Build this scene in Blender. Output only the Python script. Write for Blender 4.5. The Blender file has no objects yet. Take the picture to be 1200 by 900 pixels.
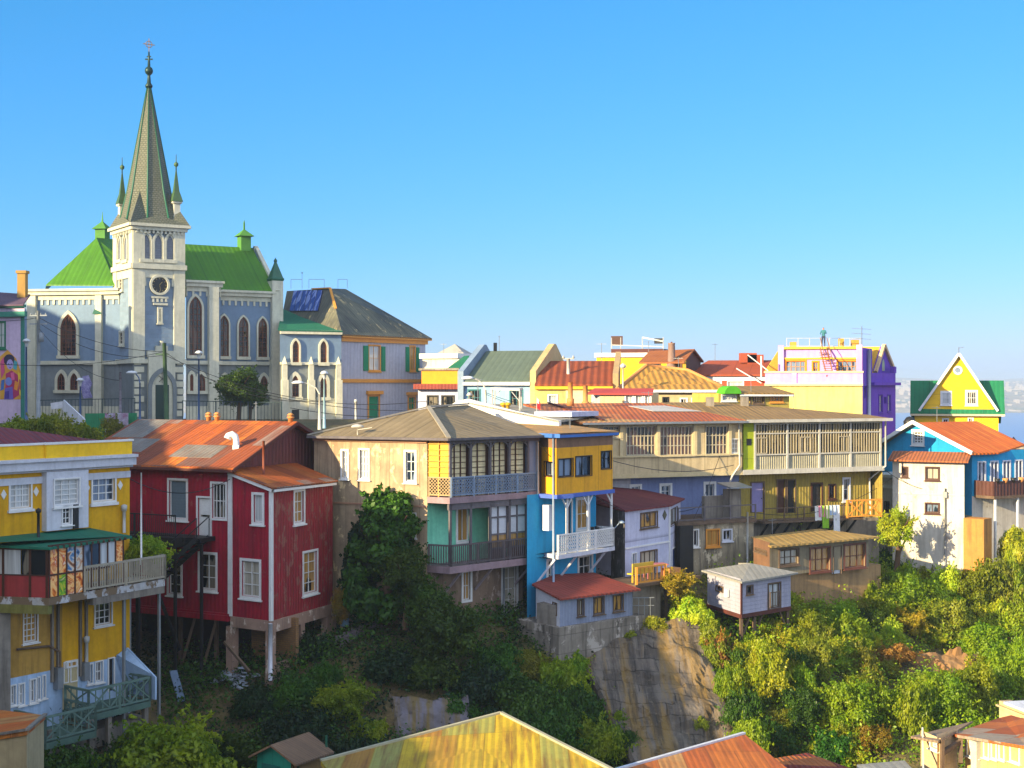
SUN_S = 4.8; SUN_C = (1., .80, .46); SKY_S = .15; SKY_AIR = 1.0; SKY_DUST = .3; SKY_OZONE = 6.; EXPO = 1.4; HAZE = 2.6e-4
SKY_R = (1.35, .25); SKY_G = (.72, .66); SKY_B = (1., .62); FILL_CLOUD = (5.1, 5.3, 6.0)
import bpy, math, random
import numpy as np
from mathutils import Vector, noise
F = 1600.0
Z = Vector((0, 0, 1))
scene = bpy.context.scene
COL = scene.collection
rnd = random.Random(11)

def px(x, y, Y): return Vector(((x - 600) / F * Y, Y, (450 - y) / F * Y))   # a photo point at depth Y, in metres
def pl(x, Y): return Vector(((x - 600) / F * Y, Y))
def zz(y, Y): return (450 - y) / F * Y

def srgb(h):
    h = h.lstrip('#'); o = []
    for i in (0, 2, 4):
        c = int(h[i:i + 2], 16) / 255
        o.append(c / 12.92 if c <= .04045 else ((c + .055) / 1.055) ** 2.4)
    return tuple(o)

# ---------------------------------------------------------------- materials
MATS = {}
class NT:
    def __init__(s, name):
        s.m = bpy.data.materials.new(name); s.m.use_nodes = True
        s.t = s.m.node_tree; s.b = s.t.nodes['Principled BSDF']; s.out = s.t.nodes['Material Output']
    def n(s, ty, **kw):
        k = s.t.nodes.new(ty)
        for a, v in kw.items(): setattr(k, a, v)
        return k
    def l(s, a, b): s.t.links.new(a, b)
    def mapping(s, src, sc, loc=(0, 0, 0)):
        m = s.n('ShaderNodeMapping'); m.inputs['Scale'].default_value = sc; m.inputs['Location'].default_value = loc
        s.l(src, m.inputs['Vector']); return m.outputs[0]
    def noise(s, vec, scale, detail=5, rough=.6, dist=0):
        k = s.n('ShaderNodeTexNoise'); k.inputs['Scale'].default_value = scale; k.inputs['Detail'].default_value = detail
        k.inputs['Roughness'].default_value = rough; k.inputs['Distortion'].default_value = dist
        s.l(vec, k.inputs['Vector']); return k.outputs['Fac']
    def ramp(s, fac, stops, interp='LINEAR'):
        r = s.n('ShaderNodeValToRGB'); e = r.color_ramp.elements; r.color_ramp.interpolation = interp
        while len(e) < len(stops): e.new(.5)
        for i, (p, c) in enumerate(stops):
            e[i].position = p; e[i].color = (c, c, c, 1) if isinstance(c, (int, float)) else (*c[:3], 1)
        s.l(fac, r.inputs[0]); return r.outputs[0]
    def mix(s, fac, a, b, mode='MIX'):
        k = s.n('ShaderNodeMix', data_type='RGBA', blend_type=mode)
        for inp, v in ((k.inputs[0], fac), (k.inputs[6], a), (k.inputs[7], b)):
            if isinstance(v, (int, float)): inp.default_value = v
            elif isinstance(v, tuple): inp.default_value = (*v[:3], 1)
            else: s.l(v, inp)
        return k.outputs[2]
    def math(s, op, a, b=None):
        k = s.n('ShaderNodeMath', operation=op)
        for inp, v in ((k.inputs[0], a), (k.inputs[1], b)):
            if v is None: continue
            if isinstance(v, (int, float)): inp.default_value = v
            else: s.l(v, inp)
        return k.outputs[0]

def mat(name, c, c2=None, rough=.75, stain=.5, scale=.7, streak=0., sc=None, corr=None, period=.3, cb=.5,
        sheets=None, scols=None, brick=None, metal=0., seam=None, bump=.15, fine=.25, spec=.35, wear=None):
    """painted / weathered surface: c base, c2 patchy second colour, streak = vertical run marks, corr = corrugation axis,
    sheets = (w, h) random sheets with colours scols, brick = (w, h, mortar colour), wear=(colour, amount) flaking"""
    if name in MATS: return MATS[name]
    if isinstance(c, str): c = srgb(c)
    if isinstance(c2, str): c2 = srgb(c2)
    if c2 is None: c2 = tuple(x * .62 for x in c)
    if isinstance(sc, str): sc = srgb(sc)
    t = NT(name); uv = t.n('ShaderNodeTexCoord').outputs['UV']
    oi = t.n('ShaderNodeObjectInfo').outputs['Random']
    off = t.n('ShaderNodeVectorMath', operation='ADD'); t.l(uv, off.inputs[0])
    cb3 = t.n('ShaderNodeCombineXYZ'); t.l(t.math('MULTIPLY', oi, 37.), cb3.inputs[2]); t.l(cb3.outputs[0], off.inputs[1])
    v3 = off.outputs[0]
    col = c
    hgt = None
    if sheets:
        bk = t.n('ShaderNodeTexBrick'); bk.inputs['Scale'].default_value = 1
        bk.inputs['Brick Width'].default_value = sheets[0]; bk.inputs['Row Height'].default_value = sheets[1]
        bk.inputs['Mortar Size'].default_value = .018; bk.inputs['Mortar Smooth'].default_value = .3
        bk.inputs['Color1'].default_value = (0, 0, 0, 1); bk.inputs['Color2'].default_value = (1, 1, 1, 1); bk.inputs['Mortar'].default_value = (.5, .5, .5, 1)
        bk.offset = .37; t.l(uv, bk.inputs['Vector'])
        cols = [srgb(q) if isinstance(q, str) else q for q in scols]
        col = t.ramp(bk.outputs['Color'], [(i / len(cols), q) for i, q in enumerate(cols)], 'CONSTANT')
        col = t.mix(t.math('MULTIPLY', bk.outputs['Fac'], .75), col, tuple(x * .35 for x in cols[0]))
    if brick:
        bk = t.n('ShaderNodeTexBrick'); bk.inputs['Scale'].default_value = 1
        bk.inputs['Brick Width'].default_value = brick[0]; bk.inputs['Row Height'].default_value = brick[1]
        bk.inputs['Mortar Size'].default_value = brick[3] if len(brick) > 3 else .012
        bk.inputs['Color1'].default_value = (*c, 1); bk.inputs['Color2'].default_value = (*tuple(.78 * x for x in c), 1)
        bk.inputs['Mortar'].default_value = (*(srgb(brick[2]) if isinstance(brick[2], str) else brick[2]), 1); t.l(uv, bk.inputs['Vector'])
        col = bk.outputs['Color']; hgt = t.math('SUBTRACT', 1., bk.outputs['Fac'])
    n1 = t.noise(v3, scale, 6, .62, .4)
    f1 = t.ramp(n1, [(.36, 0.), (.68, 1.)])
    col = t.mix(t.math('MULTIPLY', f1, stain), col, c2)
    n2 = t.noise(t.mapping(v3, (1, 1, 1), (9, 4, 2)), scale * 7, 5, .7)
    col = t.mix(t.math('MULTIPLY', t.ramp(n2, [(.4, 0.), (.75, 1.)]), fine), col, tuple(x * .5 for x in c2))
    if streak:
        n3 = t.noise(t.mapping(v3, (2.6, .22, 1)), 1.3, 5, .65)
        col = t.mix(t.math('MULTIPLY', t.ramp(n3, [(.47, 0.), (.66, 1.)]), streak), col, sc or tuple(x * .35 for x in c))
    if wear:
        n4 = t.noise(t.mapping(v3, (1.3, .8, 1), (3, 8, 1)), 1.1, 8, .72)
        wc = srgb(wear[0]) if isinstance(wear[0], str) else wear[0]
        col = t.mix(t.ramp(n4, [(.62 - wear[1] * .2, 0.), (.66 - wear[1] * .2, 1.)]), col, wc)
    if corr:
        sx = t.n('ShaderNodeSeparateXYZ'); t.l(uv, sx.inputs[0])
        a = sx.outputs[0] if corr == 'u' else sx.outputs[1]
        if corr == 'u':
            w = t.math('SINE', t.math('MULTIPLY', a, 2 * math.pi / period)); hgt2 = t.math('MULTIPLY', w, .5)
        else:   # lapped boards: saw-tooth
            hgt2 = t.math('FRACT', t.math('DIVIDE', a, -period))
        gr = t.ramp(hgt2 if corr == 'v' else t.math('ADD', hgt2, .5), [(0., 1.), (.16, 0.), (1., 0.)])
        col = t.mix(t.math('MULTIPLY', gr, .2), col, tuple(x * .3 for x in c2))
        hgt = hgt2 if hgt is None else t.math('ADD', hgt, hgt2)
    if seam:
        sx = t.n('ShaderNodeSeparateXYZ'); t.l(uv, sx.inputs[0])
        g = t.ramp(t.math('FRACT', t.math('DIVIDE', sx.outputs[0 if seam[0] == 'u' else 1], seam[1])), [(0., 1.), (.06, 0.), (1., 0.)])
        col = t.mix(t.math('MULTIPLY', g, .6), col, tuple(x * .3 for x in c2))
    t.l(col if not isinstance(col, tuple) else t.mix(0., col, col), t.b.inputs['Base Color'])
    t.b.inputs['Roughness'].default_value = rough; t.b.inputs['Metallic'].default_value = metal
    t.b.inputs['Specular IOR Level'].default_value = spec
    hh = t.math('MULTIPLY', n2, .4)
    if hgt is not None: hh = t.math('ADD', hh, hgt)
    bp = t.n('ShaderNodeBump'); bp.inputs['Strength'].default_value = cb if hgt is not None else bump
    bp.inputs['Distance'].default_value = .06; t.l(hh, bp.inputs['Height']); t.l(bp.outputs[0], t.b.inputs['Normal'])
    MATS[name] = t.m
    return t.m

def plain(name, c, rough=.6, metal=0., spec=.4):
    if name in MATS: return MATS[name]
    if isinstance(c, str): c = srgb(c)
    t = NT(name); tc = t.n('ShaderNodeTexCoord').outputs['Object']
    n = t.noise(tc, 2.5, 5, .65)
    t.l(t.mix(t.ramp(n, [(.35, 0.), (.75, .55)]), c, tuple(x * .55 for x in c)), t.b.inputs['Base Color'])
    t.b.inputs['Roughness'].default_value = rough; t.b.inputs['Metallic'].default_value = metal; t.b.inputs['Specular IOR Level'].default_value = spec
    MATS[name] = t.m; return t.m

def glass(name, dark, light, cover, rough=.06):
    """window pane: dark room behind glass, 'cover' = share hidden by hanging curtain (light)"""
    if name in MATS: return MATS[name]
    t = NT(name); uv = t.n('ShaderNodeTexCoord').outputs['UV']; oi = t.n('ShaderNodeObjectInfo').outputs['Random']
    cb = t.n('ShaderNodeCombineXYZ'); t.l(t.math('MULTIPLY', oi, 53.), cb.inputs[0]); t.l(t.math('MULTIPLY', oi, 31.), cb.inputs[2])
    ad = t.n('ShaderNodeVectorMath', operation='ADD'); t.l(uv, ad.inputs[0]); t.l(cb.outputs[0], ad.inputs[1])
    n = t.noise(t.mapping(ad.outputs[0], (1.6, .5, 1)), 1.1, 2, .5)
    f = t.ramp(n, [(.62 - cover * .3 - .02, 0.), (.62 - cover * .3 + .02, 1.)])
    fold = t.noise(t.mapping(ad.outputs[0], (14, .3, 1)), 1., 2, .5)
    lc = t.mix(t.ramp(fold, [(.35, 0.), (.7, 1.)]), srgb(light), tuple(x * .55 for x in srgb(light)))
    t.l(t.mix(f, srgb(dark), lc), t.b.inputs['Base Color'])
    wob = t.noise(ad.outputs[0], .9, 2, .5); bp = t.n('ShaderNodeBump'); bp.inputs['Strength'].default_value = .12; bp.inputs['Distance'].default_value = .1
    t.l(wob, bp.inputs['Height']); t.l(bp.outputs[0], t.b.inputs['Normal'])
    t.b.inputs['Roughness'].default_value = rough; t.b.inputs['Specular IOR Level'].default_value = .6
    MATS[name] = t.m; return t.m

def leafmat(name, c1, c2, c3=None, trans=.35, sc=.8):
    if name in MATS: return MATS[name]
    t = NT(name); tc = t.n('ShaderNodeTexCoord').outputs['Object']; oi = t.n('ShaderNodeObjectInfo').outputs['Random']
    c1, c2 = srgb(c1), srgb(c2); c3 = srgb(c3) if c3 else tuple(.5 * x for x in c1)
    n = t.noise(tc, sc, 3, .6); n2 = t.noise(tc, sc * 9, 2, .6)
    col = t.mix(t.ramp(n, [(.36, 0.), (.64, 1.)]), c1, c2)
    col = t.mix(t.ramp(n2, [(.5, 0.), (.7, .8)]), col, c3)
    hs = t.n('ShaderNodeHueSaturation'); t.l(col, hs.inputs['Color'])
    t.l(t.math('ADD', t.math('MULTIPLY', oi, .05), .475), hs.inputs['Hue']); t.l(t.math('ADD', t.math('MULTIPLY', oi, .5), .75), hs.inputs['Value'])
    d = t.n('ShaderNodeBsdfDiffuse'); tr = t.n('ShaderNodeBsdfTranslucent'); g = t.n('ShaderNodeBsdfGlossy'); g.inputs['Roughness'].default_value = .45
    for k in (d, tr): t.l(hs.outputs[0], k.inputs['Color'])
    g.inputs['Color'].default_value = (.5, .5, .5, 1)
    m1 = t.n('ShaderNodeMixShader'); m1.inputs[0].default_value = trans; t.l(d.outputs[0], m1.inputs[1]); t.l(tr.outputs[0], m1.inputs[2])
    m2 = t.n('ShaderNodeMixShader'); m2.inputs[0].default_value = .03; t.l(m1.outputs[0], m2.inputs[1]); t.l(g.outputs[0], m2.inputs[2])
    t.l(m2.outputs[0], t.out.inputs['Surface']); MATS[name] = t.m; return t.m

# ---------------------------------------------------------------- mesh building
def face_uv(p):
    n = Vector((0, 0, 0))
    for i in range(len(p)):
        a, b = p[i], p[(i + 1) % len(p)]
        n += Vector(((a.y - b.y) * (a.z + b.z), (a.z - b.z) * (a.x + b.x), (a.x - b.x) * (a.y + b.y)))
    if n.length < 1e-9: return [(0, 0)] * len(p)
    n.normalize()
    if n.z < -.2: n = -n
    if abs(n.z) > .995: return [(q.x, q.y) for q in p]
    t = Z.cross(n).normalized(); b = n.cross(t)
    return [(q.dot(t), q.dot(b)) for q in p]

SPLIT = set('pilaster cornice post balcony_post gallery_floor support quoin wall side_wall end_wall meter_box bracket tower_trim pier coping chimney corner_trim buttress gallery_post rafter_ends porch_beam clock_surround base_wall gable_coping bargeboard roof_lights boarding brace prop parapet upper_wall gable_wall plinth terrace_beam drainpipe ridge_cap ridge_tiles verge_trim strut bolt eaves_band fascia storey_beam roof_rail terrace_floor balcony gutter portal_arch stepped_gable posts base_panel foundation'.split())
class MB:
    def __init__(s): s.v = []; s.f = []; s.smooth = []
    def poly(s, *p, sm=False):
        i = len(s.v); s.v += [Vector(q) for q in p]; s.f.append(tuple(range(i, i + len(p)))); s.smooth.append(sm); return s
    def raw(s, v, f, sm=False):
        i = len(s.v); s.v += [Vector(q) for q in v]; s.f += [tuple(k + i for k in q) for q in f]; s.smooth += [sm] * len(f); return s
    def box(s, o, a, b, c):
        o = Vector(o); a = Vector(a); b = Vector(b); c = Vector(c)
        v = [o, o + a, o + a + b, o + b, o + c, o + a + c, o + a + b + c, o + b + c]
        return s.raw(v, [(3, 2, 1, 0), (4, 5, 6, 7), (0, 1, 5, 4), (1, 2, 6, 5), (2, 3, 7, 6), (3, 0, 4, 7)])
    def prism(s, pts, off):
        n = len(pts); p = [Vector(q) for q in pts]; off = Vector(off)
        s.raw(p + [q + off for q in p], [tuple(range(n)), tuple(range(2 * n - 1, n - 1, -1))] + [((i + 1) % n, i, n + i, n + (i + 1) % n) for i in range(n)]); return s
    def ring(s, outer, inner, off):
        """frame between two outlines of equal length, extruded by off"""
        n = len(outer); off = Vector(off); o = [Vector(q) for q in outer]; i_ = [Vector(q) for q in inner]
        v = o + i_ + [q + off for q in o] + [q + off for q in i_]; f = []
        for k in range(n):
            j = (k + 1) % n
            f += [(k, j, n + j, n + k), (2 * n + j, 2 * n + k, 3 * n + k, 3 * n + j), (j, k, 2 * n + k, 2 * n + j), (n + k, n + j, 3 * n + j, 3 * n + k)]
        return s.raw(v, f)
    def bar(s, p, q, w, h=None):
        """square timber from p to q, w wide, h high"""
        p = Vector(p); q = Vector(q); d = q - p
        if d.length < 1e-6: return s
        h = h or w; d.normalize(); a = d.cross(Z) if abs(d.z) < .95 else d.cross(Vector((1, .3, 0)))
        a.normalize(); b = d.cross(a); a *= w; b *= h
        return s.box(p - a / 2 - b / 2, a, b, q - p)
    def tube(s, pts, r, n=8, cap=True):
        pts = [Vector(p) for p in pts]; rr = r if isinstance(r, (list, tuple)) else [r] * len(pts)
        base = len(s.v); up = None
        for i, p in enumerate(pts):
            d = (pts[min(i + 1, len(pts) - 1)] - pts[max(i - 1, 0)]).normalized()
            if up is None or abs(up.dot(d)) > .98: up = Vector((0, 0, 1)) if abs(d.z) < .9 else Vector((1, 0, 0))
            a = d.cross(up).normalized(); b = d.cross(a)
            up = -b if False else up
            for k in range(n):
                th = 2 * math.pi * k / n; s.v.append(p + (a * math.cos(th) + b * math.sin(th)) * rr[i])
        for i in range(len(pts) - 1):
            for k in range(n):
                j = (k + 1) % n; s.f.append((base + i * n + k, base + i * n + j, base + (i + 1) * n + j, base + (i + 1) * n + k)); s.smooth.append(n > 5)
        if cap:
            s.f.append(tuple(base + k for k in range(n))); s.smooth.append(False)
            s.f.append(tuple(base + (len(pts) - 1) * n + k for k in range(n - 1, -1, -1))); s.smooth.append(False)
        return s
    def lathe(s, c, prof, n=12, rot=0., sm=True, sx=1., sy=1.):
        c = Vector(c); base = len(s.v)
        for r, z in prof:
            for k in range(n):
                th = 2 * math.pi * k / n + rot; s.v.append(c + Vector((math.cos(th) * r * sx, math.sin(th) * r * sy, z)))
        for i in range(len(prof) - 1):
            for k in range(n):
                j = (k + 1) % n; s.f.append((base + i * n + k, base + i * n + j, base + (i + 1) * n + j, base + (i + 1) * n + k)); s.smooth.append(sm)
        for i, rev in ((0, True), (len(prof) - 1, False)):
            if prof[i][0] > 1e-4:
                q = [base + i * n + k for k in range(n)]; s.f.append(tuple(q[::-1] if rev else q)); s.smooth.append(False)
        return s
    def pieces(s):
        """the mesh as separate builders, one for each cluster of touching pieces"""
        n = len(s.f); par = list(range(n))
        def find(i):
            while par[i] != i: par[i] = par[par[i]]; i = par[i]
            return i
        lo = [[min(s.v[k][a] for k in f) - .03 for a in range(3)] for f in s.f]; hi = [[max(s.v[k][a] for k in f) + .03 for a in range(3)] for f in s.f]
        for i in range(n):
            for j in range(i):
                if all(lo[i][a] <= hi[j][a] and lo[j][a] <= hi[i][a] for a in range(3)): par[find(i)] = find(j)
        out = {}
        for i in range(n): out.setdefault(find(i), []).append(i)
        res = []
        for ids in out.values():
            m = MB(); mp = {}
            for i in ids:
                for k in s.f[i]:
                    if k not in mp: mp[k] = len(m.v); m.v.append(s.v[k])
                m.f.append(tuple(mp[k] for k in s.f[i])); m.smooth.append(s.smooth[i])
            res.append(m)
        return res
    def build(s, name, material, parent=None, label=None, uv=True):
        if name in SPLIT and len(s.f) > 6 and len(s.f) < 700:
            ps = s.pieces()
            if len(ps) > 1: return [m.build1(name, material, parent, label, uv) for m in ps][0]
        return s.build1(name, material, parent, label, uv)
    def build1(s, name, material, parent=None, label=None, uv=True):
        root = parent
        while root is not None and root.parent is not None: root = root.parent
        base = root.location.copy() if root is not None else Vector((0, 0, 0))
        return s.link(name, material, parent, base, label, uv)
    def link(s, name, material, parent, base, label=None, uv=True):
        me = bpy.data.meshes.new(name); v = [q - base for q in s.v]
        me.from_pydata([tuple(q) for q in v], [], s.f)
        if uv:
            L = me.uv_layers.new(name='UVMap').data; flat = []
            for f in s.f:
                for a, b in face_uv([v[i] for i in f]): flat += (a, b)
            L.foreach_set('uv', flat)
        if any(s.smooth): me.polygons.foreach_set('use_smooth', s.smooth)
        if material: me.materials.append(material)
        o = bpy.data.objects.new(name, me); COL.objects.link(o)
        if parent is not None: o.parent = parent
        else: o.location = base
        if label: o['label'] = label
        return o

def tag(o, label=None, cat=None, group=None, kind=None):
    if label: o['label'] = label
    if cat: o['category'] = cat
    if group: o['group'] = group
    if kind: o['kind'] = kind
    return o

def thing(name, label, cat, base, group=None):
    o = bpy.data.objects.new(name, None); COL.objects.link(o); o.location = Vector(base); o.empty_display_size = .3
    return tag(o, label, cat, group)
def single(name, label, cat, mb, material, base, group=None):
    return tag(mb.link(name, material, None, Vector(base)), label, cat, group)
def struct(name, mb, material, uv=True):
    o = mb.link(name, material, None, Vector((0, 0, 0)), None, uv); o['kind'] = 'structure'; return o
def copy_tree(o, parent=None):
    c = o.copy(); COL.objects.link(c)
    if parent is not None: c.parent = parent
    for ch in list(o.children): copy_tree(ch, c)
    return c

class Fac:
    """a vertical wall plane, left to right as seen from outside; u along it, z up, d outwards"""
    def __init__(s, A, B):
        s.A = Vector(A[:2]); s.B = Vector(B[:2]); e = s.B - s.A; s.L = e.length; s.t = e / s.L; s.n = Vector((s.t.y, -s.t.x)); s.holes = []
        s.t3 = Vector((s.t.x, s.t.y, 0)); s.n3 = Vector((s.n.x, s.n.y, 0))
    def P(s, u, z, d=0.):
        q = s.A + s.t * u + s.n * d; return Vector((q.x, q.y, z))
    def off(s, d): return Fac(s.A + s.n * d, s.B + s.n * d)
    def uz(s, x, y, d=0.):
        a = (x - 600) / F; A = s.A + s.n * d
        u = (a * A.y - A.x) / (s.t.x - a * s.t.y); return u, (450 - y) / F * (A.y + u * s.t.y)
    def at(s, x, y, d=0., dd=0.):
        u, z = s.uz(x, y, d); return s.P(u, z, d + dd)
    def box(s, mb, u0, u1, z0, z1, d0, d1): return mb.box(s.P(u0, z0, d0), s.t3 * (u1 - u0), Z * (z1 - z0), s.n3 * (d1 - d0))
    def pbox(s, mb, x0, y0, x1, y1, d0, d1):
        u0, z1 = s.uz(x0, y0); u1, z0 = s.uz(x1, y1); return s.box(mb, u0, u1, z0, z1, d0, d1)
    def wall(s, mb, u0, u1, z0, z1, z1b=None, depth=.16):
        """wall sheet with its openings cut out; z1b = height at the right end when the top slopes"""
        top = z1 if z1b is None else min(z1, z1b)
        hs = [h for h in s.holes if h[0] > u0 - .01 and h[1] < u1 + .01 and h[2] > z0 - .01 and h[3] < top + .01]
        us = sorted({u0, u1} | {h[0] for h in hs} | {h[1] for h in hs}); zs = sorted({z0, top} | {h[2] for h in hs} | {h[3] for h in hs})
        for i in range(len(us) - 1):
            for j in range(len(zs) - 1):
                a, b, c, d = us[i], us[i + 1], zs[j], zs[j + 1]; mu, mz = (a + b) / 2, (c + d) / 2
                if b - a < 1e-5 or d - c < 1e-5: continue
                if any(h[0] < mu < h[1] and h[2] < mz < h[3] for h in hs): continue
                mb.poly(s.P(a, c), s.P(b, c), s.P(b, d), s.P(a, d))
        if z1b is not None and abs(z1 - z1b) > 1e-4:
            mb.poly(s.P(u0, top), s.P(u1, top), s.P(u1 if z1b > z1 else u0, max(z1, z1b)))
        for a, b, c, d in hs:
            mb.poly(s.P(a, c), s.P(b, c), s.P(b, c, -depth), s.P(a, c, -depth)); mb.poly(s.P(a, d), s.P(a, d, -depth), s.P(b, d, -depth), s.P(b, d))
            mb.poly(s.P(a, c), s.P(a, c, -depth), s.P(a, d, -depth), s.P(a, d)); mb.poly(s.P(b, c), s.P(b, d), s.P(b, d, -depth), s.P(b, c, -depth))
        return mb

def window(th, fac, b, cols=2, rows=2, fr=None, gl=None, trim=.09, sill=.07, mun=.035, hole=True, name='window', bars=True, d=0., label=None, wide=.05, trm=None, proud=.045):
    """b = photo box of the casing's outer edge on this wall"""
    fr = fr or M_white; gl = gl or G_dark
    u0, z1 = fac.uz(b[0], b[1]); u1, z0 = fac.uz(b[2], b[3])
    if u1 < u0: u0, u1 = u1, u0
    a, c, e, g = u0 + trim, u1 - trim, z0 + trim, z1 - trim
    if c - a < .1: a, c = u0 + .03, u1 - .03
    if hole: fac.holes.append((a, c, e, g))
    base = -.14 if hole else .012
    f = MB()
    if trim > 0:
        fac.box(f, u0, a, z0, z1, .003, proud); fac.box(f, c, u1, z0, z1, .003, proud); fac.box(f, a, c, g, z1, .003, proud - .002); fac.box(f, a, c, z0, e, .003, proud - .002)
    if sill: fac.box(f, u0 - .06, u1 + .06, z0 - sill, z0, .002, proud + .07)
    k = wide; d0, d1 = base + .025, base + .075
    fac.box(f, a, a + k, e, g, d0, d1); fac.box(f, c - k, c, e, g, d0, d1); fac.box(f, a + k, c - k, g - k, g, d0, d1); fac.box(f, a + k, c - k, e, e + k, d0, d1)
    for i in range(1, cols):
        u = a + (c - a) * i / cols; fac.box(f, u - mun / 2, u + mun / 2, e + k, g - k, d0 + .005, d1 - .008)
    for j in range(1, rows):
        z = e + (g - e) * j / rows; fac.box(f, a + k, c - k, z - mun / 2, z + mun / 2, d0 + .009, d1 - .012)
    o = f.build(name, fr, th, label)
    p = MB(); p.poly(fac.P(a, e, base + .02), fac.P(c, e, base + .02), fac.P(c, g, base + .02), fac.P(a, g, base + .02))
    p.build('pane', gl, o)
    return o

def door(th, fac, b, m, fr=None, trim=.08, panels=2, label=None, name='door', lite=None):
    fr = fr or M_white
    u0, z1 = fac.uz(b[0], b[1]); u1, z0 = fac.uz(b[2], b[3])
    a, c, e, g = u0 + trim, u1 - trim, z0, z1 - trim
    fac.holes.append((a, c, e, g)); f = MB()
    fac.box(f, a + .002, c - .002, e + .01, g - .002, -.13, -.08)
    for j in range(panels):
        h = (g - e) / panels; fac.box(f, a + .12, c - .12, e + j * h + .12, e + (j + 1) * h - .1, -.08, -.065)
    o = f.build(name, m, th, label); t = MB()
    if trim > 0:
        fac.box(t, u0, a, z0, z1, .003, .05); fac.box(t, c, u1, z0, z1, .003, .05); fac.box(t, a, c, g, z1, .003, .048); t.build('frame', fr, o)
    k = MB(); p = fac.P(c - .1, e + (g - e) * .46, -.06); k.lathe(p + Vector((0, 0, -.03)), [(.0, 0), (.035, .01), (.035, .05), (0, .06)], 8); k.build('handle', M_dark, o)
    return o

def railing(mb, pts, h=1., step=.16, w=.035, top=.06, style='bars', posts=0.):
    """railing along floor points pts"""
    pts = [Vector(p) for p in pts]
    for i in range(len(pts) - 1):
        p, q = pts[i], pts[i + 1]; d = q - p; L = d.length
        if L < .05: continue
        n = max(1, int(L / step)); up = Z * h
        mb.bar(p + up, q + up, top, top); mb.bar(p + Z * .1, q + Z * .1, top * .8, top * .8)
        if style in ('bars', 'cross'):
            for k in range(n + 1): r = p + d * k / n; mb.bar(r + Z * .1, r + up, w)
        if style in ('cross', 'lattice'):
            m = max(1, int(L / (step * 3 if style == 'cross' else step)))
            for k in range(m):
                a, b = p + d * k / m, p + d * (k + 1) / m
                if style == 'cross':
                    mb.bar(a + Z * .12, b + up, w * 1.1); mb.bar(b + Z * .12, a + up, w * 1.1)
                else:
                    for j in range(max(1, int(h / step))):
                        z0 = .1 + (h - .1) * j / int(h / step); z1 = .1 + (h - .1) * (j + 1) / int(h / step)
                        mb.bar(a + Z * z0, b + Z * z1, w); mb.bar(b + Z * z0, a + Z * z1, w)
        pn = max(1, int(L / posts)) if posts else 1
        for k in range(pn + 1): r = p + d * k / pn; mb.bar(r, r + Z * (h + .04), top * 1.2)
    return mb

def roofslab(mb, pts, th=.12): return mb.prism([Vector(p) for p in pts], (0, 0, -th))

def shell(th, name, m, plan, z0, z1, skip=()):
    """plain hidden walls round a plan polygon (counter-clockwise), leaving out the edges in skip"""
    mb = MB(); n = len(plan)
    for i in range(n):
        if i in skip: continue
        a, b = plan[i], plan[(i + 1) % n]
        mb.poly((a[0], a[1], z0), (b[0], b[1], z0), (b[0], b[1], z1), (a[0], a[1], z1))
    return mb.build(name, m, th)

# ---------------------------------------------------------------- shared materials
M_white = mat('white_paint', (.74, .74, .72), (.5, .5, .48), rough=.55, stain=.4, scale=2.5)
M_lilac_white = mat('cool_white_paint', (.6, .62, .68), (.45, .46, .52), stain=.5, scale=1.2, streak=.25)
M_dark = plain('dark_iron', (.018, .018, .02), .5, .3)
M_blackwood = mat('black_timber', (.02, .018, .017), (.01, .01, .01), rough=.7, scale=3)
M_wood = mat('weathered_timber', '#6e5a48', '#4a3c32', rough=.85, stain=.7, scale=1.6, streak=.5)
M_conc = mat('stained_concrete', '#8d857a', '#5b554e', rough=.9, stain=.7, scale=.6, streak=.55, sc='#3b3733')
M_grey = plain('grey_metal', '#8b8f92', .45, .5)
M_pipe = plain('pale_pipe', '#b9b9b4', .5)
M_green = plain('green_paint', '#0d6b4c', .5)
M_brownframe = mat('brown_timber_frame', '#4b2a1c', '#2d1810', rough=.6, scale=3)
M_yellowframe = mat('ochre_trim', '#d9953a', '#b87728', rough=.6, scale=2)
G_dark = glass('glass_dark', '#171c22', '#7e7668', .25)
G_curt = glass('glass_curtain', '#232323', '#b8b2a2', 1.0)
G_warm = glass('glass_warm_curtain', '#2c2018', '#b98e4c', .95)
G_blue = glass('glass_blue', '#1c2836', '#7a8aa0', .5)
G_pale = glass('glass_pale', '#6b7680', '#c2c6c6', 1.2)
# ---------------------------------------------------------------- terrain
AZ = math.radians(40); EL = math.radians(16)
DX, DY = math.cos(AZ), math.sin(AZ)          # the way sunlight travels over the plan
CTRL = [px(*q) for q in [
    (70, 860, 57), (150, 815, 61), (-60, 880, 52), (20, 920, 55), (200, 795, 66), (320, 805, 62.5), (260, 800, 64), (150, 880, 58), (250, 890, 60),
    (395, 745, 68), (440, 745, 66.5), (470, 735, 67.5), (300, 880, 59), (420, 820, 62), (400, 890, 58), (560, 748, 67), (640, 752, 68), (600, 800, 64.5), (560, 880, 61),
    (690, 796, 68), (800, 745, 71.4), (760, 835, 66.5), (745, 945, 61), (890, 945, 63), (830, 840, 67), (790, 900, 64), (700, 880, 61.5), (675, 812, 65),
    (860, 760, 70), (930, 735, 73), (990, 700, 80), (960, 790, 70), (900, 850, 65), (1000, 860, 65), (1060, 790, 73), (1100, 770, 78), (1100, 830, 69), (1200, 840, 68),
    (1060, 690, 88), (1130, 660, 95), (1190, 660, 95), (1190, 730, 84), (1300, 700, 90), (1300, 830, 72), (1180, 620, 104), (1250, 640, 106), (980, 660, 84), (880, 690, 78), (830, 690, 77), (760, 690, 76)]]
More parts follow.
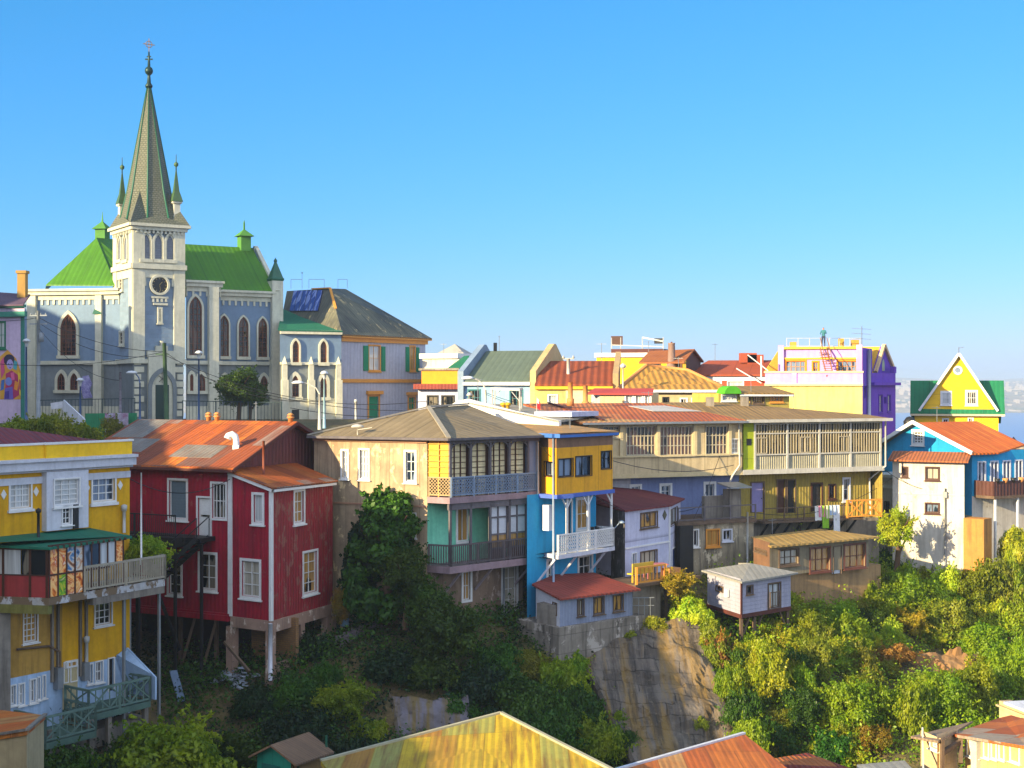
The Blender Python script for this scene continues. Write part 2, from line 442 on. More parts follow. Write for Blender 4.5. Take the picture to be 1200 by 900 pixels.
CTRL = [(q.x, q.y, q.z) for q in CTRL] + [
    (-60, 100, -4), (-60, 125, -3.4), (-45, 102, -3.6), (-45, 120, -3.4), (-30, 105, -3.7), (-30, 130, -3.4), (-15, 105, -4), (-15, 130, -3.4), (-20, 92, -5.5), (-10, 92, -6), (-40, 90, -5.5),
    (0, 92, -6), (0, 110, -4), (0, 130, -3.5), (14, 96, -6), (14, 110, -4), (14, 130, -3.6), (28, 115, -5), (28, 130, -4.5), (40, 122, -7), (40, 135, -7), (55, 120, -13), (55, 140, -14), (75, 110, -20), (75, 140, -24),
    (-14, 82, -9), (-4, 82, -9), (6, 84, -9), (18, 92, -8), (26, 97, -10.5), (-26, 80, -9), (-34, 70, -10), (-34, 60, -12), (-34, 48, -14), (-60, 70, -8), (-60, 40, -8),
    (0, 52, -20), (-12, 50, -19.5), (12, 52, -20.5), (24, 54, -19), (36, 58, -18), (50, 62, -18), (70, 70, -20), (-24, 45, -18), (0, 40, -18), (-14, 38, -17.5), (14, 40, -18.5), (28, 44, -18), (40, 46, -18), (60, 50, -18),
    (0, 26, -14), (-14, 24, -13), (14, 26, -14), (30, 28, -15), (0, 13, -7.5), (-10, 10, -6), (10, 10, -6), (0, 3, -2.3), (0, -8, -1.8), (-12, -8, -1.8), (12, -8, -2), (30, -5, -5), (60, 0, -12), (60, 30, -17), (-30, 20, -7), (-30, -10, -3), (-60, 10, -4), (-60, -20, -3), (40, -30, -8), (0, -40, -2)]
_P = np.array(CTRL)
def _k(r2): return np.where(r2 > 1e-9, r2 * np.log(np.maximum(r2, 1e-9)) * .5, 0.)
_n = len(_P); _r2 = ((_P[:, None, :2] - _P[None, :, :2]) ** 2).sum(-1)
_A = np.zeros((_n + 3, _n + 3)); _A[:_n, :_n] = _k(_r2) + np.eye(_n) * 2.0
_A[:_n, _n] = 1; _A[:_n, _n + 1:] = _P[:, :2]; _A[_n:, :_n] = _A[:_n, _n:].T
_W = np.linalg.solve(_A, np.concatenate([_P[:, 2], np.zeros(3)]))
HC = [-60, 0, 18, 30, 36, 42, 45, 48, 51, 54, 58, 60, 64, 70, 90, 105, 115, 116.5, 118.5, 127, 140, 170, 230]
HH = [-9, -9, -9, -5.0, -3.8, -2.6, -.3, 2.0, 4.5, 5.4, 5.5, 4.9, 6.6, 8.5, 12.5, 17, 18.5, 19., 21.3, 21.8, 23, 22, 10]
def ground_np(x, y):
    x = np.asarray(x, float); y = np.asarray(y, float); sh = x.shape; x = x.ravel(); y = y.ravel(); out = np.empty_like(x)
    for i in range(0, len(x), 20000):
        a, b = x[i:i + 20000], y[i:i + 20000]
        ca, cb = np.clip(a, -70, 85), np.clip(b, -40, 145)
        r2 = (ca[:, None] - _P[None, :, 0]) ** 2 + (cb[:, None] - _P[None, :, 1]) ** 2
        out[i:i + 20000] = _k(r2) @ _W[:_n] + _W[_n] + ca * _W[_n + 1] + cb * _W[_n + 2]
    out = np.clip(out, -24, -1.6)
    far = np.sqrt(np.maximum(0, np.abs(x - 5) - 78) ** 2 + np.maximum(0, np.maximum(y - 140, -y - 45)) ** 2)
    out = out - 75 * (1 - np.exp(-(far / 90.) ** 2))
    c = -DY * x + DX * y; l = DX * x + DY * y
    hill = np.interp(c, HC, HH)
    w = np.exp(-np.where(l > -14, ((l + 14) / 13.) ** 2, ((l + 14) / 60.) ** 2) / 2)
    w = w * np.clip((c - 24) / 8, 0, 1) * np.clip((240 - c) / 60, 0, 1)
    out = np.where(hill > out, out + (hill - out) * np.clip(w * 1.6, 0, 1), out)
    return out.reshape(sh)
def gz(x, y): return float(ground_np(np.array([x]), np.array([y]))[0])

def axis(lo, hi, step, far):
    a = list(np.arange(lo, hi + .01, step)); s = step; q = hi
    while q < far: s *= 1.35; q += s; a.append(q)
    s = step; q = lo
    while q > -far: s *= 1.35; q -= s; a.insert(0, q)
    return np.array(a)
gx = axis(-75, 62, 1.0, 1500); gy = axis(-20, 142, 1.0, 1500)
GX, GY = np.meshgrid(gx, gy)
GZ = ground_np(GX, GY)
bumpy = np.array([noise.fractal(Vector((a * .23, b * .23, 3.)), 1., 2., 4) for a, b in zip(GX.ravel(), GY.ravel())]).reshape(GX.shape)
GZ = GZ + bumpy * .35 * (np.abs(GX) < 80) * (GY < 100)
nx, ny = len(gx), len(gy)
verts = np.stack([GX, GY, GZ], -1).reshape(-1, 3)
faces = [(j * nx + i, j * nx + i + 1, (j + 1) * nx + i + 1, (j + 1) * nx + i) for j in range(ny - 1) for i in range(nx - 1)]
def ground_mat():
    t = NT('hillside_soil'); tc = t.n('ShaderNodeTexCoord').outputs['Object']
    n = t.noise(tc, .25, 6, .65); n2 = t.noise(tc, 1.9, 6, .7); n3 = t.noise(tc, 8, 4, .7)
    col = t.mix(t.ramp(n, [(.38, 0.), (.6, 1.)]), srgb('#5c4a2c'), srgb('#3c4420'))
    col = t.mix(t.ramp(n2, [(.42, 0.), (.7, .8)]), col, srgb('#7c6a40'))
    col = t.mix(t.ramp(n3, [(.45, 0.), (.7, .6)]), col, srgb('#2f2818'))
    t.l(col, t.b.inputs['Base Color']); t.b.inputs['Roughness'].default_value = .95
    bp = t.n('ShaderNodeBump'); bp.inputs['Strength'].default_value = .7; bp.inputs['Distance'].default_value = .3
    t.l(t.math('ADD', n2, t.math('MULTIPLY', n3, .4)), bp.inputs['Height']); t.l(bp.outputs[0], t.b.inputs['Normal']); return t.m
g = MB(); g.raw([tuple(q) for q in verts], faces, True)
struct('ground', g, ground_mat(), uv=False)

# the bay, and the hills over the water
def sea_mat():
    t = NT('sea_water'); tc = t.n('ShaderNodeTexCoord').outputs['Object']
    t.b.inputs['Base Color'].default_value = (*srgb('#1f5f9e'), 1); t.b.inputs['Roughness'].default_value = .28
    n = t.noise(t.mapping(tc, (.02, .06, 1)), 1., 5, .6); bp = t.n('ShaderNodeBump'); bp.inputs['Strength'].default_value = .4; bp.inputs['Distance'].default_value = 2.
    t.l(n, bp.inputs['Height']); t.l(bp.outputs[0], t.b.inputs['Normal']); return t.m
SEA = -70.
m = MB(); m.poly((-9000, -9000, SEA), (16000, -9000, SEA), (16000, 16000, SEA), (-9000, 16000, SEA))
struct('sea', m, sea_mat(), uv=False)
hx = np.linspace(-2500, 7500, 150); hy = np.linspace(3300, 9000, 60); HX, HY = np.meshgrid(hx, hy)
HZ = np.array([noise.fractal(Vector((a / 900., b / 900., 7.)), 1., 2., 5) for a, b in zip(HX.ravel(), HY.ravel())]).reshape(HX.shape)
ridge = np.clip((HY - 3300) / 500, 0, 1) * 42 + np.clip((HY - 3900) / 2600, 0, 1) * 48
HZ = SEA - 1 + ridge * (1 + .32 * HZ) + np.where(HY > 3350, 5, -4)
m = MB(); nxh = len(hx)
m.raw(np.stack([HX, HY, HZ], -1).reshape(-1, 3).tolist(), [(j * nxh + i, j * nxh + i + 1, (j + 1) * nxh + i + 1, (j + 1) * nxh + i) for j in range(len(hy) - 1) for i in range(nxh - 1)], True)
def hill_mat():
    t = NT('far_hill'); tc = t.n('ShaderNodeTexCoord').outputs['Object']; n = t.noise(tc, .004, 6, .7); n2 = t.noise(tc, .03, 4, .7)
    t.l(t.mix(t.ramp(n2, [(.45, 0.), (.65, .8)]), t.mix(t.ramp(n, [(.4, 0.), (.6, 1.)]), srgb('#4d5b3c'), srgb('#8a7358')), srgb('#b39c80')), t.b.inputs['Base Color']); t.b.inputs['Roughness'].default_value = .95; return t.m
struct('far_hills', m, hill_mat(), uv=False)
m = MB(); r2 = random.Random(5)
def hz_at(x, y):
    i = min(len(hx) - 2, max(0, int((x - hx[0]) / (hx[1] - hx[0])))); j = min(len(hy) - 2, max(0, int((y - hy[0]) / (hy[1] - hy[0])))); return float(HZ[j:j + 2, i:i + 2].mean())
for k in range(1500):
    y = 3350 + 2200 * r2.random() ** 1.5; x = r2.uniform(.2, .5) * y; w = r2.uniform(5, 13); h = r2.uniform(2.5, 6) if r2.random() < .96 else r2.uniform(10, 22)
    m.box((x, y, hz_at(x, y) - 4), (w, 0, 0), (0, w * .8, 0), (0, 0, h + 4))
o = m.link('far_town', mat('far_town_walls', '#b8aea0', '#7c6a60', stain=.8, scale=.03), None, Vector((0, 0, 0)), None, False)
tag(o, 'pale houses of the town scattered over the far shore of the bay', 'town', kind='stuff')

# air over the bay
m = MB(); m.box((-9400, -9400, -104), (25800, 0, 0), (0, 25800, 0), (0, 0, 142))
hm = bpy.data.materials.new('haze_air'); hm.use_nodes = True; ht = hm.node_tree; ht.nodes.clear()
ho = ht.nodes.new('ShaderNodeOutputMaterial'); hv = ht.nodes.new('ShaderNodeVolumePrincipled')
hv.inputs['Color'].default_value = (.62, .78, 1., 1); hv.inputs['Density'].default_value = HAZE; hv.inputs['Anisotropy'].default_value = .1
ht.links.new(hv.outputs[0], ho.inputs['Volume'])
ho_ = m.link('haze', hm, None, Vector((0, 0, 0)), None, False); ho_['kind'] = 'stuff'
tag(ho_, 'blue haze of sea air over the bay', 'haze')

# ---------------------------------------------------------------- light, sky, camera
w = bpy.data.worlds.new('World'); scene.world = w; w.use_nodes = True
sk = w.node_tree.nodes.new('ShaderNodeTexSky'); sk.sky_type = 'NISHITA'; sk.sun_disc = False
sk.sun_elevation = EL; sk.sun_rotation = math.atan2(-DX, -DY); sk.air_density = SKY_AIR; sk.dust_density = SKY_DUST; sk.ozone_density = SKY_OZONE; sk.altitude = 0

wn = w.node_tree.nodes.new; wl = w.node_tree.links.new
sp = wn('ShaderNodeSeparateColor'); cmb = wn('ShaderNodeCombineColor'); wl(sk.outputs[0], sp.inputs[0])
for k, (po, ga) in enumerate((SKY_R, SKY_G, SKY_B)):      # colour balance of the sky, as the photograph renders it
    a = wn('ShaderNodeMath'); a.operation = 'POWER'; wl(sp.outputs[k], a.inputs[0]); a.inputs[1].default_value = po
    b = wn('ShaderNodeMath'); b.operation = 'MULTIPLY'; wl(a.outputs[0], b.inputs[0]); b.inputs[1].default_value = ga; wl(b.outputs[0], cmb.inputs[k])
# unseen cloud bank added to the sky behind the viewer to brighten shaded walls
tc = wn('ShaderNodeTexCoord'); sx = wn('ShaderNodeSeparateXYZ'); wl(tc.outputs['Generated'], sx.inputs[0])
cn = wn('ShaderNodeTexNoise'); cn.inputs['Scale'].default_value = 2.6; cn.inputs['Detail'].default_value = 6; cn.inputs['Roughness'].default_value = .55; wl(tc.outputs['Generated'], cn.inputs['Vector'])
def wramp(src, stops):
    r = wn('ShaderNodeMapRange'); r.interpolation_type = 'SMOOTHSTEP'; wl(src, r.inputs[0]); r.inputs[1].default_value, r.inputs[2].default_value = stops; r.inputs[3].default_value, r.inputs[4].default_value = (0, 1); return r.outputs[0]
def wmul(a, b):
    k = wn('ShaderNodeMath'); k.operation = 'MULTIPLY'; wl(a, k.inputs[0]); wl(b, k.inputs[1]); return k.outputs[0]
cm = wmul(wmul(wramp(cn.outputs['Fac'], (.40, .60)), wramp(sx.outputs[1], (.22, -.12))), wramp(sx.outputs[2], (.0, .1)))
mx = wn('ShaderNodeMix'); mx.data_type = 'RGBA'; wl(cm, mx.inputs[0]); wl(cmb.outputs[0], mx.inputs[6]); mx.inputs[7].default_value = (*FILL_CLOUD, 1)
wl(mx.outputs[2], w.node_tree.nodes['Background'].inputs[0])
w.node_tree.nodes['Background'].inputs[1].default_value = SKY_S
sun = bpy.data.lights.new('sun', 'SUN'); sun.energy = SUN_S; sun.angle = math.radians(.5); sun.color = SUN_C
so = bpy.data.objects.new('sun', sun); COL.objects.link(so)
so.rotation_euler = Vector((DX * math.cos(EL), DY * math.cos(EL), -math.sin(EL))).to_track_quat('-Z', 'Y').to_euler()
cam = bpy.data.cameras.new('camera'); cam.sensor_width = 36; cam.lens = 36 * F / 1200; cam.clip_start = .5; cam.clip_end = 40000
co = bpy.data.objects.new('camera', cam); COL.objects.link(co); co.rotation_euler = (math.pi / 2, 0, 0); scene.camera = co
vs = scene.view_settings; vs.view_transform = 'Standard'; vs.look = 'None'; vs.gamma = 1; vs.use_curve_mapping = False; vs.exposure = EXPO
scene.render.engine = 'CYCLES'
scene.cycles.use_denoising = True
scene.cycles.max_bounces = 6; scene.cycles.diffuse_bounces = 3; scene.cycles.glossy_bounces = 3; scene.cycles.transmission_bounces = 3; scene.cycles.volume_bounces = 0
scene.cycles.caustics_reflective = False; scene.cycles.caustics_refractive = False; scene.cycles.sample_clamp_indirect = 4
# ================================================================ yellow house
Y_wall = mat('mustard_render', '#d9a406', '#c08a08', stain=.6, scale=.8, streak=.3, sc='#7a5a14', rough=.85)
Y_par = mat('bright_yellow_render', '#eec015', '#d8a20a', stain=.5, scale=.9, streak=.2, sc='#8a6a1a')
Y_old = mat('faded_ochre_render', '#b88f3c', '#94702c', stain=.7, scale=.8, streak=.45, sc='#5f4c26')
R_maroon = mat('maroon_sheet_roof', '#7c3434', '#5c2a2c', corr='u', period=.28, cb=.5, sheets=(1.1, 3.2), scols=['#7c3236', '#6b2c30', '#86403c', '#73363a'], stain=.5, scale=.5, streak=.3, sc='#40302c', rough=.6)
fy = Fac(pl(0, 54), pl(152, 59.2)); Ly = fy.L
yb = fy.P(1.5, -14.2)
yh = thing('yellow_house', 'yellow hillside house with white cornice and glazed terrace, at left edge', 'house', yb)
U0 = -5.
zpar, zc1, zc0 = -2.47, -3.14, -3.48
window(yh, fy, (10, 565, 37.5, 596), 3, 4, gl=G_pale, trim=.07, sill=.1, mun=.045)
window(yh, fy, (106.5, 558, 136, 588), 3, 3, gl=G_blue, trim=.08, sill=.12, mun=.04)
window(yh, fy, (26.5, 717, 44.5, 752), 3, 5, gl=G_warm, trim=.05, sill=.05)
window(yh, fy, (110, 699.5, 131.5, 731.5), 3, 4, gl=G_dark, trim=.06, sill=.06)
zl1 = fy.uz(72, 783)[1]; zl0 = -14.3
ud, _ = fy.uz(73, 700)
mb = MB(); fy.wall(mb, U0, Ly, -8.75, zpar + .02); mb.build('wall', Y_wall, yh)
mb = MB(); fy.wall(mb, ud, Ly, zl1, -8.75); mb.build('wall', Y_wall, yh)
mb = MB(); fy.wall(mb, U0, ud, zl1, -8.75); mb.build('wall', Y_old, yh, 'faded ochre lower wall')
bluew = mat('pale_blue_render', '#a9c4e0', '#8aa6c8', stain=.6, scale=.9, streak=.4, sc='#6d7f92')
for b in [(11, 803, 19, 826), (21, 801, 29, 826), (34, 796, 42.5, 823), (43.5, 793, 47, 820), (49, 791, 53.5, 818), (102, 778, 109, 801), (111, 775, 121, 799)]:
    window(yh, fy, b, 2 if b[2] - b[0] > 7 else 1, 2, gl=G_dark, trim=.05, sill=.05)
door(yh, fy, (126, 771, 134, 809), M_dark, trim=.05)
u73, _ = fy.uz(73, 790); u91, _ = fy.uz(91, 790)
mb = MB(); fy.wall(mb, U0, u73, zl0, zl1); fy.wall(mb, u91, Ly, zl0, zl1); mb.build('wall', bluew, yh, 'pale blue ground floor wall')
window(yh, fy, (74, 776, 80, 800), 1, 3, gl=G_dark, trim=.04, sill=0); window(yh, fy, (82, 774, 91, 798), 1, 2, gl=G_blue, trim=.04, sill=0)
window(yh, fy, (76, 762 + 13, 90, 781), 2, 1, gl=G_warm, trim=.03, sill=0, name='transom', hole=False)
mb = MB(); fy.wall(mb, u73, u91, zl0, zl1); mb.build('wall', mat('cream_render', '#b8ab84', '#8f8462'), yh)
# end and rear walls
B = [fy.P(U0, 0), fy.P(Ly, 0), fy.P(Ly, 0, -9), fy.P(U0, 0, -9)]
shell(yh, 'side_wall', Y_wall, B, zl0 - 1, zpar - .35, (0,))
mb = MB()
fy.box(mb, U0, Ly + .02, zc0, zc1, .0, .42); fy.box(mb, U0, Ly + .02, zc1, zc1 + .12, .0, .55); fy.box(mb, U0, Ly + .02, zc0 - .1, zc0, .0, .2)
ub0, _ = fy.uz(49, 600); ub1, _ = fy.uz(98, 600)
fy.box(mb, U0, ub0, -4.04, -3.76, .002, .06); fy.box(mb, ub1, Ly, -4.04, -3.76, .002, .06)
mb.build('cornice', M_lilac_white, yh)
mb = MB(); fy.box(mb, U0, Ly, zpar - .62, zpar, .003, .16); fy.box(mb, ub0, ub1, zpar - .62, zpar + .002, .16, .3); mb.build('parapet', Y_par, yh)
mb = MB(); fy.box(mb, U0, Ly + .06, zpar, zpar + .08, -.1, .2); fy.box(mb, ub0 - .04, ub1 + .04, zpar, zpar + .085, .2, .34); mb.build('coping', M_white, yh)
# white bay with its two windows
bay = fy.off(.32); zb1, zb0 = zc0 - .1, fy.uz(70, 620)[1]
bt, _ = bay.uz(49 + 9, 600)
window(yh, bay, (62.5, 561, 94, 592), 3, 5, gl=G_pale, trim=.06, sill=.08, mun=.04, hole=True); window(yh, bay, (72, 592.5, 84.5, 615), 2, 3, gl=G_dark, trim=.05, sill=.04)
mb = MB(); w0, w1 = ub0, ub1; bay.wall(mb, w0, w1, zb0, zb1)
for uu in (w0, w1): mb.poly(fy.P(uu, zb0), bay.P(uu, zb0), bay.P(uu, zb1), fy.P(uu, zb1))
mb.poly(fy.P(w0, zb0), fy.P(w1, zb0), bay.P(w1, zb0), bay.P(w0, zb0)); mb.build('bay', M_lilac_white, yh)
sh = MB(); q = bay.uz(85, 604); bay.box(sh, q[0], q[0] + .25, q[1] - .55, q[1] + .45, .02, .08); sh.build('shutter', M_dark, yh)
for x, y in ((4, 579.5), (42, 576), (102, 571.7), (140.6, 568.5)):
    d = MB(); u, z = fy.uz(x, y); d.prism([fy.P(u - .13, z, .003), fy.P(u, z - .2, .003), fy.P(u + .13, z, .003), fy.P(u, z + .2, .003)], fy.n3 * .03); d.build('diamond_ornament', M_white, yh)
# roof behind the parapet
apx = Vector((-25.4, 53.9, -1.0)); c1 = fy.P(Ly - .05, zpar - .12, -.12); c0 = fy.P(U0, zpar - .12, -.12)
mb = MB(); roofslab(mb, [c0, c1, apx, fy.P(U0, -.95, -5)], .08); roofslab(mb, [c1, fy.P(Ly - .1, zpar - .1, -9), fy.P(U0, -2.3, -9), apx], .08); mb.build('roof', R_maroon, yh)
# terrace
C1 = Vector((-18.09, 53.3)); DD = Vector((-14.87, 58.5))
ftl = Fac(pl(-30, 53.9), C1); ftr = Fac(C1, DD)
uT, _ = ftr.uz(128, 660); uR, _ = ftr.uz(110, 660)
zdk = -8.35; zg1, zg0 = -6.5, -7.46
inn = -fy.n3
mb = MB(); deck = [ftl.P(-1, zdk), C1.to_3d() + Z * zdk, DD.to_3d() + Z * zdk, DD.to_3d() + inn * 2.3 + Z * zdk, ftl.P(-1, zdk) + inn * 3]
roofslab(mb, deck, .3); mb.build('terrace_floor', mat('weathered_white_fascia', '#b9bcc0', '#8c7f6a', stain=.6, streak=.5, scale=1.5, wear=('#6d5b45', .7)), yh)
mb = MB(); ftl.box(mb, -1, ftl.L - .02, -9.0, zdk - .3, -.3, .0); mb.build('terrace_beam', mat('mossy_concrete', '#7d7a3c', '#5d5a38', stain=.8, streak=.5, scale=.9, rough=.9), yh)
mb = MB(); u128 = ftr.uz(110, 690)[0]; ftr.box(mb, u128, ftr.L, -8.95, zdk - .3, -.35, -.02); mb.build('terrace_beam', M_conc, yh)
mb = MB(); ftl.wall(mb, -1, ftl.L, zdk, zg0 - .02); mb.build('red_panel', mat('red_sheet_panel', '#a03434', '#842c2e', corr='u', period=.9, cb=.2, stain=.5, streak=.35, sc='#5c2626'), yh)
mb = MB()
for uu, f in [(0.0, ftl), (1.2, ftl), (2.35, ftl), (ftl.L - .12, ftl)]: f.box(mb, uu, uu + .1, zdk, zg1 + .12, -.06, .02)
nP = 9; uE, _ = ftr.uz(143.5, 660)
for k in range(nP + 1):
    u = uE * k / nP; ftr.box(mb, u, u + .07, zdk if k < 5 else zdk, zg1 + .18, -.06, .025)
ftl.box(mb, -1, ftl.L, zg0 - .05, zg0, -.05, .03); ftr.box(mb, 0, uT, zg0 - .05, zg0 + .02, -.045, .03); ftl.box(mb, -1, ftl.L, zg1, zg1 + .1, -.05, .03); ftr.box(mb, 0, uE, zg1 + .1, zg1 + .2, -.05, .03)
mb.build('terrace_frame', M_brownframe, yh)
g1 = MB(); ftl.wall(g1, .1, 1.2, zg0, zg1); ftl.wall(g1, 1.3, 2.0, zg0, zg1); g1.build('glazing', G_pale, yh)
g1 = MB(); ftl.wall(g1, 2.05, ftl.L - .12, zg0, zg1); g1.build('glazing', G_dark, yh)
def poster(name, cols, sc=1.2):
    t = NT(name); uv = t.n('ShaderNodeTexCoord').outputs['UV']; wv = t.n('ShaderNodeTexNoise'); wv.inputs['Scale'].default_value = sc * 1.5; wv.inputs['Detail'].default_value = 2; wv.inputs['Distortion'].default_value = 1.5
    oi = t.n('ShaderNodeObjectInfo').outputs['Random']; c = t.n('ShaderNodeCombineXYZ'); t.l(t.math('MULTIPLY', oi, 21), c.inputs[0]); ad = t.n('ShaderNodeVectorMath', operation='ADD'); t.l(uv, ad.inputs[0]); t.l(c.outputs[0], ad.inputs[1]); t.l(ad.outputs[0], wv.inputs['Vector'])
    t.l(t.ramp(wv.outputs['Fac'], [(.28 + .44 * i / (len(cols) - 1), srgb(q)) for i, q in enumerate(cols)]), t.b.inputs['Base Color']); t.b.inputs['Roughness'].default_value = .25; MATS[name] = t.m; return t.m
PO = poster('orange_food_picture', ['#8e2d10', '#e07a1e', '#f3c27a', '#c2521a', '#efe0c0']); PG = poster('green_food_picture', ['#e88a1a', '#f2b02a', '#7fb01e', '#3f7a18', '#f0d890']); PD = poster('dim_picture', ['#1f2c44', '#4e7aa8', '#cfc6b4', '#a8683a', '#20242c'])
for k in range(nP):
    a, b = uE * k / nP + .07, uE * (k + 1) / nP
    p = MB(); ftr.wall(p, a, b, zg0 + .02, zg1 + .1); p.build('picture_panel' if k < 2 or k == 8 else 'glazing', PO if k < 2 or k == 8 else PD if k < 4 else G_blue if k < 6 else G_pale, yh)
    if k < 4:
        p = MB(); ftr.wall(p, a, b, zdk + .02, zg0 - .06); p.build('picture_panel', (PO, PG, PO, PO)[k], yh)
mb = MB(); railing(mb, [ftr.P(uE * 4 / 9 + .1, zdk), ftr.P(ftr.L, zdk), ftr.P(ftr.L, zdk) + inn * 2.2], 1.0, .13, .07, .09, posts=1.6); mb.build('railing', mat('grey_picket', '#a7a08e', '#7d776a', stain=.6, scale=2, streak=.3), yh)
mb = MB(); ze = -6.36
roofslab(mb, [ftl.P(-1, -6.28, .15), C1.to_3d() + Z * ze + (ftr.n3 + ftl.n3) * .12, ftr.at(155, 628, .1), fy.at(112, 620, .02), fy.at(105, 618.5, .02), fy.P(U0, -6.0, .02)], .1); mb.build('terrace_roof', mat('dark_green_felt', '#0f6a52', '#0a4f40', stain=.5, scale=.7, rough=.7, seam=('u', .9)), yh)
mb = MB()
for k in range(14):
    u = uE * k / 13; ftr.box(mb, u, u + .08, zg1 + .05, zg1 + .16, 0, .16)
mb.build('rafter_ends', M_brownframe, yh)
mb = MB(); q = fy.at(45, 636, .7); mb.tube([q, q + Z * 1.25], .06); mb.lathe(q + Z * 1.2, [(.1, 0), (.12, .12), (0, .2)], 8); mb.build('stovepipe', M_dark, yh)
for x, y0, y1 in ((143, 596, 624), (99, 750, 792)):
    mb = MB(); u, z1_ = fy.uz(x, y0); _, z0_ = fy.uz(x, y1); mb.tube([fy.P(u, z0_, .14), fy.P(u, z1_, .14)], .07); mb.lathe(fy.P(u, z1_ - .1, .14), [(.1, 0), (.13, .12), (.13, .25), (0, .3)], 8); mb.build('flue', M_pipe, yh)
mb = MB()
for x in (60, 67, 93, 100, 144.5): u, _ = fy.uz(x, 720); fy.box(mb, u - .05, u + .05, -12.2, -8.95, .01, .12)
u, _ = fy.uz(8, 760); fy.box(mb, u - 3, u, -15, -8.6, .0, .25); mb.build('pilaster', M_conc, yh)
mb = MB(); mb.tube([fy.at(20, 761, .12), fy.at(58, 757, .12), fy.at(70, 764, .12), fy.at(70, 790, .12)], .05, 6); mb.build('drainpipe', M_wood, yh)
mb = MB(); fy.pbox(mb, 62, 782, 68, 806, .01, .35); fy.pbox(mb, 94, 776, 100, 796, .01, .3); mb.build('meter_box', M_grey, yh)
# two lower balconies with braced railings
for (xa, xb, zf, dp) in ((14, 73, -14.0, 2.2), (73, 145, -13.45, 1.75)):
    ua, _ = fy.uz(xa, 800); ub, _ = fy.uz(xb, 800)
    mb = MB(); fy.box(mb, ua, ub, zf - .25, zf, .0, dp); o = mb.build('balcony', mat('green_grey_timber', '#4f6b60', '#39504a', stain=.6, scale=1.5), yh)
    mb = MB(); railing(mb, [fy.P(ua, zf, .2), fy.P(ua, zf, dp - .05), fy.P(ub, zf, dp - .05), fy.P(ub, zf, .2)], 1., .32, .05, .09, 'cross', posts=1.3); mb.build('railing', mat('grey_green_railing', '#5d7870', '#42574f', stain=.5, scale=2), o)
mb = MB(); q0, q1 = fy.at(136, 768, .05), fy.P(Ly - .3, -12.0, 2.3)
mb.prism([q0, fy.P(Ly - .2, -13.4, .05), fy.P(Ly - .2, -13.4, 1.9), fy.P(Ly - .2, -12.45, 1.9), fy.P(Ly - .2, -11.4, .05)], fy.t3 * .08); mb.build('partition', bluew, yh)
mb = MB()
for x, d in ((24, 2.0), (73, 1.9), (100, 1.6), (143, 1.6), (143, .3)):
    u, _ = fy.uz(x, 800); fy.box(mb, u - .1, u + .1, -18.5, -13.6, d - .2, d)
fy.box(mb, U0, Ly, -15.0, -14.25, -.2, 1.2); mb.build('support', M_conc, yh)
mb = MB(); u, _ = ftr.uz(152, 690)
for uu, d in ((u, -.3), (ftr.L - .1, -.2), (ftr.L - .1, -2)): ftr.box(mb, uu - .05, uu + .05, -17, zdk - .3, d - .1, d)
mb.build('post', M_grey, yh)
q = ftr.at(165.5, 662, -.3)
single('flagpole', 'thin bare white pole standing on the yellow house terrace', 'pole', MB().tube([q, q + Z * 3.9], [.045, .03], 8), M_white, q)

# ================================================================ red house
RD = mat('deep_red_paint', '#a40c2c', '#7c0a24', corr='u', period=.24, cb=.22, wear=('#8a3a38', .1), stain=.7, scale=.7, streak=.5, sc='#5c1020', rough=.7)
RC = mat('worn_red_sheeting', '#9c2430', '#7a2a2c', corr='u', period=.22, cb=.5, stain=.7, scale=.7, streak=.45, sc='#5a2a24', wear=('#8a5348', .45), rough=.7)
RG = mat('faded_plum_sheeting', '#6f3a3c', '#5a3434', corr='u', period=.3, cb=.5, stain=.7, scale=.6, streak=.5, sc='#3c2826')
R_rust = mat('rusted_orange_roof', '#b4571a', '#8a4420', corr='u', period=.24, cb=.45, sheets=(1.0, 2.6), scols=['#b85c20', '#8c4624', '#c87024', '#7a4028', '#a8602c', '#877c74', '#b4642a', '#6c5046'], stain=.7, scale=.5, streak=.55, sc='#5c3018', rough=.75)
t1 = Vector((.893, -.45)); t2 = Vector((.4, .92)).normalized()
RCn = Vector((-13.2, 64.2)); L2 = RCn - t1 * 9.7; Bk = RCn + t2 * 9.9
fr_ = Fac(L2, RCn); fg = Fac(RCn, Bk)
rh = thing('red_house', 'crimson corrugated house on posts with a rusty orange gabled roof', 'house', (RCn.x, RCn.y, -12.5))
zE, zR, zB = -3.85, -2.0, -10.8
D = Vector((-11.07, 62.8)); Eb = Vector((-8.9, 67.8)); fa = Fac(RCn + Vector((.0, -.06)), D); fb = Fac(D, Eb)
window(rh, fr_, (196.5, 560, 220.5, 611), 1, 1, gl=mat('steel_shutter', '#5b6a74', '#47545c', corr='v', period=.14, cb=.6, stain=.3), trim=.1, sill=.06)
door(rh, fr_, (230.5, 581, 248.5, 630), M_white, panels=2); 
window(rh, fr_, (246.8, 564, 266.5, 610.5), 4, 2, gl=G_dark, trim=.1, sill=0)
window(rh, fr_, (232.3, 646, 255, 694), 2, 3, gl=G_dark, trim=.1); window(rh, fr_, (196, 660, 214, 699), 2, 3, gl=G_dark, trim=.1)
dl = MB(); fr_.pbox(dl, 234.5, 586, 244.5, 606, -.075, -.066); dl.build('door_light', G_dark, rh)
window(rh, fa, (295.3, 576.5, 310, 615.5), 1, 1, gl=G_pale, trim=.12); window(rh, fa, (281.5, 653.5, 306.3, 703.5), 2, 3, gl=G_curt, trim=.12)
window(rh, fb, (343.6, 574.3, 357, 613.3), 2, 3, gl=G_warm, trim=.1); window(rh, fb, (354.2, 646.3, 372.3, 694.5), 2, 4, gl=G_warm, trim=.1)
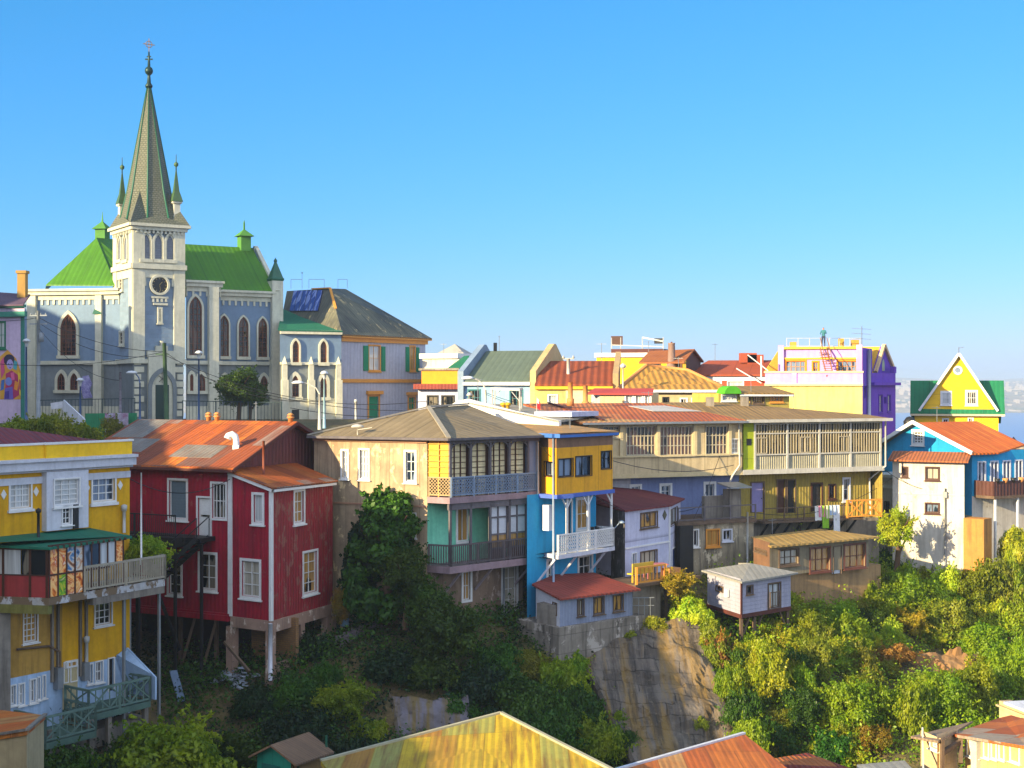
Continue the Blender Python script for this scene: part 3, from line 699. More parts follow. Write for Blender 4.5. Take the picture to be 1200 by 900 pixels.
mb = MB(); fr_.wall(mb, 0, fr_.L, zB, zE); fa.wall(mb, 0, fa.L, -10.9, -4.75); mb.poly(fa.P(0, -4.75), fa.P(fa.L, -4.75), fa.P(0, -4.05)); mb.build('wall', RD, rh)
mb = MB(); fb.wall(mb, 0, fb.L, -10.9, -4.8); mb.build('wall', RC, rh, 'worn corrugated red wall')
mb = MB(); fg.wall(mb, 0, fg.L, -10.6, zE); mb.poly(fg.P(0, zE), fg.P(fg.L, zE), fg.P(fg.L / 2, zR)); mb.build('gable_wall', RG, rh)
Bk2 = L2 + t2 * 9.9; shell(rh, 'rear_wall', RG, [Bk, Bk2, L2], -10.6, zE, (2,))
mb = MB(); ev = .55
e3 = lambda v: Vector((v.x, v.y, 0))
T1, T2 = e3(t1), e3(t2)
def rp(s1, s2, z): return e3(RCn) + T1 * s1 + T2 * s2 + Z * z
sl = (zR - zE) / 4.95
roofslab(mb, [rp(-9.9, -ev, zE - ev * sl + .12), rp(.5, -ev, zE - ev * sl + .12), rp(.5, 4.95, zR + .12), rp(-9.9, 4.95, zR + .12)], .07)
roofslab(mb, [rp(.5, 9.9 + ev, zE - ev * sl + .12), rp(-9.9, 9.9 + ev, zE - ev * sl + .12), rp(-9.9, 4.952, zR + .12), rp(.5, 4.952, zR + .12)], .07)
mb.build('roof', R_rust, rh)
zn = mat('grey_zinc_sheet', '#7f7a74', '#5c5650', corr='u', period=.24, cb=.4, stain=.7, streak=.4, sc='#7a4c2c')
def rpatch(s1, s2, e1, e2):
    m = MB(); zf = lambda e: zE + e * sl + .135; roofslab(m, [rp(s1, e1, zf(e1)), rp(s2, e1, zf(e1)), rp(s2, e2, zf(e2)), rp(s1, e2, zf(e2))], .02); m.build('roof_sheet', zn, rh, 'grey zinc roof sheet')
rpatch(-9.7, -7.6, 2.6, 4.9); rpatch(-8.4, -6.3, .9, 2.5); rpatch(-4.2, -1.6, .5, 1.9)
rust2 = mat('brown_fascia', '#5a2c24', '#3c2420', stain=.6, scale=2)
mb = MB(); mb.bar(rp(.53, -ev, zE - ev * sl + .03), rp(.53, 4.95, zR + .03), .05, .16); mb.bar(rp(.53, 4.95, zR + .03), rp(.53, 9.9 + ev, zE - ev * sl + .03), .05, .16); mb.bar(rp(-9.9, -ev - .03, zE - ev * sl), rp(.5, -ev - .03, zE - ev * sl), .08, .13); mb.build('bargeboard', rust2, rh)
mb = MB(); roofslab(mb, [fa.P(-.02, -4.02, .28), fa.P(fa.L + .3, -4.74, .28), fb.P(fb.L + .1, -4.8, .25), fg.P(5.6, -4.0, .02), fg.P(0, -3.98, .02)], .06); mb.build('lean_to_roof', R_rust, rh)
mb = MB(); fa.box(mb, -.06, .1, -10.9, -4.1, .003, .06); fa.box(mb, fa.L - .1, fa.L + .03, -10.9, -4.75, .003, .06); fb.box(mb, -.02, .1, -10.9, -4.8, .003, .055)
mb.bar(fa.P(0, -4.16, .2), fa.P(fa.L + .2, -4.86, .2), .05, .17); mb.bar(fb.P(-.1, -4.9, .2), fb.P(fb.L, -4.95, .2), .05, .12); fr_.box(mb, fr_.L - .14, fr_.L - .04, zB, zE - .1, .003, .09); mb.build('corner_trim', M_white, rh)
# roof fittings
mb = MB(); q = rp(-.95, 1.7, zE + 1.7 * sl + .1); mb.tube([q, q + Z * .42, q + Vector((-.05, 0, .58)), q + Vector((-.2, 0, .67)), q + Vector((-.36, 0, .6)), q + Vector((-.42, -.02, .46))], [.15, .15, .16, .17, .18, .19], 14); mb.box(q - Vector((.15, .15, .15)), (.3, 0, 0), (0, .3, 0), (0, 0, .3)); mb.build('vent_cowl', M_white, rh)
terr = mat('terracotta_pot', '#c98a4e', '#a2683a', scale=4)
for s in (-5.1, -4.55, .1):
    mb = MB(); q = rp(s, 4.95, zR + .05); mb.lathe(q, [(.13, 0), (.13, .22), (.19, .24), (.19, .3), (.08, .33), (.08, .36), (.2, .38), (.08, .48), (0, .5)], 12); mb.build('ridge_vent', terr, rh)
mb = MB(); q = fa.P(.85, -4.3, -1.3); mb.tube([q, q + Z * 1.6], .06); mb.build('stovepipe', plain('rust_pipe', '#7a3a22'), rh)
mb = MB(); q = fg.at(408, 540, .08); mb.tube([q, Vector((q.x, q.y, -10.5))], .05); mb.build('drainpipe', M_grey, rh)
# black deck, stair
zd = -7.2; ua, _ = fr_.uz(138, 600); ub, _ = fr_.uz(231, 600)
mb = MB(); fr_.box(mb, ua, ub, zd - .45, zd, .0, 1.6); o = mb.build('deck', M_blackwood, rh)
mb = MB(); railing(mb, [fr_.P(ua, zd, 1.55), fr_.P(ub, zd, 1.55)], 1.05, .12, .025, .05, posts=1.8); mb.build('railing', M_dark, o)
st0, st1 = fr_.P(ub + 1.0, zd, .8), fr_.P(ub - 1.6, zd - 2.6, 2.0)
mb = MB(); fr_.box(mb, ub, ub + 1.1, zd - .2, zd, 0, 1.1)
for k in range(11):
    p = st0.lerp(st1, k / 10); mb.box(p - fr_.n3 * .45 - fr_.t3 * .13 - Z * .04, fr_.n3 * .9, fr_.t3 * .28, Z * .05)
for d in (-.45, .45): mb.bar(st0 + fr_.n3 * d, st1 + fr_.n3 * d, .06, .22); mb.bar(st0 + fr_.n3 * d + Z * .95, st1 + fr_.n3 * d + Z * .95, .05)
for k in range(6):
    p = st0.lerp(st1, k / 5)
    for d in (-.45, .45): mb.bar(p + fr_.n3 * d, p + fr_.n3 * d + Z * .95, .035)
for u, d in ((ub - .1, 1.5), (ub - 2.4, 1.5), (ub - 1.6, 2.3), (ub + 1, .95)): fr_.box(mb, u - .06, u + .06, -15, zd - .3 if d < 2 else zd - 2.4, d - .12, d)
mb.bar(fr_.P(ub - 5, -12.8, 1.4), fr_.P(ub - 2.5, zd - .5, 1.5), .14); mb.bar(fr_.P(ub - 2.2, zd - .5, 1.5), fr_.P(ub, -12.5, 1.2), .12)
mb.build('stair', M_dark, o)
mb = MB()
fr_.box(mb, 1, fr_.L, zB - .35, zB, -.3, .05); fr_.box(mb, 1, fr_.L - .1, zB - .36, zB - .1, .05, .12); mb.build('plinth', RD, rh)
concp = mat('peeling_pink_concrete', '#a88a78', '#8a6f60', stain=.7, scale=.9, streak=.4, sc='#5c4a40', wear=('#c8b8a8', .3))
mb = MB(); fa.box(mb, 0, fa.L, -11.4, -10.9, -.3, .04); fb.box(mb, 0, fb.L + .2, -11.45, -10.9, -.3, .045)
for u in (.0, 2.5, 4.9): fb.box(mb, u, u + .35, -15, -11.45, -.32, .02)
for u in (fb.L - .1,): fb.box(mb, u, u + .4, -15, -11.45, -.32, .03)
fb.wall(mb, .35, 2.5, -15, -12.9); fb.wall(mb, 2.85, 4.9, -15, -12.2); fa.box(mb, -.3, .1, -15, -11.4, -.4, .02); mb.build('support', concp, rh)
mb = MB(); fa.off(-1.6).box(mb, -.2, 2.6, -14.6, -11.0, -.2, 0); mb.build('brick_wall', mat('ochre_brick', '#9a7448', '#7a5636', brick=(.3, .1, '#6b5a48'), stain=.5, scale=1), rh)
mb = MB(); q = fa.P(fa.L + .05, -11, .12); mb.tube([q, Vector((q.x, q.y, -13.6))], .1); mb.build('drainpipe', M_lilac_white, rh)
mb = MB()
for u, zt in ((3.2, -11), (5.8, -11.1), (8., -11)): fr_.box(mb, u, u + .16, -15.5, zt, -1.0, -.84)
for u in (6.6, 7.9): mb.bar(fr_.P(u, -13.4, -.2), fr_.P(u + .5, -11.1, -.6), .12)
mb.build('post', M_wood, rh)
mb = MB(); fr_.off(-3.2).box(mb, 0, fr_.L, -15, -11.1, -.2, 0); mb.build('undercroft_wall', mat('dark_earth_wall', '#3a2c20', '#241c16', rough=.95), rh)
# rubble and planks below the annex
r3 = random.Random(3); mb = MB()
for k in range(70):
    u, d = r3.uniform(-.9, 1.5), r3.uniform(.1, 1.2); q = fa.P(u, 0, d - .5); q.z = gz(q.x, q.y) + r3.uniform(.0, .5) * (1 - abs(u - .6) / 2.2)
    a = r3.uniform(0, 3.1); s = r3.uniform(.1, .32); mb.box(q, Vector((math.cos(a), math.sin(a), r3.uniform(-.4, .4))) * s, Vector((-math.sin(a), math.cos(a), r3.uniform(-.4, .4))) * s * .7, Vector((r3.uniform(-.3, .3), r3.uniform(-.3, .3), 1)) * s * .25)
o = mb.link('rubble', mat('pale_rubble', '#a8b2c0', '#6d747e', stain=.8, scale=3), None, fa.P(.4, -13.2, 0)); tag(o, 'heap of broken pale rubble under the red house annex', 'rubble', kind='stuff')
for i, (a, b, c, lab) in enumerate([((398, 752), (420, 812), 'a', 'blue-grey plank leaning on the slope left of the red house')]):
    q = px(203, 786, 63.5); e = px(213, 822, 62.2); single('plank', lab, 'plank', MB().bar(e, q, .35, .05), mat('blue_grey_board', '#6d83a0', '#55677c'), e)
q0 = px(272, 768, 62.6); q1 = px(292, 787, 62.2); single('timber', 'dark loose timber propped beneath the red house annex', 'timber', MB().bar(q1, px(263, 752, 63.2), .12), M_wood, q1)
# ================================================================ weathered wooden house with balconies
WB = mat('bare_beige_boards', '#b49c7c', '#857460', stain=.8, scale=.55, streak=.55, sc='#6b5744', seam=('u', .85), rough=.85, wear=('#d8bf92', .22))
WD = mat('stained_brown_render', '#8a7460', '#6a5648', stain=.8, scale=.6, streak=.6, sc='#54423a', rough=.9, wear=('#a8968a', .25))
G_mint = mat('mint_green_paint', '#86d8b6', '#60b896', stain=.6, scale=.8, streak=.3, sc='#2d7a60')
SLAT = mat('louvre_boards', '#e2d2a6', '#c4b080', corr='v', period=.16, cb=.8, stain=.5, scale=1.2, streak=.3)
R_brown = mat('brown_sheet_roof', '#86765a', '#6b5e46', corr='u', period=.45, cb=.25, stain=.6, scale=.4, streak=.3, sc='#5c4a34', seam=('u', 2.4), rough=.8)
GREYT = mat('grey_timber', '#6a6468', '#4c484c', stain=.7, scale=1.8, streak=.4, rough=.85)
BLR = mat('blue_grey_lattice', '#7d8fa6', '#5f6f84', stain=.6, scale=2)
K = Vector((-3.0, 66.)); Q = pl(368, 69.4); Mx = Vector((1.4, 69.96))
fL = Fac(Q, K); fF = Fac(K, Mx)
wh = thing('wooden_house', 'weathered beige wooden house with two galleried balconies and mint green wall', 'house', (K.x, K.y, -12.3))
zev = -2.62; rec = 1.25
uend = fL.L - 1.25
def onL(b): return b
window(wh, fL, (399.5, 526, 409, 562), 2, 4, gl=G_pale, trim=.1, sill=.05); window(wh, fL, (420, 525, 433.5, 563), 3, 4, gl=G_pale, trim=.09, sill=.05); window(wh, fL, (473.5, 527, 488.5, 566.5), 2, 3, gl=G_blue, trim=.1, sill=.05)
window(wh, fL, (475, 600, 488, 631), 2, 2, gl=G_blue, trim=.06, sill=.05)
mb = MB(); fL.wall(mb, 0, uend, -12.6, zev); mb.build('wall', WB, wh)
mb = MB(); fL.box(mb, 0, uend, zev - .25, zev - .02, .003, .12); fL.box(mb, 0, uend, -6.02, -5.94, .003, .05); mb.build('cornice', mat('pinkish_fascia', '#b08468', '#8e6a54', stain=.6), wh)
fR = fF.off(-rec)
window(wh, fR, (534, 590, 551.5, 636), 2, 1, gl=G_warm, trim=.12, sill=0, label='tall white french window on the green gallery'); 
window(wh, fR, (540.5, 668, 553, 705), 2, 2, gl=G_warm, trim=.12, sill=0); window(wh, fR, (587, 663, 607, 717), 2, 4, gl=G_curt, trim=.12, sill=.05, trm=None)
zb1 = zz(582.5, 66.3); zb0 = zz(664, 66.)       # upper and lower gallery floors
mb = MB(); fR.wall(mb, -.4, fR.L, zb0, zb1); mb.build('wall', G_mint, wh, 'mint green gallery wall')
mb = MB(); fR.wall(mb, -.4, fR.L, -13, zb0); mb.build('wall', WD, wh, 'stained brown ground floor wall')
mb = MB(); a = fL.P(uend, 0); mb.poly((a.x, a.y, -13), fR.P(-.4, -13), fR.P(-.4, zev), (a.x, a.y, zev)); mb.build('return_wall', WB, wh)
Bq = Q + Vector((2.5, 9.5)); Bm = Mx + Vector((-3.2, 9))
shell(wh, 'rear_wall', WD, [fR.P(fR.L, 0), Bm, Bq, Q], -12.5, zev)
# gallery floors
mb = MB(); kl = fL.P(uend, 0)
for zf, th in ((zb1, .3), (zb0, .34)):
    roofslab(mb, [fF.P(-.1, zf, .1), fF.P(fF.L, zf, .05), fR.P(fR.L, zf), fR.P(-.4, zf), (kl.x, kl.y, zf) if False else fL.P(uend, zf, .02)], th)
mb.build('gallery_floor', mat('pink_grey_fascia', '#9a8288', '#776468', stain=.6, scale=1.4, streak=.3), wh)
posts = [0.06, 1.35, 2.62, 3.9, fF.L - .75]
mb = MB()
for i, u in enumerate(posts):
    fF.box(mb, u - .06, u + .06, zb0, zev - .1, -.12, .0)
    for zt in (zev - .25, zb1 - .3):
        for sg in (-1, 1):
            if (i == 0 and sg < 0) or (i == 4 and sg > 0): continue
            for k in range(4):   # quarter-arch bracket
                a0, a1 = k * math.pi / 8, (k + 1) * math.pi / 8; R_ = .5
                mb.bar(fF.P(u + sg * (R_ - R_ * math.cos(a0)), zt - R_ + R_ * math.sin(a0), -.06), fF.P(u + sg * (R_ - R_ * math.cos(a1)), zt - R_ + R_ * math.sin(a1), -.06), .07, .07)
fF.box(mb, -.05, fF.L, zev - .28, zev - .04, -.15, .02); fF.box(mb, -.05, fF.L - .7, zb1 - .62, zb1 - .3, -.15, .0)
mb.build('gallery_post', GREYT, wh)
# upper slatted screens
fs = fF.off(-.32)
for i in range(4):
    a, b = posts[i] + .06, posts[i + 1] - .06; mb = MB(); fs.wall(mb, a, b, zb1, zev - .1); o = mb.build('slat_screen', SLAT, wh); m2 = MB()
    n = 2 if i % 2 else 3
    for k in range(n + 1): u = a + (b - a) * k / n; fs.box(m2, u - .025, u + .025, zb1, zev - .1, .003, .06)
    for k in range(1, 8): z = zb1 + .3 + k * .27; fs.box(m2, a, b, z - .012, z + .012, .004, .04)
    m2.build('screen_bars', M_brownframe, o)
fS = Fac(fL.P(uend, 0), K)
mb = MB(); s2 = fL.off(-.05); s2.wall(mb, uend + .05, fL.L - .08, zb1 + .95, zev - .1); mb.build('slat_screen', mat('yellow_louvre', '#e0b23c', '#c8962c', corr='v', period=.17, cb=.8, stain=.4, scale=1.2), wh, 'bright yellow slatted end screen')
mb = MB(); fL.box(mb, uend + .6, uend + .66, zb1, zev - .1, -.03, .03)
for k in range(1, 7): z = zb1 + .9 + k * .28; fL.box(mb, uend + .05, fL.L - .05, z - .02, z + .02, -.04, .02)
mb.build('screen_bars', M_yellowframe, wh)
mb = MB(); railing(mb, [fL.P(uend + .1, zb1, .03), fF.P(.02, zb1, .06)], .95, .16, .03, .06, 'lattice'); mb.build('railing', mat('beige_lattice', '#b59a70', '#8e785a'), wh, 'beige lattice at the gallery end')
mb = MB(); railing(mb, [fF.P(.02, zb1, .06), fF.P(fF.L - .1, zb1, .03)], .95, .17, .03, .07, 'lattice', posts=1.3); railing(mb, [fF.P(.02, zb1, .05), fF.P(fF.L - .1, zb1, .02)], .95, .17, .02, .02); mb.build('railing', BLR, wh)
mb = MB(); railing(mb, [fL.P(uend + .1, zb0, .03), fF.P(.02, zb0, .06), fF.P(fF.L - .75, zb0, .03)], 1.0, .13, .05, .08, posts=1.3); mb.build('railing', mat('dark_worn_pickets', '#5d5456', '#433c3e', stain=.7, scale=2.5), wh)
# white arched glazing of the lower gallery
fw = fF.off(-.2)
for a, b in ((2.66, 3.84), (3.94, fF.L - .8)):
    mb = MB(); z0, z1 = zb0 + .62, zb1 - .45; n = 8
    o = MB(); fw.box(o, a, b, zb0 + .05, z0 - .02, -.04, .0); oo = o.build('boarding', M_brownframe, wh)
    p = MB(); fw.wall(p, a, b, z0 + .7, z1 + .1); pane = p.build('window', mat('whited_pane', '#c9ccd2', '#a9adb8', stain=.4, scale=1), wh, 'arched whitewashed gallery window')
    p = MB(); fw.wall(p, a, b, z0, z0 + .7); p.build('pane', G_warm, pane)
    for u in (a, (a + b) / 2, b): fw.box(mb, u - .035, u + .035, z0, z1 + .1, .003, .06)
    for z in (z0, z0 + .7, z0 + 1.55): fw.box(mb, a, b, z - .04, z + .04, .004, .055)
    mb.build('frame', GREYT, pane)
mb = MB(); fF.box(mb, fF.L - .72, fF.L - .08, zb0 + .75, zb1 - .35, -.2, -.05); mb.build('boarding', mat('beige_boarding', '#bc9c7c', '#9c8064', seam=('u', .4), streak=.4), wh)
mb = MB(); fF.box(mb, fF.L - .8, fF.L - .06, zb0 + .05, zb0 + .72, -.12, .02); mb.build('box_panel', M_lilac_white, wh)
mb = MB(); fF.box(mb, fF.L - .7, fF.L - .05, zb1, zev - .1, -.3, -.02); mb.build('boarding', mat('grey_blue_boarding', '#8089a0', '#646c80', streak=.4), wh)
for x, y0, y1 in ((630, 517, 650), (606, 668, 738)):
    mb = MB(); u, z1_ = fF.uz(x, y0, .1); z0_ = fF.uz(x, y1, .1)[1]; mb.tube([fF.P(u, z0_, .12 if x > 620 else -.9), fF.P(u, z1_, .12 if x > 620 else -.9)], .055); mb.build('drainpipe', M_pipe if x > 620 else M_grey, wh)
mb = MB()
for u in (.9, 2.9, fF.L - .3): mb.bar(fR.P(u - .25, zb0 - 1.5, .03), fF.P(u, zb0 - .25, -.1), .1)
mb.build('bracket', mat('pinkish_strut', '#a09094', '#80747a'), wh)
# roof
ap = px(502, 478, 72); rr = px(548, 474.5, 76.5); ov = .35
eK = K.to_3d() + Z * zev + Vector((-.05, -.35, 0)); eQ = Q.to_3d() + Z * zev + Vector((-.3, -ov, 0)); eM = Mx.to_3d() + Z * zev + Vector((.25, -.25, 0))
bq = Vector((Bq.x, Bq.y, zev)); bm = Vector((Bm.x, Bm.y, zev))
mb = MB(); roofslab(mb, [eQ, eK, ap], .1); roofslab(mb, [eK, eM, rr, ap], .1); roofslab(mb, [bq, eQ, ap], .1); roofslab(mb, [bm, bq, ap, rr], .1); roofslab(mb, [eM, bm, rr], .1); mb.build('roof', R_brown, wh)
mb = MB(); mb.bar(eK + Z * .05, ap + Z * .07, .22, .08); mb.bar(ap + Z * .06, rr + Z * .06, .22, .08); mb.bar(eQ + Z * .05, ap + Z * .06, .18, .06); o = mb.build('ridge_cap', mat('grey_flashing', '#978f80', '#7a7266'), wh)
mb = MB(); mb.bar(eK - Z * .05 + Vector((0, -.05, 0)), eM - Z * .05 + Vector((0, -.05, 0)), .1, .12); mb.bar(eQ - Z * .05 + Vector((0, -.05, 0)), eK - Z * .05 + Vector((0, -.05, 0)), .1, .12); mb.build('gutter', GREYT, wh)
mb = MB(); q = fL.at(419, 504, .1); q.z = zz(506, q.y); mb.tube([q - Z * .3, q + Z * .15], .03); mb.lathe(q + Z * .3, [(.32, -.08), (.3, 0), (.18, .05), (0, .09)], 14, sx=1, sy=.5); mb.bar(q + Z * .1, q + Vector((.75, -.3, .22)), .03); mb.build('satellite_dish', plain('dish_grey', '#b8b4aa'), wh)

# ================================================================ blue and orange house
BL = mat('turquoise_blue_paint', '#1c9ccc', '#1886b8', stain=.5, scale=.8, streak=.35, sc='#146a94')
OR = mat('orange_yellow_board', '#e6a516', '#cf8f10', stain=.45, scale=.7, streak=.3, sc='#96661c', seam=('u', 1.2))
BRB = mat('bare_brown_board', '#8e6a50', '#6e5240', stain=.7, scale=.9, streak=.4)
BLT = mat('blue_fascia', '#4a66b8', '#3c559c', stain=.5, scale=1.5)
Pa, Pb, Pc = pl(634.5, 70.4), pl(652, 69.), Vector((5.37, 72.8))
f1, f2 = Fac(Pa, Pb), Fac(Pb, Pc)
bh = thing('blue_house', 'bright blue narrow house with orange upper storey and white balcony', 'house', (Pb.x, Pb.y, -12.6))
zt, zo, zu = zz(513, 69), zz(580, 69), zz(525, 69)
for b in ((653.8, 537.5, 671.5, 558.5), (674, 534.5, 693.5, 557.5), (704, 528.5, 716.5, 549.5)): window(bh, f2, b, 2, 1, fr=M_dark, gl=G_blue, trim=.03, sill=0, mun=.05)
window(bh, f1, (638, 540, 649.5, 559.5), 2, 1, fr=M_dark, gl=G_pale, trim=.03, sill=0, mun=.05)
mb = MB(); f1.wall(mb, 0, f1.L, zo, zu); f2.wall(mb, 0, f2.L, zo, zu); mb.build('upper_wall', OR, bh)
mb = MB(); f1.wall(mb, 0, f1.L, zu, zt); f2.wall(mb, 0, f2.L, zu, zt); mb.build('attic_band', BRB, bh)
zg = zz(648, 70.); fb2 = f2.off(-1.1)
window(bh, fb2, (674.5, 583, 691, 621), 2, 2, gl=G_warm, trim=.12, sill=0); door(bh, fb2, (662.5, 586, 670.5, 634), M_brownframe, trim=.1)
window(bh, fb2, (676.5, 650.5, 694.5, 688), 2, 3, gl=G_dark, trim=.13, sill=0); window(bh, fb2, (640, 655, 649, 692), 2, 2, gl=G_dark, trim=.12, sill=0)
mb = MB(); fb2.wall(mb, -1.0, fb2.L, -13.2, zo); mb.build('wall', BL, bh)
ins = (f2.t - f2.n).normalized()
Pd = Pc + Vector((-3.8, 7)); Pe = Pa + Vector((-4, 6))
shell(bh, 'side_wall', BRB, [Pc, Pd, Pe, Pa], zo, zt, (3,)); shell(bh, 'side_wall', BRB, [fb2.P(fb2.L, 0), Pd, Pe], -13, zo, ())
mb = MB(); f2.box(mb, -.1, f2.L + .15, zt, zt + .2, -.2, .3); f1.box(mb, -.1, f1.L, zt - .003, zt + .197, -.2, .25); mb.build('fascia', mat('blue_eaves_board', '#3f6fb8', '#315a98'), bh)
mb = MB(); roofslab(mb, [f2.P(-.1, zt + .2, .3), f2.P(f2.L + .15, zt + .2, .3), Vector((Pd.x, Pd.y, zt + .55)), Vector((Pe.x, Pe.y, zt + .55)), f1.P(0, zt + .2, .2)], .06); mb.build('roof', mat('ochre_flat_roof', '#a8834e', '#80643c', stain=.7, wear=('#c88a3c', .3)), bh)
mb = MB(); f2.box(mb, -.05, f2.L + .08, zo - .2, zo, -1.1, .08); f1.box(mb, 0, f1.L, zo - .203, zo - .002, -1, .06); mb.build('storey_beam', BLT, bh)
mb = MB(); roofslab(mb, [f1.P(-.2, zg, .1), f2.P(0, zg, .12), f2.P(f2.L + .05, zg, .1), fb2.P(fb2.L, zg, -.02), fb2.P(-.4, zg, -.02)], .2); o = mb.build('balcony', M_lilac_white, bh)
mb = MB(); railing(mb, [f2.P(.05, zg, .06), f2.P(f2.L, zg, .05), fb2.P(fb2.L, zg, .1)], 1., .17, .028, .07, 'lattice', posts=1.6); railing(mb, [f2.P(.05, zg, .05), f2.P(f2.L, zg, .04)], 1., .17, .025, .03); mb.build('railing', M_white, o)
mb = MB()
for u in (.95, 2.75, f2.L - .06):
    f2.box(mb, u - .05, u + .05, zg, zo - .2, -.1, .0)
    for sg in (-1, 1):
        if u > 4 and sg > 0: continue
        mb.bar(f2.P(u, zo - .75, -.05), f2.P(u + sg * .4, zo - .22, -.05), .06)
mb.build('balcony_post', M_white, bh)
mb = MB()
for u in (-.1, 1.7, 4.3): mb.bar(fb2.P(u - .3, zg - 1.6, .02), f2.P(u, zg - .2, -.02), .1)
mb.bar(f1.P(-.9, zg - 1.9, -.6), f1.P(.0, zg - .1, .1), .12); mb.build('bracket', M_lilac_white, bh)
mb = MB(); f2.box(mb, .02, .34, zg + 1.2, zg + 2.5, -.9, -.5); mb.build('meter_box', M_lilac_white, bh)
mb = MB(); mb.tube([f1.P(f1.L * .9, zt, .08), f1.P(f1.L * .9, -11.5, .08)], .06); mb.build('drainpipe', plain('blue_grey_pipe', '#8d9db4'), bh)
mb = MB(); q = f2.P(f2.L + .1, zz(613, 72.5), .2); mb.tube([q + Vector((-.1, .1, -.3)), q + Vector((.15, 0, 0))], .025); mb.lathe(q + Vector((.25, 0, .05)), [(.28, -.06), (.26, 0), (.12, .06), (0, .08)], 12, sx=.6); mb.build('satellite_dish', plain('dish_blue', '#8ea0b4'), bh)
for u in (3.3, 3.7):
    mb = MB(); q = f2.P(u, zg + .98, -.15); mb.lathe(q, [(.09, 0), (.12, .18)], 8); qq = mb
    single('plant_pot', 'small dark plant pot on the blue house balcony rail', 'pot', mb, M_dark, q, 'balcony plant pots')

# ================================================================ grey shack with red roof on the concrete wall
SH = mat('grey_blue_sheeting', '#8a93a8', '#6f788c', corr='u', period=.2, cb=.3, stain=.6, scale=.8, streak=.35)
Sa, Sb, Sc = pl(628, 68.6), pl(656, 66.3), pl(741, 69.6)
g1_, g2_ = Fac(Sa, Sb), Fac(Sb, Sc)
sk_ = thing('garden_shack', 'low grey shack with a red tin roof on a concrete wall, before the blue house', 'shack', (Sb.x, Sb.y, -12.8))
for b, gl_ in (((676.3, 702.5, 684.5, 722), G_curt), ((695.3, 700, 708, 719.5), G_warm), ((718, 697.5, 730.5, 716), G_warm)): window(sk_, g2_, b, 2, 1, fr=M_wood, gl=gl_, trim=.05, sill=.03)
window(sk_, g1_, (648, 705, 653, 722), 1, 1, fr=M_wood, gl=G_dark, trim=.03, sill=0)
zs1 = zz(702.5, 66.3); zs0 = zz(735, 66.3)
mb = MB(); g2_.wall(mb, 0, g2_.L, zs0, zs1); mb.build('wall', SH, sk_)
mb = MB(); g1_.wall(mb, 0, g1_.L, zs0, zs1 + .35, zs1); mb.build('wall', M_lilac_white, sk_, 'white end wall')
bkS = Sc + Vector((-2, 2.6)); bkA = Sa + Vector((1, 2.))
shell(sk_, 'rear_wall', SH, [Sc, bkS, bkA, Sa], zs0, zs1, (3,))
mb = MB(); roofslab(mb, [Vector((Sa.x - .2, Sa.y, zs1 + .42)), Vector((Sb.x, Sb.y - .3, zs1 + .08)), Vector((Sc.x + .4, Sc.y - .3, zs1 + .06)), Vector((bkS.x + .2, bkS.y, zs1 + .5)), Vector((bkA.x, bkA.y, zs1 + .62))], .09)
mb.build('roof', mat('dull_red_tin', '#8a3c30', '#6c3028', corr='u', period=.3, cb=.4, stain=.6, streak=.3), sk_)
mb = MB(); q = g2_.P(g2_.L, zs0, -.1)
for k in range(4): mb.bar(q + Vector((.1 + .3 * k, .1, 0)), q + Vector((.1 + .3 * k, .1, .9)), .03)
mb.bar(q + Z * .9, q + Vector((1.2, .1, .9)), .04); mb.bar(q + Z * .5, q + Vector((1.2, .1, .5)), .03); mb.build('railing', M_grey, sk_)
cw = Fac(pl(655, 66.0), pl(757, 69.8)); mb = MB(); cw.box(mb, 0, cw.L, -14.4, zs0 + .02, -3.2, 0)
ow = single('retaining_wall', 'broad stained concrete retaining wall under the grey shack', 'wall', mb, mat('weathered_retaining_concrete', '#8d8478', '#5d564e', stain=.8, scale=.5, streak=.7, sc='#302c28', seam=('v', .9), wear=('#a8a096', .3), rough=.95), cw.P(0, -14, 0))
mb = MB(); cq = Fac(pl(629, 67.4), pl(652, 66.6)); cq.box(mb, 0, cq.L, -14, zz(708, 67), -.6, 0); single('wall_stub', 'short rough concrete block wall left of the grey shack', 'wall', mb, M_conc, cq.P(0, -13.5, 0))

# ================================================================ lilac house
LIL = mat('pale_lilac_sheet', '#c2c4d8', '#a3a5bc', stain=.5, scale=.7, streak=.3, sc='#7c7c9c', seam=('v', 2.9))
La, Lb, Lc, Ld = pl(716, 75.5), pl(732.5, 73.), pl(784.5, 76.4), pl(797.5, 80.)
h0, h1, h2 = Fac(La, Lb), Fac(Lb, Lc), Fac(Lc, Ld)
lh = thing('lilac_house', 'two storey pale lilac house with a dark red roof', 'house', (Lb.x, Lb.y, -11.4))
zl = zz(599, 73); z00 = zz(682, 73)
window(lh, h1, (750, 601, 770.5, 617.5), 3, 1, fr=M_wood, gl=G_warm, trim=.06, sill=.04); window(lh, h1, (740, 648, 746, 672.5), 1, 1, gl=G_blue, trim=.05, sill=0); window(lh, h1, (750, 646.5, 770, 675), 3, 2, fr=M_wood, gl=G_curt, trim=.06, sill=.05)
window(lh, h2, (785.8, 597, 793.5, 613), 2, 1, fr=M_wood, gl=G_pale, trim=.03, sill=0); door(lh, h2, (787, 643, 794.5, 664), BLT, trim=.05)
mb = MB(); h1.wall(mb, 0, h1.L, z00, zl); h2.wall(mb, 0, h2.L, z00, zl); mb.build('wall', LIL, lh)
mb = MB(); h0.wall(mb, 0, h0.L, z00 - 1.5, zl); h0.wall(mb, -2, 0, z00 - 1.5, zl); mb.build('end_wall', mat('grey_patchy_render', '#7f7a74', '#57534e', stain=.9, scale=.8, streak=.5, wear=('#a8a49c', .35)), lh)
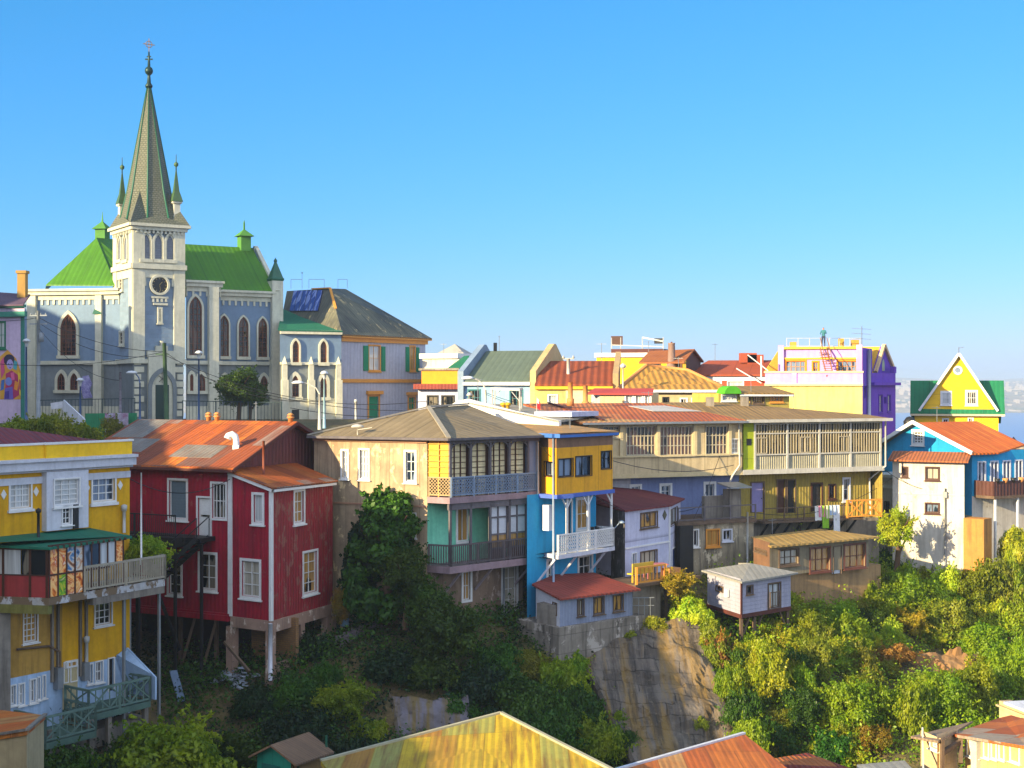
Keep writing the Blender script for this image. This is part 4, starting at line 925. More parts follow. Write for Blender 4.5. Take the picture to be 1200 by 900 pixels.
shell(lh, 'rear_wall', LIL, [Ld, Ld + Vector((-4, 3)), La + Vector((-2, 2.5)), La], z00, zl, ())
mb = MB(); e = Vector((0, -.25, 0)); roofslab(mb, [Vector((La.x - .8, La.y, zl + .2)), Lb.to_3d() + Z * (zl + .06) + e, Lc.to_3d() + Z * (zl + .06) + e + Vector((.1, 0, 0)), Ld.to_3d() + Z * (zl + .1) + Vector((.25, 0, 0)), Vector((Ld.x - 4, Ld.y + 3, zl + .8)), Vector((La.x - 1.2, La.y + 2, zl + .75))], .09)
mb.build('roof', mat('dark_red_roof', '#6b2a30', '#502228', corr='u', period=.35, cb=.4, stain=.6, streak=.4, sc='#8c5048'), lh)
mb = MB(); h1.box(mb, 0, h1.L, zz(640, 74.5), zz(638, 74.5), .003, .05); h1.box(mb, h1.L - .08, h1.L + .02, z00, zl, .003, .06); mb.build('corner_trim', M_white, lh)
mb = MB(); u, z = h1.uz(778.5, 603.5); d = .003; mb.prism([h1.P(u - .2, z, d), h1.P(u, z - .27, d), h1.P(u + .2, z, d), h1.P(u, z + .27, d)], h1.n3 * .04); mb.build('diamond_ornament', mat('olive_tile', '#5c5a48', '#3c3c34'), lh)
# deck with table, bench and planter in front
ft = Fac(pl(745, 69.8), pl(822, 73.2)); zt_ = zz(685, 70)
dk = thing('timber_deck', 'small timber deck on props before the lilac house', 'deck', ft.P(1, zt_ - 1.5, 0))
mb = MB(); ft.box(mb, 0, ft.L, zt_ - .15, zt_, -2.4, 0); mb.build('deck_boards', M_wood, dk)
mb = MB(); railing(mb, [ft.P(0.1, zt_, -.05), ft.P(ft.L * .45, zt_, -.05)], .85, .3, .05, .09, posts=1.2); mb.build('railing', M_yellowframe, dk)
mb = MB(); ft.box(mb, .1, 2.2, -13, zt_ - .15, -2, -.3); mb.build('base_wall', M_conc, dk)
mb = MB()
for u in (2.6, 3.3): mb.bar(ft.P(u, -13, -.3), ft.P(u, zt_ - .1, -.3), .14)
mb.build('prop', M_wood, dk)
mb = MB(); q = ft.P(2.0, zt_, -1.1); mb.box(q + Z * .7, (1.2, .3, 0), (-.2, .7, 0), (0, 0, .05))
for a, b in ((.08, .05), (1.05, .32), (-.08, .65), (.9, .9)): mb.bar(q + Vector((a, b, 0)), q + Vector((a, b, .7)), .06)
single('garden_table', 'pink wooden table on the deck of the lilac house', 'table', mb, mat('pink_boards', '#b06a70', '#8c5058'), q)
mb = MB(); q = ft.P(.35, zt_, -.55); mb.box(q + Z * .42, ft.t3 * 1.6, -ft.n3 * .4, Z * .06); mb.box(q + Z * .5, ft.t3 * 1.6, -ft.n3 * .05, Z * .5)
for a in (.1, 1.45): mb.bar(q + ft.t3 * a - ft.n3 * .1, q + ft.t3 * a - ft.n3 * .1 + Z * .42, .07)
single('bench', 'yellow wooden bench along the deck rail', 'bench', mb, mat('yellow_boards', '#d9b23a', '#b8902c'), q)
mb = MB(); q = ft.P(3.35, zt_, -.7); mb.box(q, ft.t3 * .9, -ft.n3 * .5, Z * .45); single('planter', 'square terracotta planter at the deck end', 'planter', mb, terr, q)
# ================================================================ gallery houses (beige-blue and olive) sharing one long front
BEI = mat('beige_panel', '#c9b58c', '#a8946c', stain=.6, scale=.6, streak=.4, sc='#7c6c54', seam=('u', 1.6))
SLB = mat('slate_blue_render', '#7583ac', '#5f6c92', stain=.6, scale=.6, streak=.35, sc='#4a5270')
OLV = mat('olive_boards', '#9c8a3c', '#7c6c2e', corr='u', period=.22, cb=.4, stain=.6, scale=.7, streak=.4, sc='#5a5030')
R_orange = mat('orange_red_sheet_roof', '#b4682c', '#945024', corr='u', period=.3, cb=.4, sheets=(5.5, 3.1), scols=['#b86228', '#a85628', '#bc743c', '#b8965c', '#b05c2a', '#9c6840'], stain=.5, scale=.35, streak=.3, sc='#7c3a20')
R_ochre = mat('ochre_brown_roof', '#97763f', '#7a5f34', corr='u', period=.35, cb=.35, stain=.6, scale=.35, streak=.3, sc='#5f4a2c', seam=('u', 3.))
fG = Fac(pl(718, 80), pl(1034, 87.5)); uS, _ = fG.uz(870, 550)
zge = -2.2; zgf = -5.3; dG = 10.5
gh = thing('gallery_house', 'beige house with glazed gallery and slate blue lower wall under an orange roof', 'house', fG.P(3, -8.6))
for b, c in (((700, 499, 727, 513), 4), ((733.5, 499, 769.5, 534), 8), ((773, 499, 812.5, 534), 9), ((826.5, 498.5, 853.5, 533), 6)):
    window(gh, fG, b, c, 3, fr=mat('cream_bars', '#b8ae94', '#948a72', scale=2), gl=glass('gallery_dim', '#2a2622', '#7c5a48', .5), trim=.05, sill=.04, mun=.055, name='gallery_window')
window(gh, fG, (856.5, 514, 866.5, 531.5), 2, 3, gl=G_curt, trim=.05)
mb = MB(); fG.wall(mb, -1.6, uS - .02, zgf, zge - .05); mb.build('gallery_wall', BEI, gh)
mb = MB()
for x in (727.6, 771, 814.3, 854.8): u, _ = fG.uz(x, 520); fG.box(mb, u - .1, u + .1, zgf + 1.0, zge - .05, .004, .1)
fG.box(mb, -1.6, uS - .03, zge - .22, zge - .06, .003, .16); fG.box(mb, -1.6, uS - .03, zgf + .98, zgf + 1.06, .003, .12); fG.box(mb, -1.6, uS - .03, zgf - .25, zgf, -.9, .05); mb.build('gallery_frame', mat('cream_frame', '#cbb98e', '#a4946c', stain=.5, scale=1.5), gh)
fGr = fG.off(-.9)
for b in ((737.5, 567.5, 752, 579), (772.5, 566.5, 787.5, 585), (824.3, 564.5, 839, 598)): window(gh, fGr, b, 2, 2, gl=G_blue, trim=.14, sill=.05)
uw, _ = fGr.uz(739, 570); u85, _ = fGr.uz(866, 580)
mb = MB(); fGr.wall(mb, uw, u85, -9.6, zgf - .2); mb.build('wall', SLB, gh)
mb = MB(); fGr.wall(mb, -1.8, uw, -9.6, zgf - .2); mb.build('wall', mat('white_corrugated', '#b9bac0', '#9496a0', corr='v', period=.18, stain=.5, streak=.3), gh, 'white corrugated wall section')
back = lambda u, z: fG.P(u, z, -dG)
shell(gh, 'rear_wall', BEI, [fG.P(uS, 0), back(uS, 0), back(-1.6, 0), fG.P(-1.6, 0)], -9, zge - .05, (0, 3))
zri = -1.28
mb = MB(); roofslab(mb, [fG.P(-2.4, zge, .5), fG.P(uS, zge, .5), back(uS, zri) + fG.n3 * .0, back(-1.2, zri)], .12); mb.build('roof', R_orange, gh)
mb = MB(); fG.box(mb, -2.2, uS, zge - .16, zge - .03, .5, .6); mb.build('gutter', M_grey, gh)
mb = MB(); mb.bar(fG.P(-.6, zge + .1, 0), back(.6, zri + .06), .16, .06); mb.build('ridge_cap', rust2, gh)
mb = MB(); q = fG.at(866, 494, .15); mb.tube([q, fG.at(867, 545, .15), fG.at(858, 558, .1), fGr.at(851, 577, .15)], .06); mb.build('drainpipe', M_pipe, gh)
mb = MB(); q = back(.8, -1.4) + fG.n3 * 3; mb.tube([q, q + Z * 1.5], .16); mb.lathe(q + Z * 0, [(.24, 0), (.24, .45), (.17, .5)], 10); mb.build('chimney', terr, gh)
mb = MB(); u0_, _ = fG.uz(775, 484, -5); roofslab(mb, [fG.P(5.2, zge + .5, -4.6), fG.P(8.6, zge + .47, -4.4), fG.P(8.1, zri - .15, -8.3), fG.P(5.4, zri - .15, -8.3)], .03); mb.build('roof_light', mat('bare_zinc', '#b8b4b0', '#948f8a'), gh)

oh = thing('olive_house', 'olive house on the ravine with long white framed gallery and brown roof', 'house', fG.P(uS + 5, -8.6))
uE2 = fG.L; zg2 = -5.25
FW = mat('gallery_white', '#bdbab0', '#9a968c', stain=.5, scale=1.5, streak=.25)
MESHG = glass('gallery_glass', '#26241a', '#8c7a4c', .35)
xs = [884.4, 922.4, 960, 996.5, 1031.5]
us = [fG.uz(x, 520)[0] for x in xs]
ztop, zmid, zsil = zge - .25, zge - .85, -4.35
mb = MB()
for u in us: fG.box(mb, u - .06, u + .06, zg2, ztop + .1, -.06, .06)
for z in (ztop, zmid, zsil): fG.box(mb, us[0], us[-1], z - .04, z + .04, -.05, .05)
fG.box(mb, uS, uE2 + .1, zg2 - .3, zg2, -.9, .08); fG.box(mb, uS, uE2 + .12, zge - .17, zge - .02, -.1, .2); mb.build('gallery_frame', FW, oh)
for i in range(4):
    a, b = us[i] + .06, us[i + 1] - .06; m2 = MB(); n = 11
    for k in range(1, n): u = a + (b - a) * k / n; fG.box(m2, u - .022, u + .022, zsil + .04, ztop - .04, -.03, .03)
    if i in (0, 1, 2):
        u = a + (b - a) * (.12, .5, .72)[i]; fG.box(m2, u - .25, u + .55, zsil + .05, zsil + .12, -.02, .05); fG.box(m2, u - .25, u + .55, zsil + 1., zsil + 1.07, -.02, .05)
        for w_ in (-.25, .12, .5): fG.box(m2, u + w_, u + w_ + .06, zsil + .12, zsil + 1., -.02, .05)
    o = m2.build('gallery_window', mat('worn_glazing_bar', '#aa9f86', '#7d735e'), oh); p = MB(); fG.off(-.05).wall(p, a, b, zsil, ztop); p.build('pane', MESHG, o)
    m2 = MB(); fG.off(-.04).wall(m2, a, b, zg2, zsil - .04); o = m2.build('parapet_panel', mat('pale_slat_panel', '#a9a48e', '#827c66', corr='u', period=.16, cb=.9, stain=.4), oh)
mb = MB(); fG.box(mb, uS + .08, us[0] - .06, zg2, ztop + .06, -.1, .0); mb.build('green_panel', mat('lime_green_panel', '#9aa81c', '#7c8816', stain=.4, scale=1, seam=('v', 1.)), oh)
mb = MB(); fG.box(mb, uS + .3, us[0] - .25, -3.75, -3.35, .002, .03); mb.build('vent', M_dark, oh)
fe = Fac(fG.P(uE2, 0), back(uE2, 0)); mb = MB(); fe.wall(mb, 0, fe.L, -8.6, zge); mb.build('end_wall', OLV, oh)
door(oh, fGr, (879.3, 564.5, 896, 600), mat('lilac_door', '#8c86b4', '#6c6690'), M_wood, .08); door(oh, fGr, (910, 561.5, 921, 601), M_brownframe, M_wood, .08); door(oh, fGr, (921.5, 561.5, 932.5, 601), M_blackwood, M_wood, .08)
door(oh, fGr, (950, 565.5, 964, 599), M_blackwood, M_brownframe, .1); window(oh, fGr, (970.5, 567, 979.5, 585), 2, 1, fr=M_brownframe, gl=G_dark, trim=.08); window(oh, fGr, (987, 559.5, 996.5, 587.5), 1, 2, fr=M_lilac_white, gl=G_dark, trim=.1)
u66, _ = fGr.uz(866, 580); u1018, _ = fGr.uz(1020, 580)
mb = MB(); fGr.wall(mb, u66, u1018, -8.6, zg2 - .2); mb.build('wall', OLV, oh)
mb = MB(); fGr.box(mb, u66 - 3.5, u1018 + .4, -13, -8.6, -1, .35); mb.build('base_wall', M_conc, oh)
shell(oh, 'rear_wall', OLV, [back(uE2, 0), back(uS, 0)], -8.6, zge, (1,))
mb = MB(); roofslab(mb, [fG.P(uS + .01, zge + .005, .5), fG.P(uE2 + .35, zge + .005, .5), fG.P(uE2 + .3, zge + .2, -2.), fG.P(us[1] + 1.3, zri + .02, -dG), fG.P(uS + .01, zri + .02, -dG)], .12); roofslab(mb, [fG.P(uE2 + .3, zge + .2, -2.), back(uE2 + .3, zge + .1), fG.P(us[1] + 1.3, zri + .02, -dG)], .1); mb.build('roof', R_ochre, oh)
mb = MB(); fG.box(mb, uS, uE2 + .4, zge - .16, zge + .03, .5, .56); mb.build('fascia', FW, oh)
mb = MB(); mb.tube([fG.P(uE2 + .1, zge, .2), fG.P(uE2 + .1, zg2, .2), fGr.at(1019, 561, .2), fGr.P(u1018 - .1, -8.4, .15)], .06); mb.build('drainpipe', M_pipe, oh)
for s in (4.1, 5.9):
    mb = MB(); q = fG.P(uS - 4 + s * 1.5, zri - .35, -7.8); mb.box(q, (.5, 0, 0), (0, .4, 0), (0, 0, .75)); mb.build('chimney', M_conc, oh)
# walkway with struts and rails
wk = thing('timber_walkway', 'rickety timber walkway on struts along the olive house', 'walkway', fGr.P(u66 + 8, -8.6, .8))
ua, _ = fGr.uz(878, 600); ub, _ = fGr.uz(992, 600)
mb = MB(); fGr.box(mb, ua, ub, -8.52, -8.38, .36, 1.7); mb.build('walkway_floor', M_wood, wk)
mb = MB(); railing(mb, [fGr.P(ua, -8.4, 1.65), fGr.P(ub, -8.4, 1.65)], .8, 2.2, .05, .06, posts=1.4); mb.build('railing', M_wood, wk)
for k in range(9): u = ua + .4 + (ub - ua - .8) * k / 8; MB().bar(fGr.P(u, -9.6, .38), fGr.P(u, -8.5, 1.55), .1).build('strut', M_blackwood, wk)
mb = MB(); u, _ = fGr.uz(973, 600); railing(mb, [fGr.P(u, -8.4, 1.75), fGr.P(u + 2.6, -8.4, 1.75)], 1.1, .35, .07, .09, 'cross'); mb.build('gate_frame', M_yellowframe, wk)
lc = [('white', '#d8d8d4'), ('pink', '#c87c8c'), ('lime', '#86b82a'), ('cream', '#d0c8a4'), ('pale blue', '#9ab0cc'), ('white sheet', '#dcdcdc')]
for i, (nm, c) in enumerate(lc):
    x = 936 + i * 4.3; u, _ = fGr.uz(x, 600); h = (.9, .7, 1.4, .8, .6, 1.7)[i]; mb = MB(); n = 5
    for k in range(n):
        a, b = u + .5 * k / n, u + .5 * (k + 1) / n; d0, d1 = 1.7 + .06 * math.sin(k * 2.), 1.7 + .06 * math.sin(k * 2. + 2)
        mb.prism([fGr.P(a, -7.55, d0), fGr.P(b, -7.55, d1), fGr.P(b, -7.55 - h, d1 + .05), fGr.P(a, -7.55 - h, d0 + .05)], fGr.n3 * .01)
    single('laundry', f'{nm} washing hung over the timber walkway rail', 'laundry', mb, plain('cloth_' + nm.replace(' ', '_'), c, .9), fGr.P(u, -7.6, 1.7), 'washing on the walkway')

# ================================================================ low stained concrete dwelling with roof deck
fC = Fac(pl(796, 78.3), pl(883, 80.6))
ch = thing('concrete_dwelling', 'low stained concrete dwelling with railed roof deck between lilac and olive houses', 'house', fC.P(2, -10.8))
window(ch, fC, (808.5, 620, 819, 641), 2, 1, gl=G_blue, trim=.08); window(ch, fC, (827, 620, 843.5, 640.5), 2, 1, fr=M_yellowframe, gl=G_warm, trim=.08); window(ch, fC, (846, 620, 858, 634), 2, 1, fr=M_lilac_white, gl=G_dark, trim=.08)
mb = MB(); fC.wall(mb, 0, fC.L, -11.6, -7.95); mb.build('wall', mat('mouldy_cream_concrete', '#a89c84', '#776c58', stain=.8, scale=.6, streak=.8, sc='#3c3732', wear=('#c4b89c', .3)), ch)
mb = MB(); fC.box(mb, -.3, fC.L, -8.1, -7.9, -3.5, .3); mb.build('roof_deck', M_wood, ch)
mb = MB(); railing(mb, [fC.P(-.2, -7.9, .2), fC.P(fC.L, -7.9, .2)], .8, 1.6, .05, .06, posts=1.4); mb.build('railing', GREYT, ch)
fC2 = fC.off(.6); mb = MB(); a, _ = fC2.uz(797, 625); fC2.box(mb, a, a + .9, -11, -8.1, -.5, 0); mb.build('dark_doorway', M_blackwood, ch)
mb = MB(); a, _ = fC.uz(836, 590); fC.box(mb, a, a + 1.6, -7.9, -6.6, -1.2, -.9); fC.box(mb, a + 1.3, a + 2.1, -7.9, -6.2, -.9, -.2); mb.build('parapet', M_conc, ch)
mb = MB(); roofslab(mb, [fC.P(a + .8, -6.0, .6), fC.P(a + 2.3, -6.0, .6), fC.P(a + 2.3, -5.8, -.8), fC.P(a + .8, -5.8, -.8)], .08); mb.build('awning', M_grey, ch)
mb = MB(); q = fC.at(876, 610, .3); mb.tube([q + Z * .5, q - Z * 2.6], .06); mb.build('drainpipe', M_pipe, ch)

# ================================================================ brown shed with ochre tin roof
Aa, Ab, Ac = pl(883, 77.6), pl(902, 75.2), pl(1018, 79.4)
a1, a2 = Fac(Aa, Ab), Fac(Ab, Ac)
rs = thing('ravine_shed', 'grey-brown shed with sloping ochre tin roof and rust red windows', 'shed', a2.P(2, -11))
zr = zz(641, 75.2); zb = zz(676, 75.2)
for b, fr2, gl2 in (((912.5, 643.5, 936.5, 662), M_wood, G_curt), ((948.5, 641.5, 973.5, 669.5), plain('rust_red_frame', '#6e3e2e'), G_warm), ((988.5, 637.5, 1014.5, 665), plain('rust_red_frame', '#6e3e2e'), G_warm)): window(rs, a2, b, 3, 2, fr=fr2, gl=gl2, trim=.09, sill=.05)
door(rs, a2, (976, 640, 986, 672), M_lilac_white, M_wood, .04); window(rs, a1, (885, 641, 899, 650), 2, 1, fr=M_wood, gl=G_dark, trim=.05)
GB = mat('grey_brown_boards', '#8c8068', '#6c624e', stain=.7, scale=.9, streak=.5, sc='#4a4236', seam=('u', .6))
mb = MB(); a2.wall(mb, 0, a2.L, zb, zr + .1); mb.build('wall', GB, rs)
mb = MB(); a1.wall(mb, 0, a1.L, zb, zr + .25); mb.build('end_wall', mat('rusty_end_wall', '#7a5a44', '#5c4434', stain=.7, streak=.5), rs)
mb = MB(); roofslab(mb, [px(880, 629, 79.6), a2.P(-.3, zr + .1, .45), a2.P(a2.L + .4, zr + .12, .45), px(960, 619.5, 84)], .1)
mb.build('roof', mat('ochre_tin', '#ab8c50', '#8c7240', corr='u', period=.4, cb=.3, stain=.6, scale=.5, streak=.3, sc='#6c4c2c', seam=('u', 2.2)), rs)
shell(rs, 'rear_wall', GB, [Ac, a2.P(a2.L, 0, -3), a1.P(0, 0, -2)], zb, zr + .1, (2,))
fW = Fac(pl(925, 76.2), pl(1032, 80.5)); mb = MB(); fW.box(mb, 0, fW.L, -13.4, zb - .01, -2.5, 0); single('foundation_wall', 'tall plastered foundation wall under the grey-brown shed', 'wall', mb, mat('ochre_plaster_wall', '#a8865a', '#806444', stain=.8, scale=.6, streak=.5, sc='#544434'), fW.P(0, -13, 0))

# ================================================================ clapboard cabin on stilts
Ca, Cb, Cc = pl(829, 73.2), pl(868, 69.8), pl(926.5, 72.4)
b1, b2 = Fac(Ca, Cb), Fac(Cb, Cc)
cb_ = thing('stilt_cabin', 'small pale clapboard cabin on timber stilts with tin roof', 'cabin', b2.P(1, -12.6))
CLP = mat('pale_clapboard', '#a3a2b2', '#838194', corr='v', period=.2, cb=.7, stain=.5, scale=.8, streak=.3, sc='#76727e')
zc1_, zc0_ = zz(683, 69.8), zz(720, 69.8)
window(cb_, b2, (874.5, 686, 882.5, 696.5), 1, 1, fr=M_wood, gl=G_dark, trim=.05, sill=.02); window(cb_, b2, (899.5, 683.5, 915, 713), 2, 1, fr=M_wood, gl=G_pale, trim=.07, sill=.0); window(cb_, b1, (839, 685, 848, 695), 1, 1, fr=M_wood, gl=G_blue, trim=.06, sill=0)
mb = MB(); b1.wall(mb, 0, b1.L, zc0_, zc1_ + .2); b2.wall(mb, 0, b2.L, zc0_, zc1_ + .05); mb.build('wall', CLP, cb_)
bk1, bk2 = b2.P(b2.L, 0, -4.2), b1.P(0, 0) ; shell(cb_, 'rear_wall', CLP, [Cc, bk1, bk2], zc0_, zc1_, (2,))
mb = MB(); roofslab(mb, [b1.P(-.3, zz(668.5, 73.3), .2), Cb.to_3d() + Vector((0, -.35, zc1_ + .1)), b2.P(b2.L + .25, zc1_ + .18, .3), b2.P(b2.L, zc1_ + .32, -3.6), b1.P(.3, zc1_ + .5, -2.4)], .09); mb.build('roof', mat('pale_tin_roof', '#94928c', '#76746e', corr='u', period=.3, cb=.1, stain=.5, streak=.3), cb_)
mb = MB(); b1.box(mb, 0, b1.L, zc0_ - .2, zc0_, -.1, .05); b2.box(mb, 0, b2.L, zc0_ - .2, zc0_, -.1, .05); b2.box(mb, -.04, .08, zc0_, zc1_, .003, .06); mb.build('floor_beam', rust2, cb_)
for u, d in ((.15, -.1), (1.3, -.2), (b2.L - .15, -.1), (b2.L * .55, -1.6), (.4, -2.5), (b2.L - .3, -2.5)):
    q = b2.P(u, zc0_ - .2, d); MB().bar(Vector((q.x, q.y, gz(q.x, q.y) - .4)), q, .15).build('stilt', M_wood, cb_)
    if d > -.3: m2 = MB(); m2.bar(q - Z * 1.1, b2.P(u + .7 if u < 2 else u - .7, zc0_ - .15, d), .09); m2.build('brace', M_wood, cb_)
mb = MB(); q = b1.P(b1.L * .6, zc1_ - .9, .05); mb.box(q, b1.t3 * .3, b1.n3 * .12, Z * .4); mb.build('meter_box', M_white, cb_)
mb = MB(); u, _ = b2.uz(900, 700); railing(mb, [b2.P(u, zc0_ + .1, .15), b2.P(u + .8, zc0_ + .1, .15)], .8, .2, .03, .04); mb.build('railing', M_wood, cb_)

# ================================================================ white and blue house at the right
WW = mat('warm_white_render', '#cfc9be', '#b4ac9e', stain=.6, scale=.5, streak=.4, sc='#857a6c', wear=('#9c9184', .12))
CY = mat('cyan_blue_boards', '#1694c4', '#127ca8', stain=.4, scale=.8, streak=.25, sc='#0f5c80')
TILE = mat('brown_tile_strip', '#a8643c', '#844a2c', corr='u', period=.22, cb=.9, stain=.6, scale=1.)
w1 = Fac(pl(1046, 88.82), pl(1130, 86.86)); w2 = Fac(w1.B, pl(1168, 99.68))
wb = thing('white_blue_house', 'white house with cyan gabled upper storey and orange rust roof', 'house', w1.P(3, -12))
for b, gl2 in (((1056.5, 546.5, 1064.5, 559.5), G_dark), ((1084, 546.5, 1101.5, 563.5), G_curt), ((1083.5, 588.5, 1101.5, 602.5), G_blue)): window(wb, w1, b, 2, 1, fr=M_brownframe, gl=gl2, trim=.09, sill=.06)
zw1, zw0 = zz(539, 88.11), -14.5
mb = MB(); w1.wall(mb, 0, w1.L, zw0, zw1); mb.build('wall', WW, wb)
w0 = Fac(pl(1019, 91.67), pl(1048, 90.34)); window(wb, w0, (1036.5, 587, 1042.5, 598), 1, 1, fr=M_brownframe, gl=G_dark, trim=.06)
mb = MB(); w0.wall(mb, 0, w0.L, -14.5, zz(559.5, 90.78)); mb.build('wing_wall', WW, wb)
mb = MB(); w0.box(mb, -.1, w0.L, zz(559.5, 90.78), zz(556, 90.78), -3, .15); w0.box(mb, .1, 1.9, zz(572, 90.78), zz(569, 90.78), .003, .1); mb.build('wing_coping', M_white, wb)
mb = MB(); roofslab(mb, [w1.P(-.2, zw1, .5), w1.P(w1.L + .3, zw1, .5), w1.P(w1.L + .3, zw1 + .5, -1.2), w1.P(-.2, zw1 + .5, -1.2)], .1); mb.build('porch_roof', TILE, wb)
gb = Fac(pl(1033, 94.34), pl(1139, 87.75)); ridge = Vector((.86, .5, 0)); ub = gb.uz(1075, 500)[0]; za = zz(496.5, 91.85); zea, zeb = -4.23, -4.32
window(wb, gb, (1068.5, 503, 1083.5, 522.5), 3, 4, gl=G_dark, trim=.16, sill=.06, mun=.06)
mb = MB(); gb.wall(mb, 0, gb.L, -8.46, -4.32)
hole = gb.holes[-1]
gb2 = Fac(gb.A, gb.B); gb2.holes = [hole]
gb2.wall(mb, hole[0] - .001, hole[1] + .001, -4.32, hole[3] + .002)
zl_ = lambda u: zeb + (za - zeb) * u / ub if u < ub else za + (zeb - za) * (u - ub) / (gb.L - ub)
def gablepoly(a, b, z0=-4.32):
    n = 8
    for k in range(n):
        u, v = a + (b - a) * k / n, a + (b - a) * (k + 1) / n; mb.poly(gb.P(u, z0), gb.P(v, z0), gb.P(v, zl_(v)), gb.P(u, zl_(u)))
gablepoly(0, hole[0]); gablepoly(hole[1], gb.L); gablepoly(hole[0], hole[1], hole[3]); mb.build('gable_wall', CY, wb)
ev_ = gb.n3 * .45
rl = ridge * 5.8
mb = MB(); pa, pr, pl_ = gb.P(ub, za + .1), gb.P(gb.L + .4, zeb - .12), gb.P(-.4, zeb - .08)
roofslab(mb, [pr + ev_, pr + rl * .35, pr + rl * .9 + Z * .1 + Vector((.0, 1.1, .3)), pa + rl, pa + ev_], .1); mb.build('roof', mat('orange_rust_roof', '#c4601c', '#a04a1c', corr='u', period=.35, cb=.45, stain=.6, scale=.5, streak=.5, sc='#d89038'), wb)
mb = MB(); roofslab(mb, [pl_ + ev_, pa + ev_, pa + rl, pl_ + rl], .1); mb.build('roof', R_brown, wb)
mb = MB(); mb.bar(pl_ + ev_ * 1.05 + Z * .03, pa + ev_ * 1.05 + Z * .03, .08, .24); mb.bar(pa + ev_ * 1.05 + Z * .03, pr + ev_ * 1.05 + Z * .03, .08, .24); mb.build('bargeboard', M_white, wb)
mb = MB(); u, _ = w1.uz(1108, 600); mb.tube([w1.P(u, -13, .08), w1.P(u, zz(572, 87.5), .08)], .05); w1.box(mb, u - .12, u + .12, zz(583, 87.5), zz(576, 87.5), .02, .2); mb.build('meter_pipe', M_grey, wb)
mb = MB(); w1.box(mb, 0, w1.L, zz(579.5, 88), zz(578, 88), .002, .03); mb.build('string_course', WW, wb)
# right flank in shade, with balcony
s1 = Fac(gb.B, gb.B + Vector((ridge.x, ridge.y)) * 5.4)
for k in range(4):
    f_ = s1; u = .5 + k * 1.18; f_.holes.append((u, u + .8, -6.76, -4.98)); mb = MB(); d_ = -.13
    for a, b, c, d in ((u, u + .1, -6.76, -4.98), (u + .7, u + .8, -6.76, -4.98), (u + .1, u + .7, -5.07, -4.98), (u + .36, u + .44, -6.76, -5.07)): f_.box(mb, a, b, c, d, -.1, .03)
    o = mb.build('window', M_lilac_white, wb); p = MB(); p.poly(f_.P(u, -6.76, d_), f_.P(u + .8, -6.76, d_), f_.P(u + .8, -4.98, d_), f_.P(u, -4.98, d_)); p.build('pane', G_blue, o)
mb = MB(); s1.wall(mb, 0, s1.L, -7.21, -4.32); mb.build('side_wall', CY, wb)
mb = MB(); s1.wall(mb, 0, s1.L, -14, -7.21); mb.build('side_wall', WW, wb)
mb = MB(); s1.box(mb, .2, s1.L + 1.6, -7.30, -7.12, .0, 1.6); o = mb.build('balcony', M_wood, wb)
mb = MB(); s1.box(mb, .25, s1.L + 1.6, -7.12, -6.19, 1.5, 1.56); s1.box(mb, .2, .26, -7.12, -6.19, 0, 1.5); mb.build('balcony_front', mat('dark_red_boards', '#5c3830', '#3e2824', corr='u', period=.3, streak=.4), o)
mb = MB()
for u in (.4, 2.5, 4.6): s1.box(mb, u, u + .12, -11.12, -7.30, 1.4, 1.52)
mb.build('balcony_post', M_white, wb)
for k in range(7):
    mb = MB(); q = s1.P(.6 + k * .75, -6.19, 1.5); h = .5 + .25 * (k % 3); mb.lathe(q + Vector((0, 0, -.12)), [(.12, 0), (.2, .3)], 8)
    pot = single('balcony_pot', 'plant pot along the dark red balcony of the white and blue house', 'pot', mb, terr if k % 2 else M_dark, q, 'pots on the dark red balcony')
# ================================================================ lilac terrace house at the right edge
e1 = Fac(pl(1160, 117), pl(1260, 114)); eh = thing('terrace_house', 'low grey-lilac house cut by the right edge of the photo', 'house', e1.P(2, -9))
window(eh, e1, (1183, 530, 1192, 546), 1, 2, gl=G_pale, trim=.1)
mb = MB(); e1.wall(mb, 0, e1.L, -13, zz(526, 116)); mb.build('wall', LIL, eh)
mb = MB(); e1.box(mb, 0, e1.L, zz(526, 116), zz(523, 116), -5, .4); mb.build('roof', M_conc, eh)
mb = MB(); u, _ = e1.uz(1190, 560); e1.box(mb, u, e1.L, -10, -8.3, .1, 1.9); e1.box(mb, u, u + .15, -9, zz(528, 116), .1, 2.); mb.build('porch', mat('burnt_orange_post', '#a0582c', '#7c4422'), eh)
mb = MB(); u, _ = e1.uz(1187, 520); q = e1.P(u, zz(523, 116), -.5); mb.lathe(q, [(.5, 0), (.6, .3), (.25, .5), (0, .8)], 10); mb.build('roof_cowl', M_dark, eh)
lt = Fac(pl(1152, 92.56), pl(1262, 89.00)); tw = thing('terrace_deck', 'railed concrete terrace with pink fence at right edge below the houses', 'terrace', lt.P(2, -11))
mb = MB(); lt.box(mb, 0, lt.L, zz(611, 91.67) - 2.6, zz(611, 91.67), -6, 0); mb.build('slab', mat('pinkish_concrete', '#a0887c', '#7c685e', stain=.7, streak=.5), tw)
mb = MB(); u, _ = lt.uz(1180, 600); railing(mb, [lt.P(u, zz(611, 91.67), -.1), lt.P(lt.L, zz(611, 91.67), -.1)], .85, .14, .08, .08); mb.build('fence', mat('pink_pickets', '#c08c78', '#9c705e'), tw)
mb = MB(); railing(mb, [lt.P(.2, zz(611, 91.67), -.3), lt.P(u - .4, zz(611, 91.67), -.3)], .9, .5, .04, .05, posts=1.2); mb.build('railing', M_dark, tw)
mb = MB(); q = lt.P(1.2, zz(611, 91.67), -1.2); mb.box(q + Z * .7, (1.4, 0, 0), (0, .7, 0), (0, 0, .06))
for a, b in ((.05, .05), (1.3, .05), (.05, .6), (1.3, .6)): mb.bar(q + Vector((a, b, 0)), q + Vector((a, b, .7)), .07)
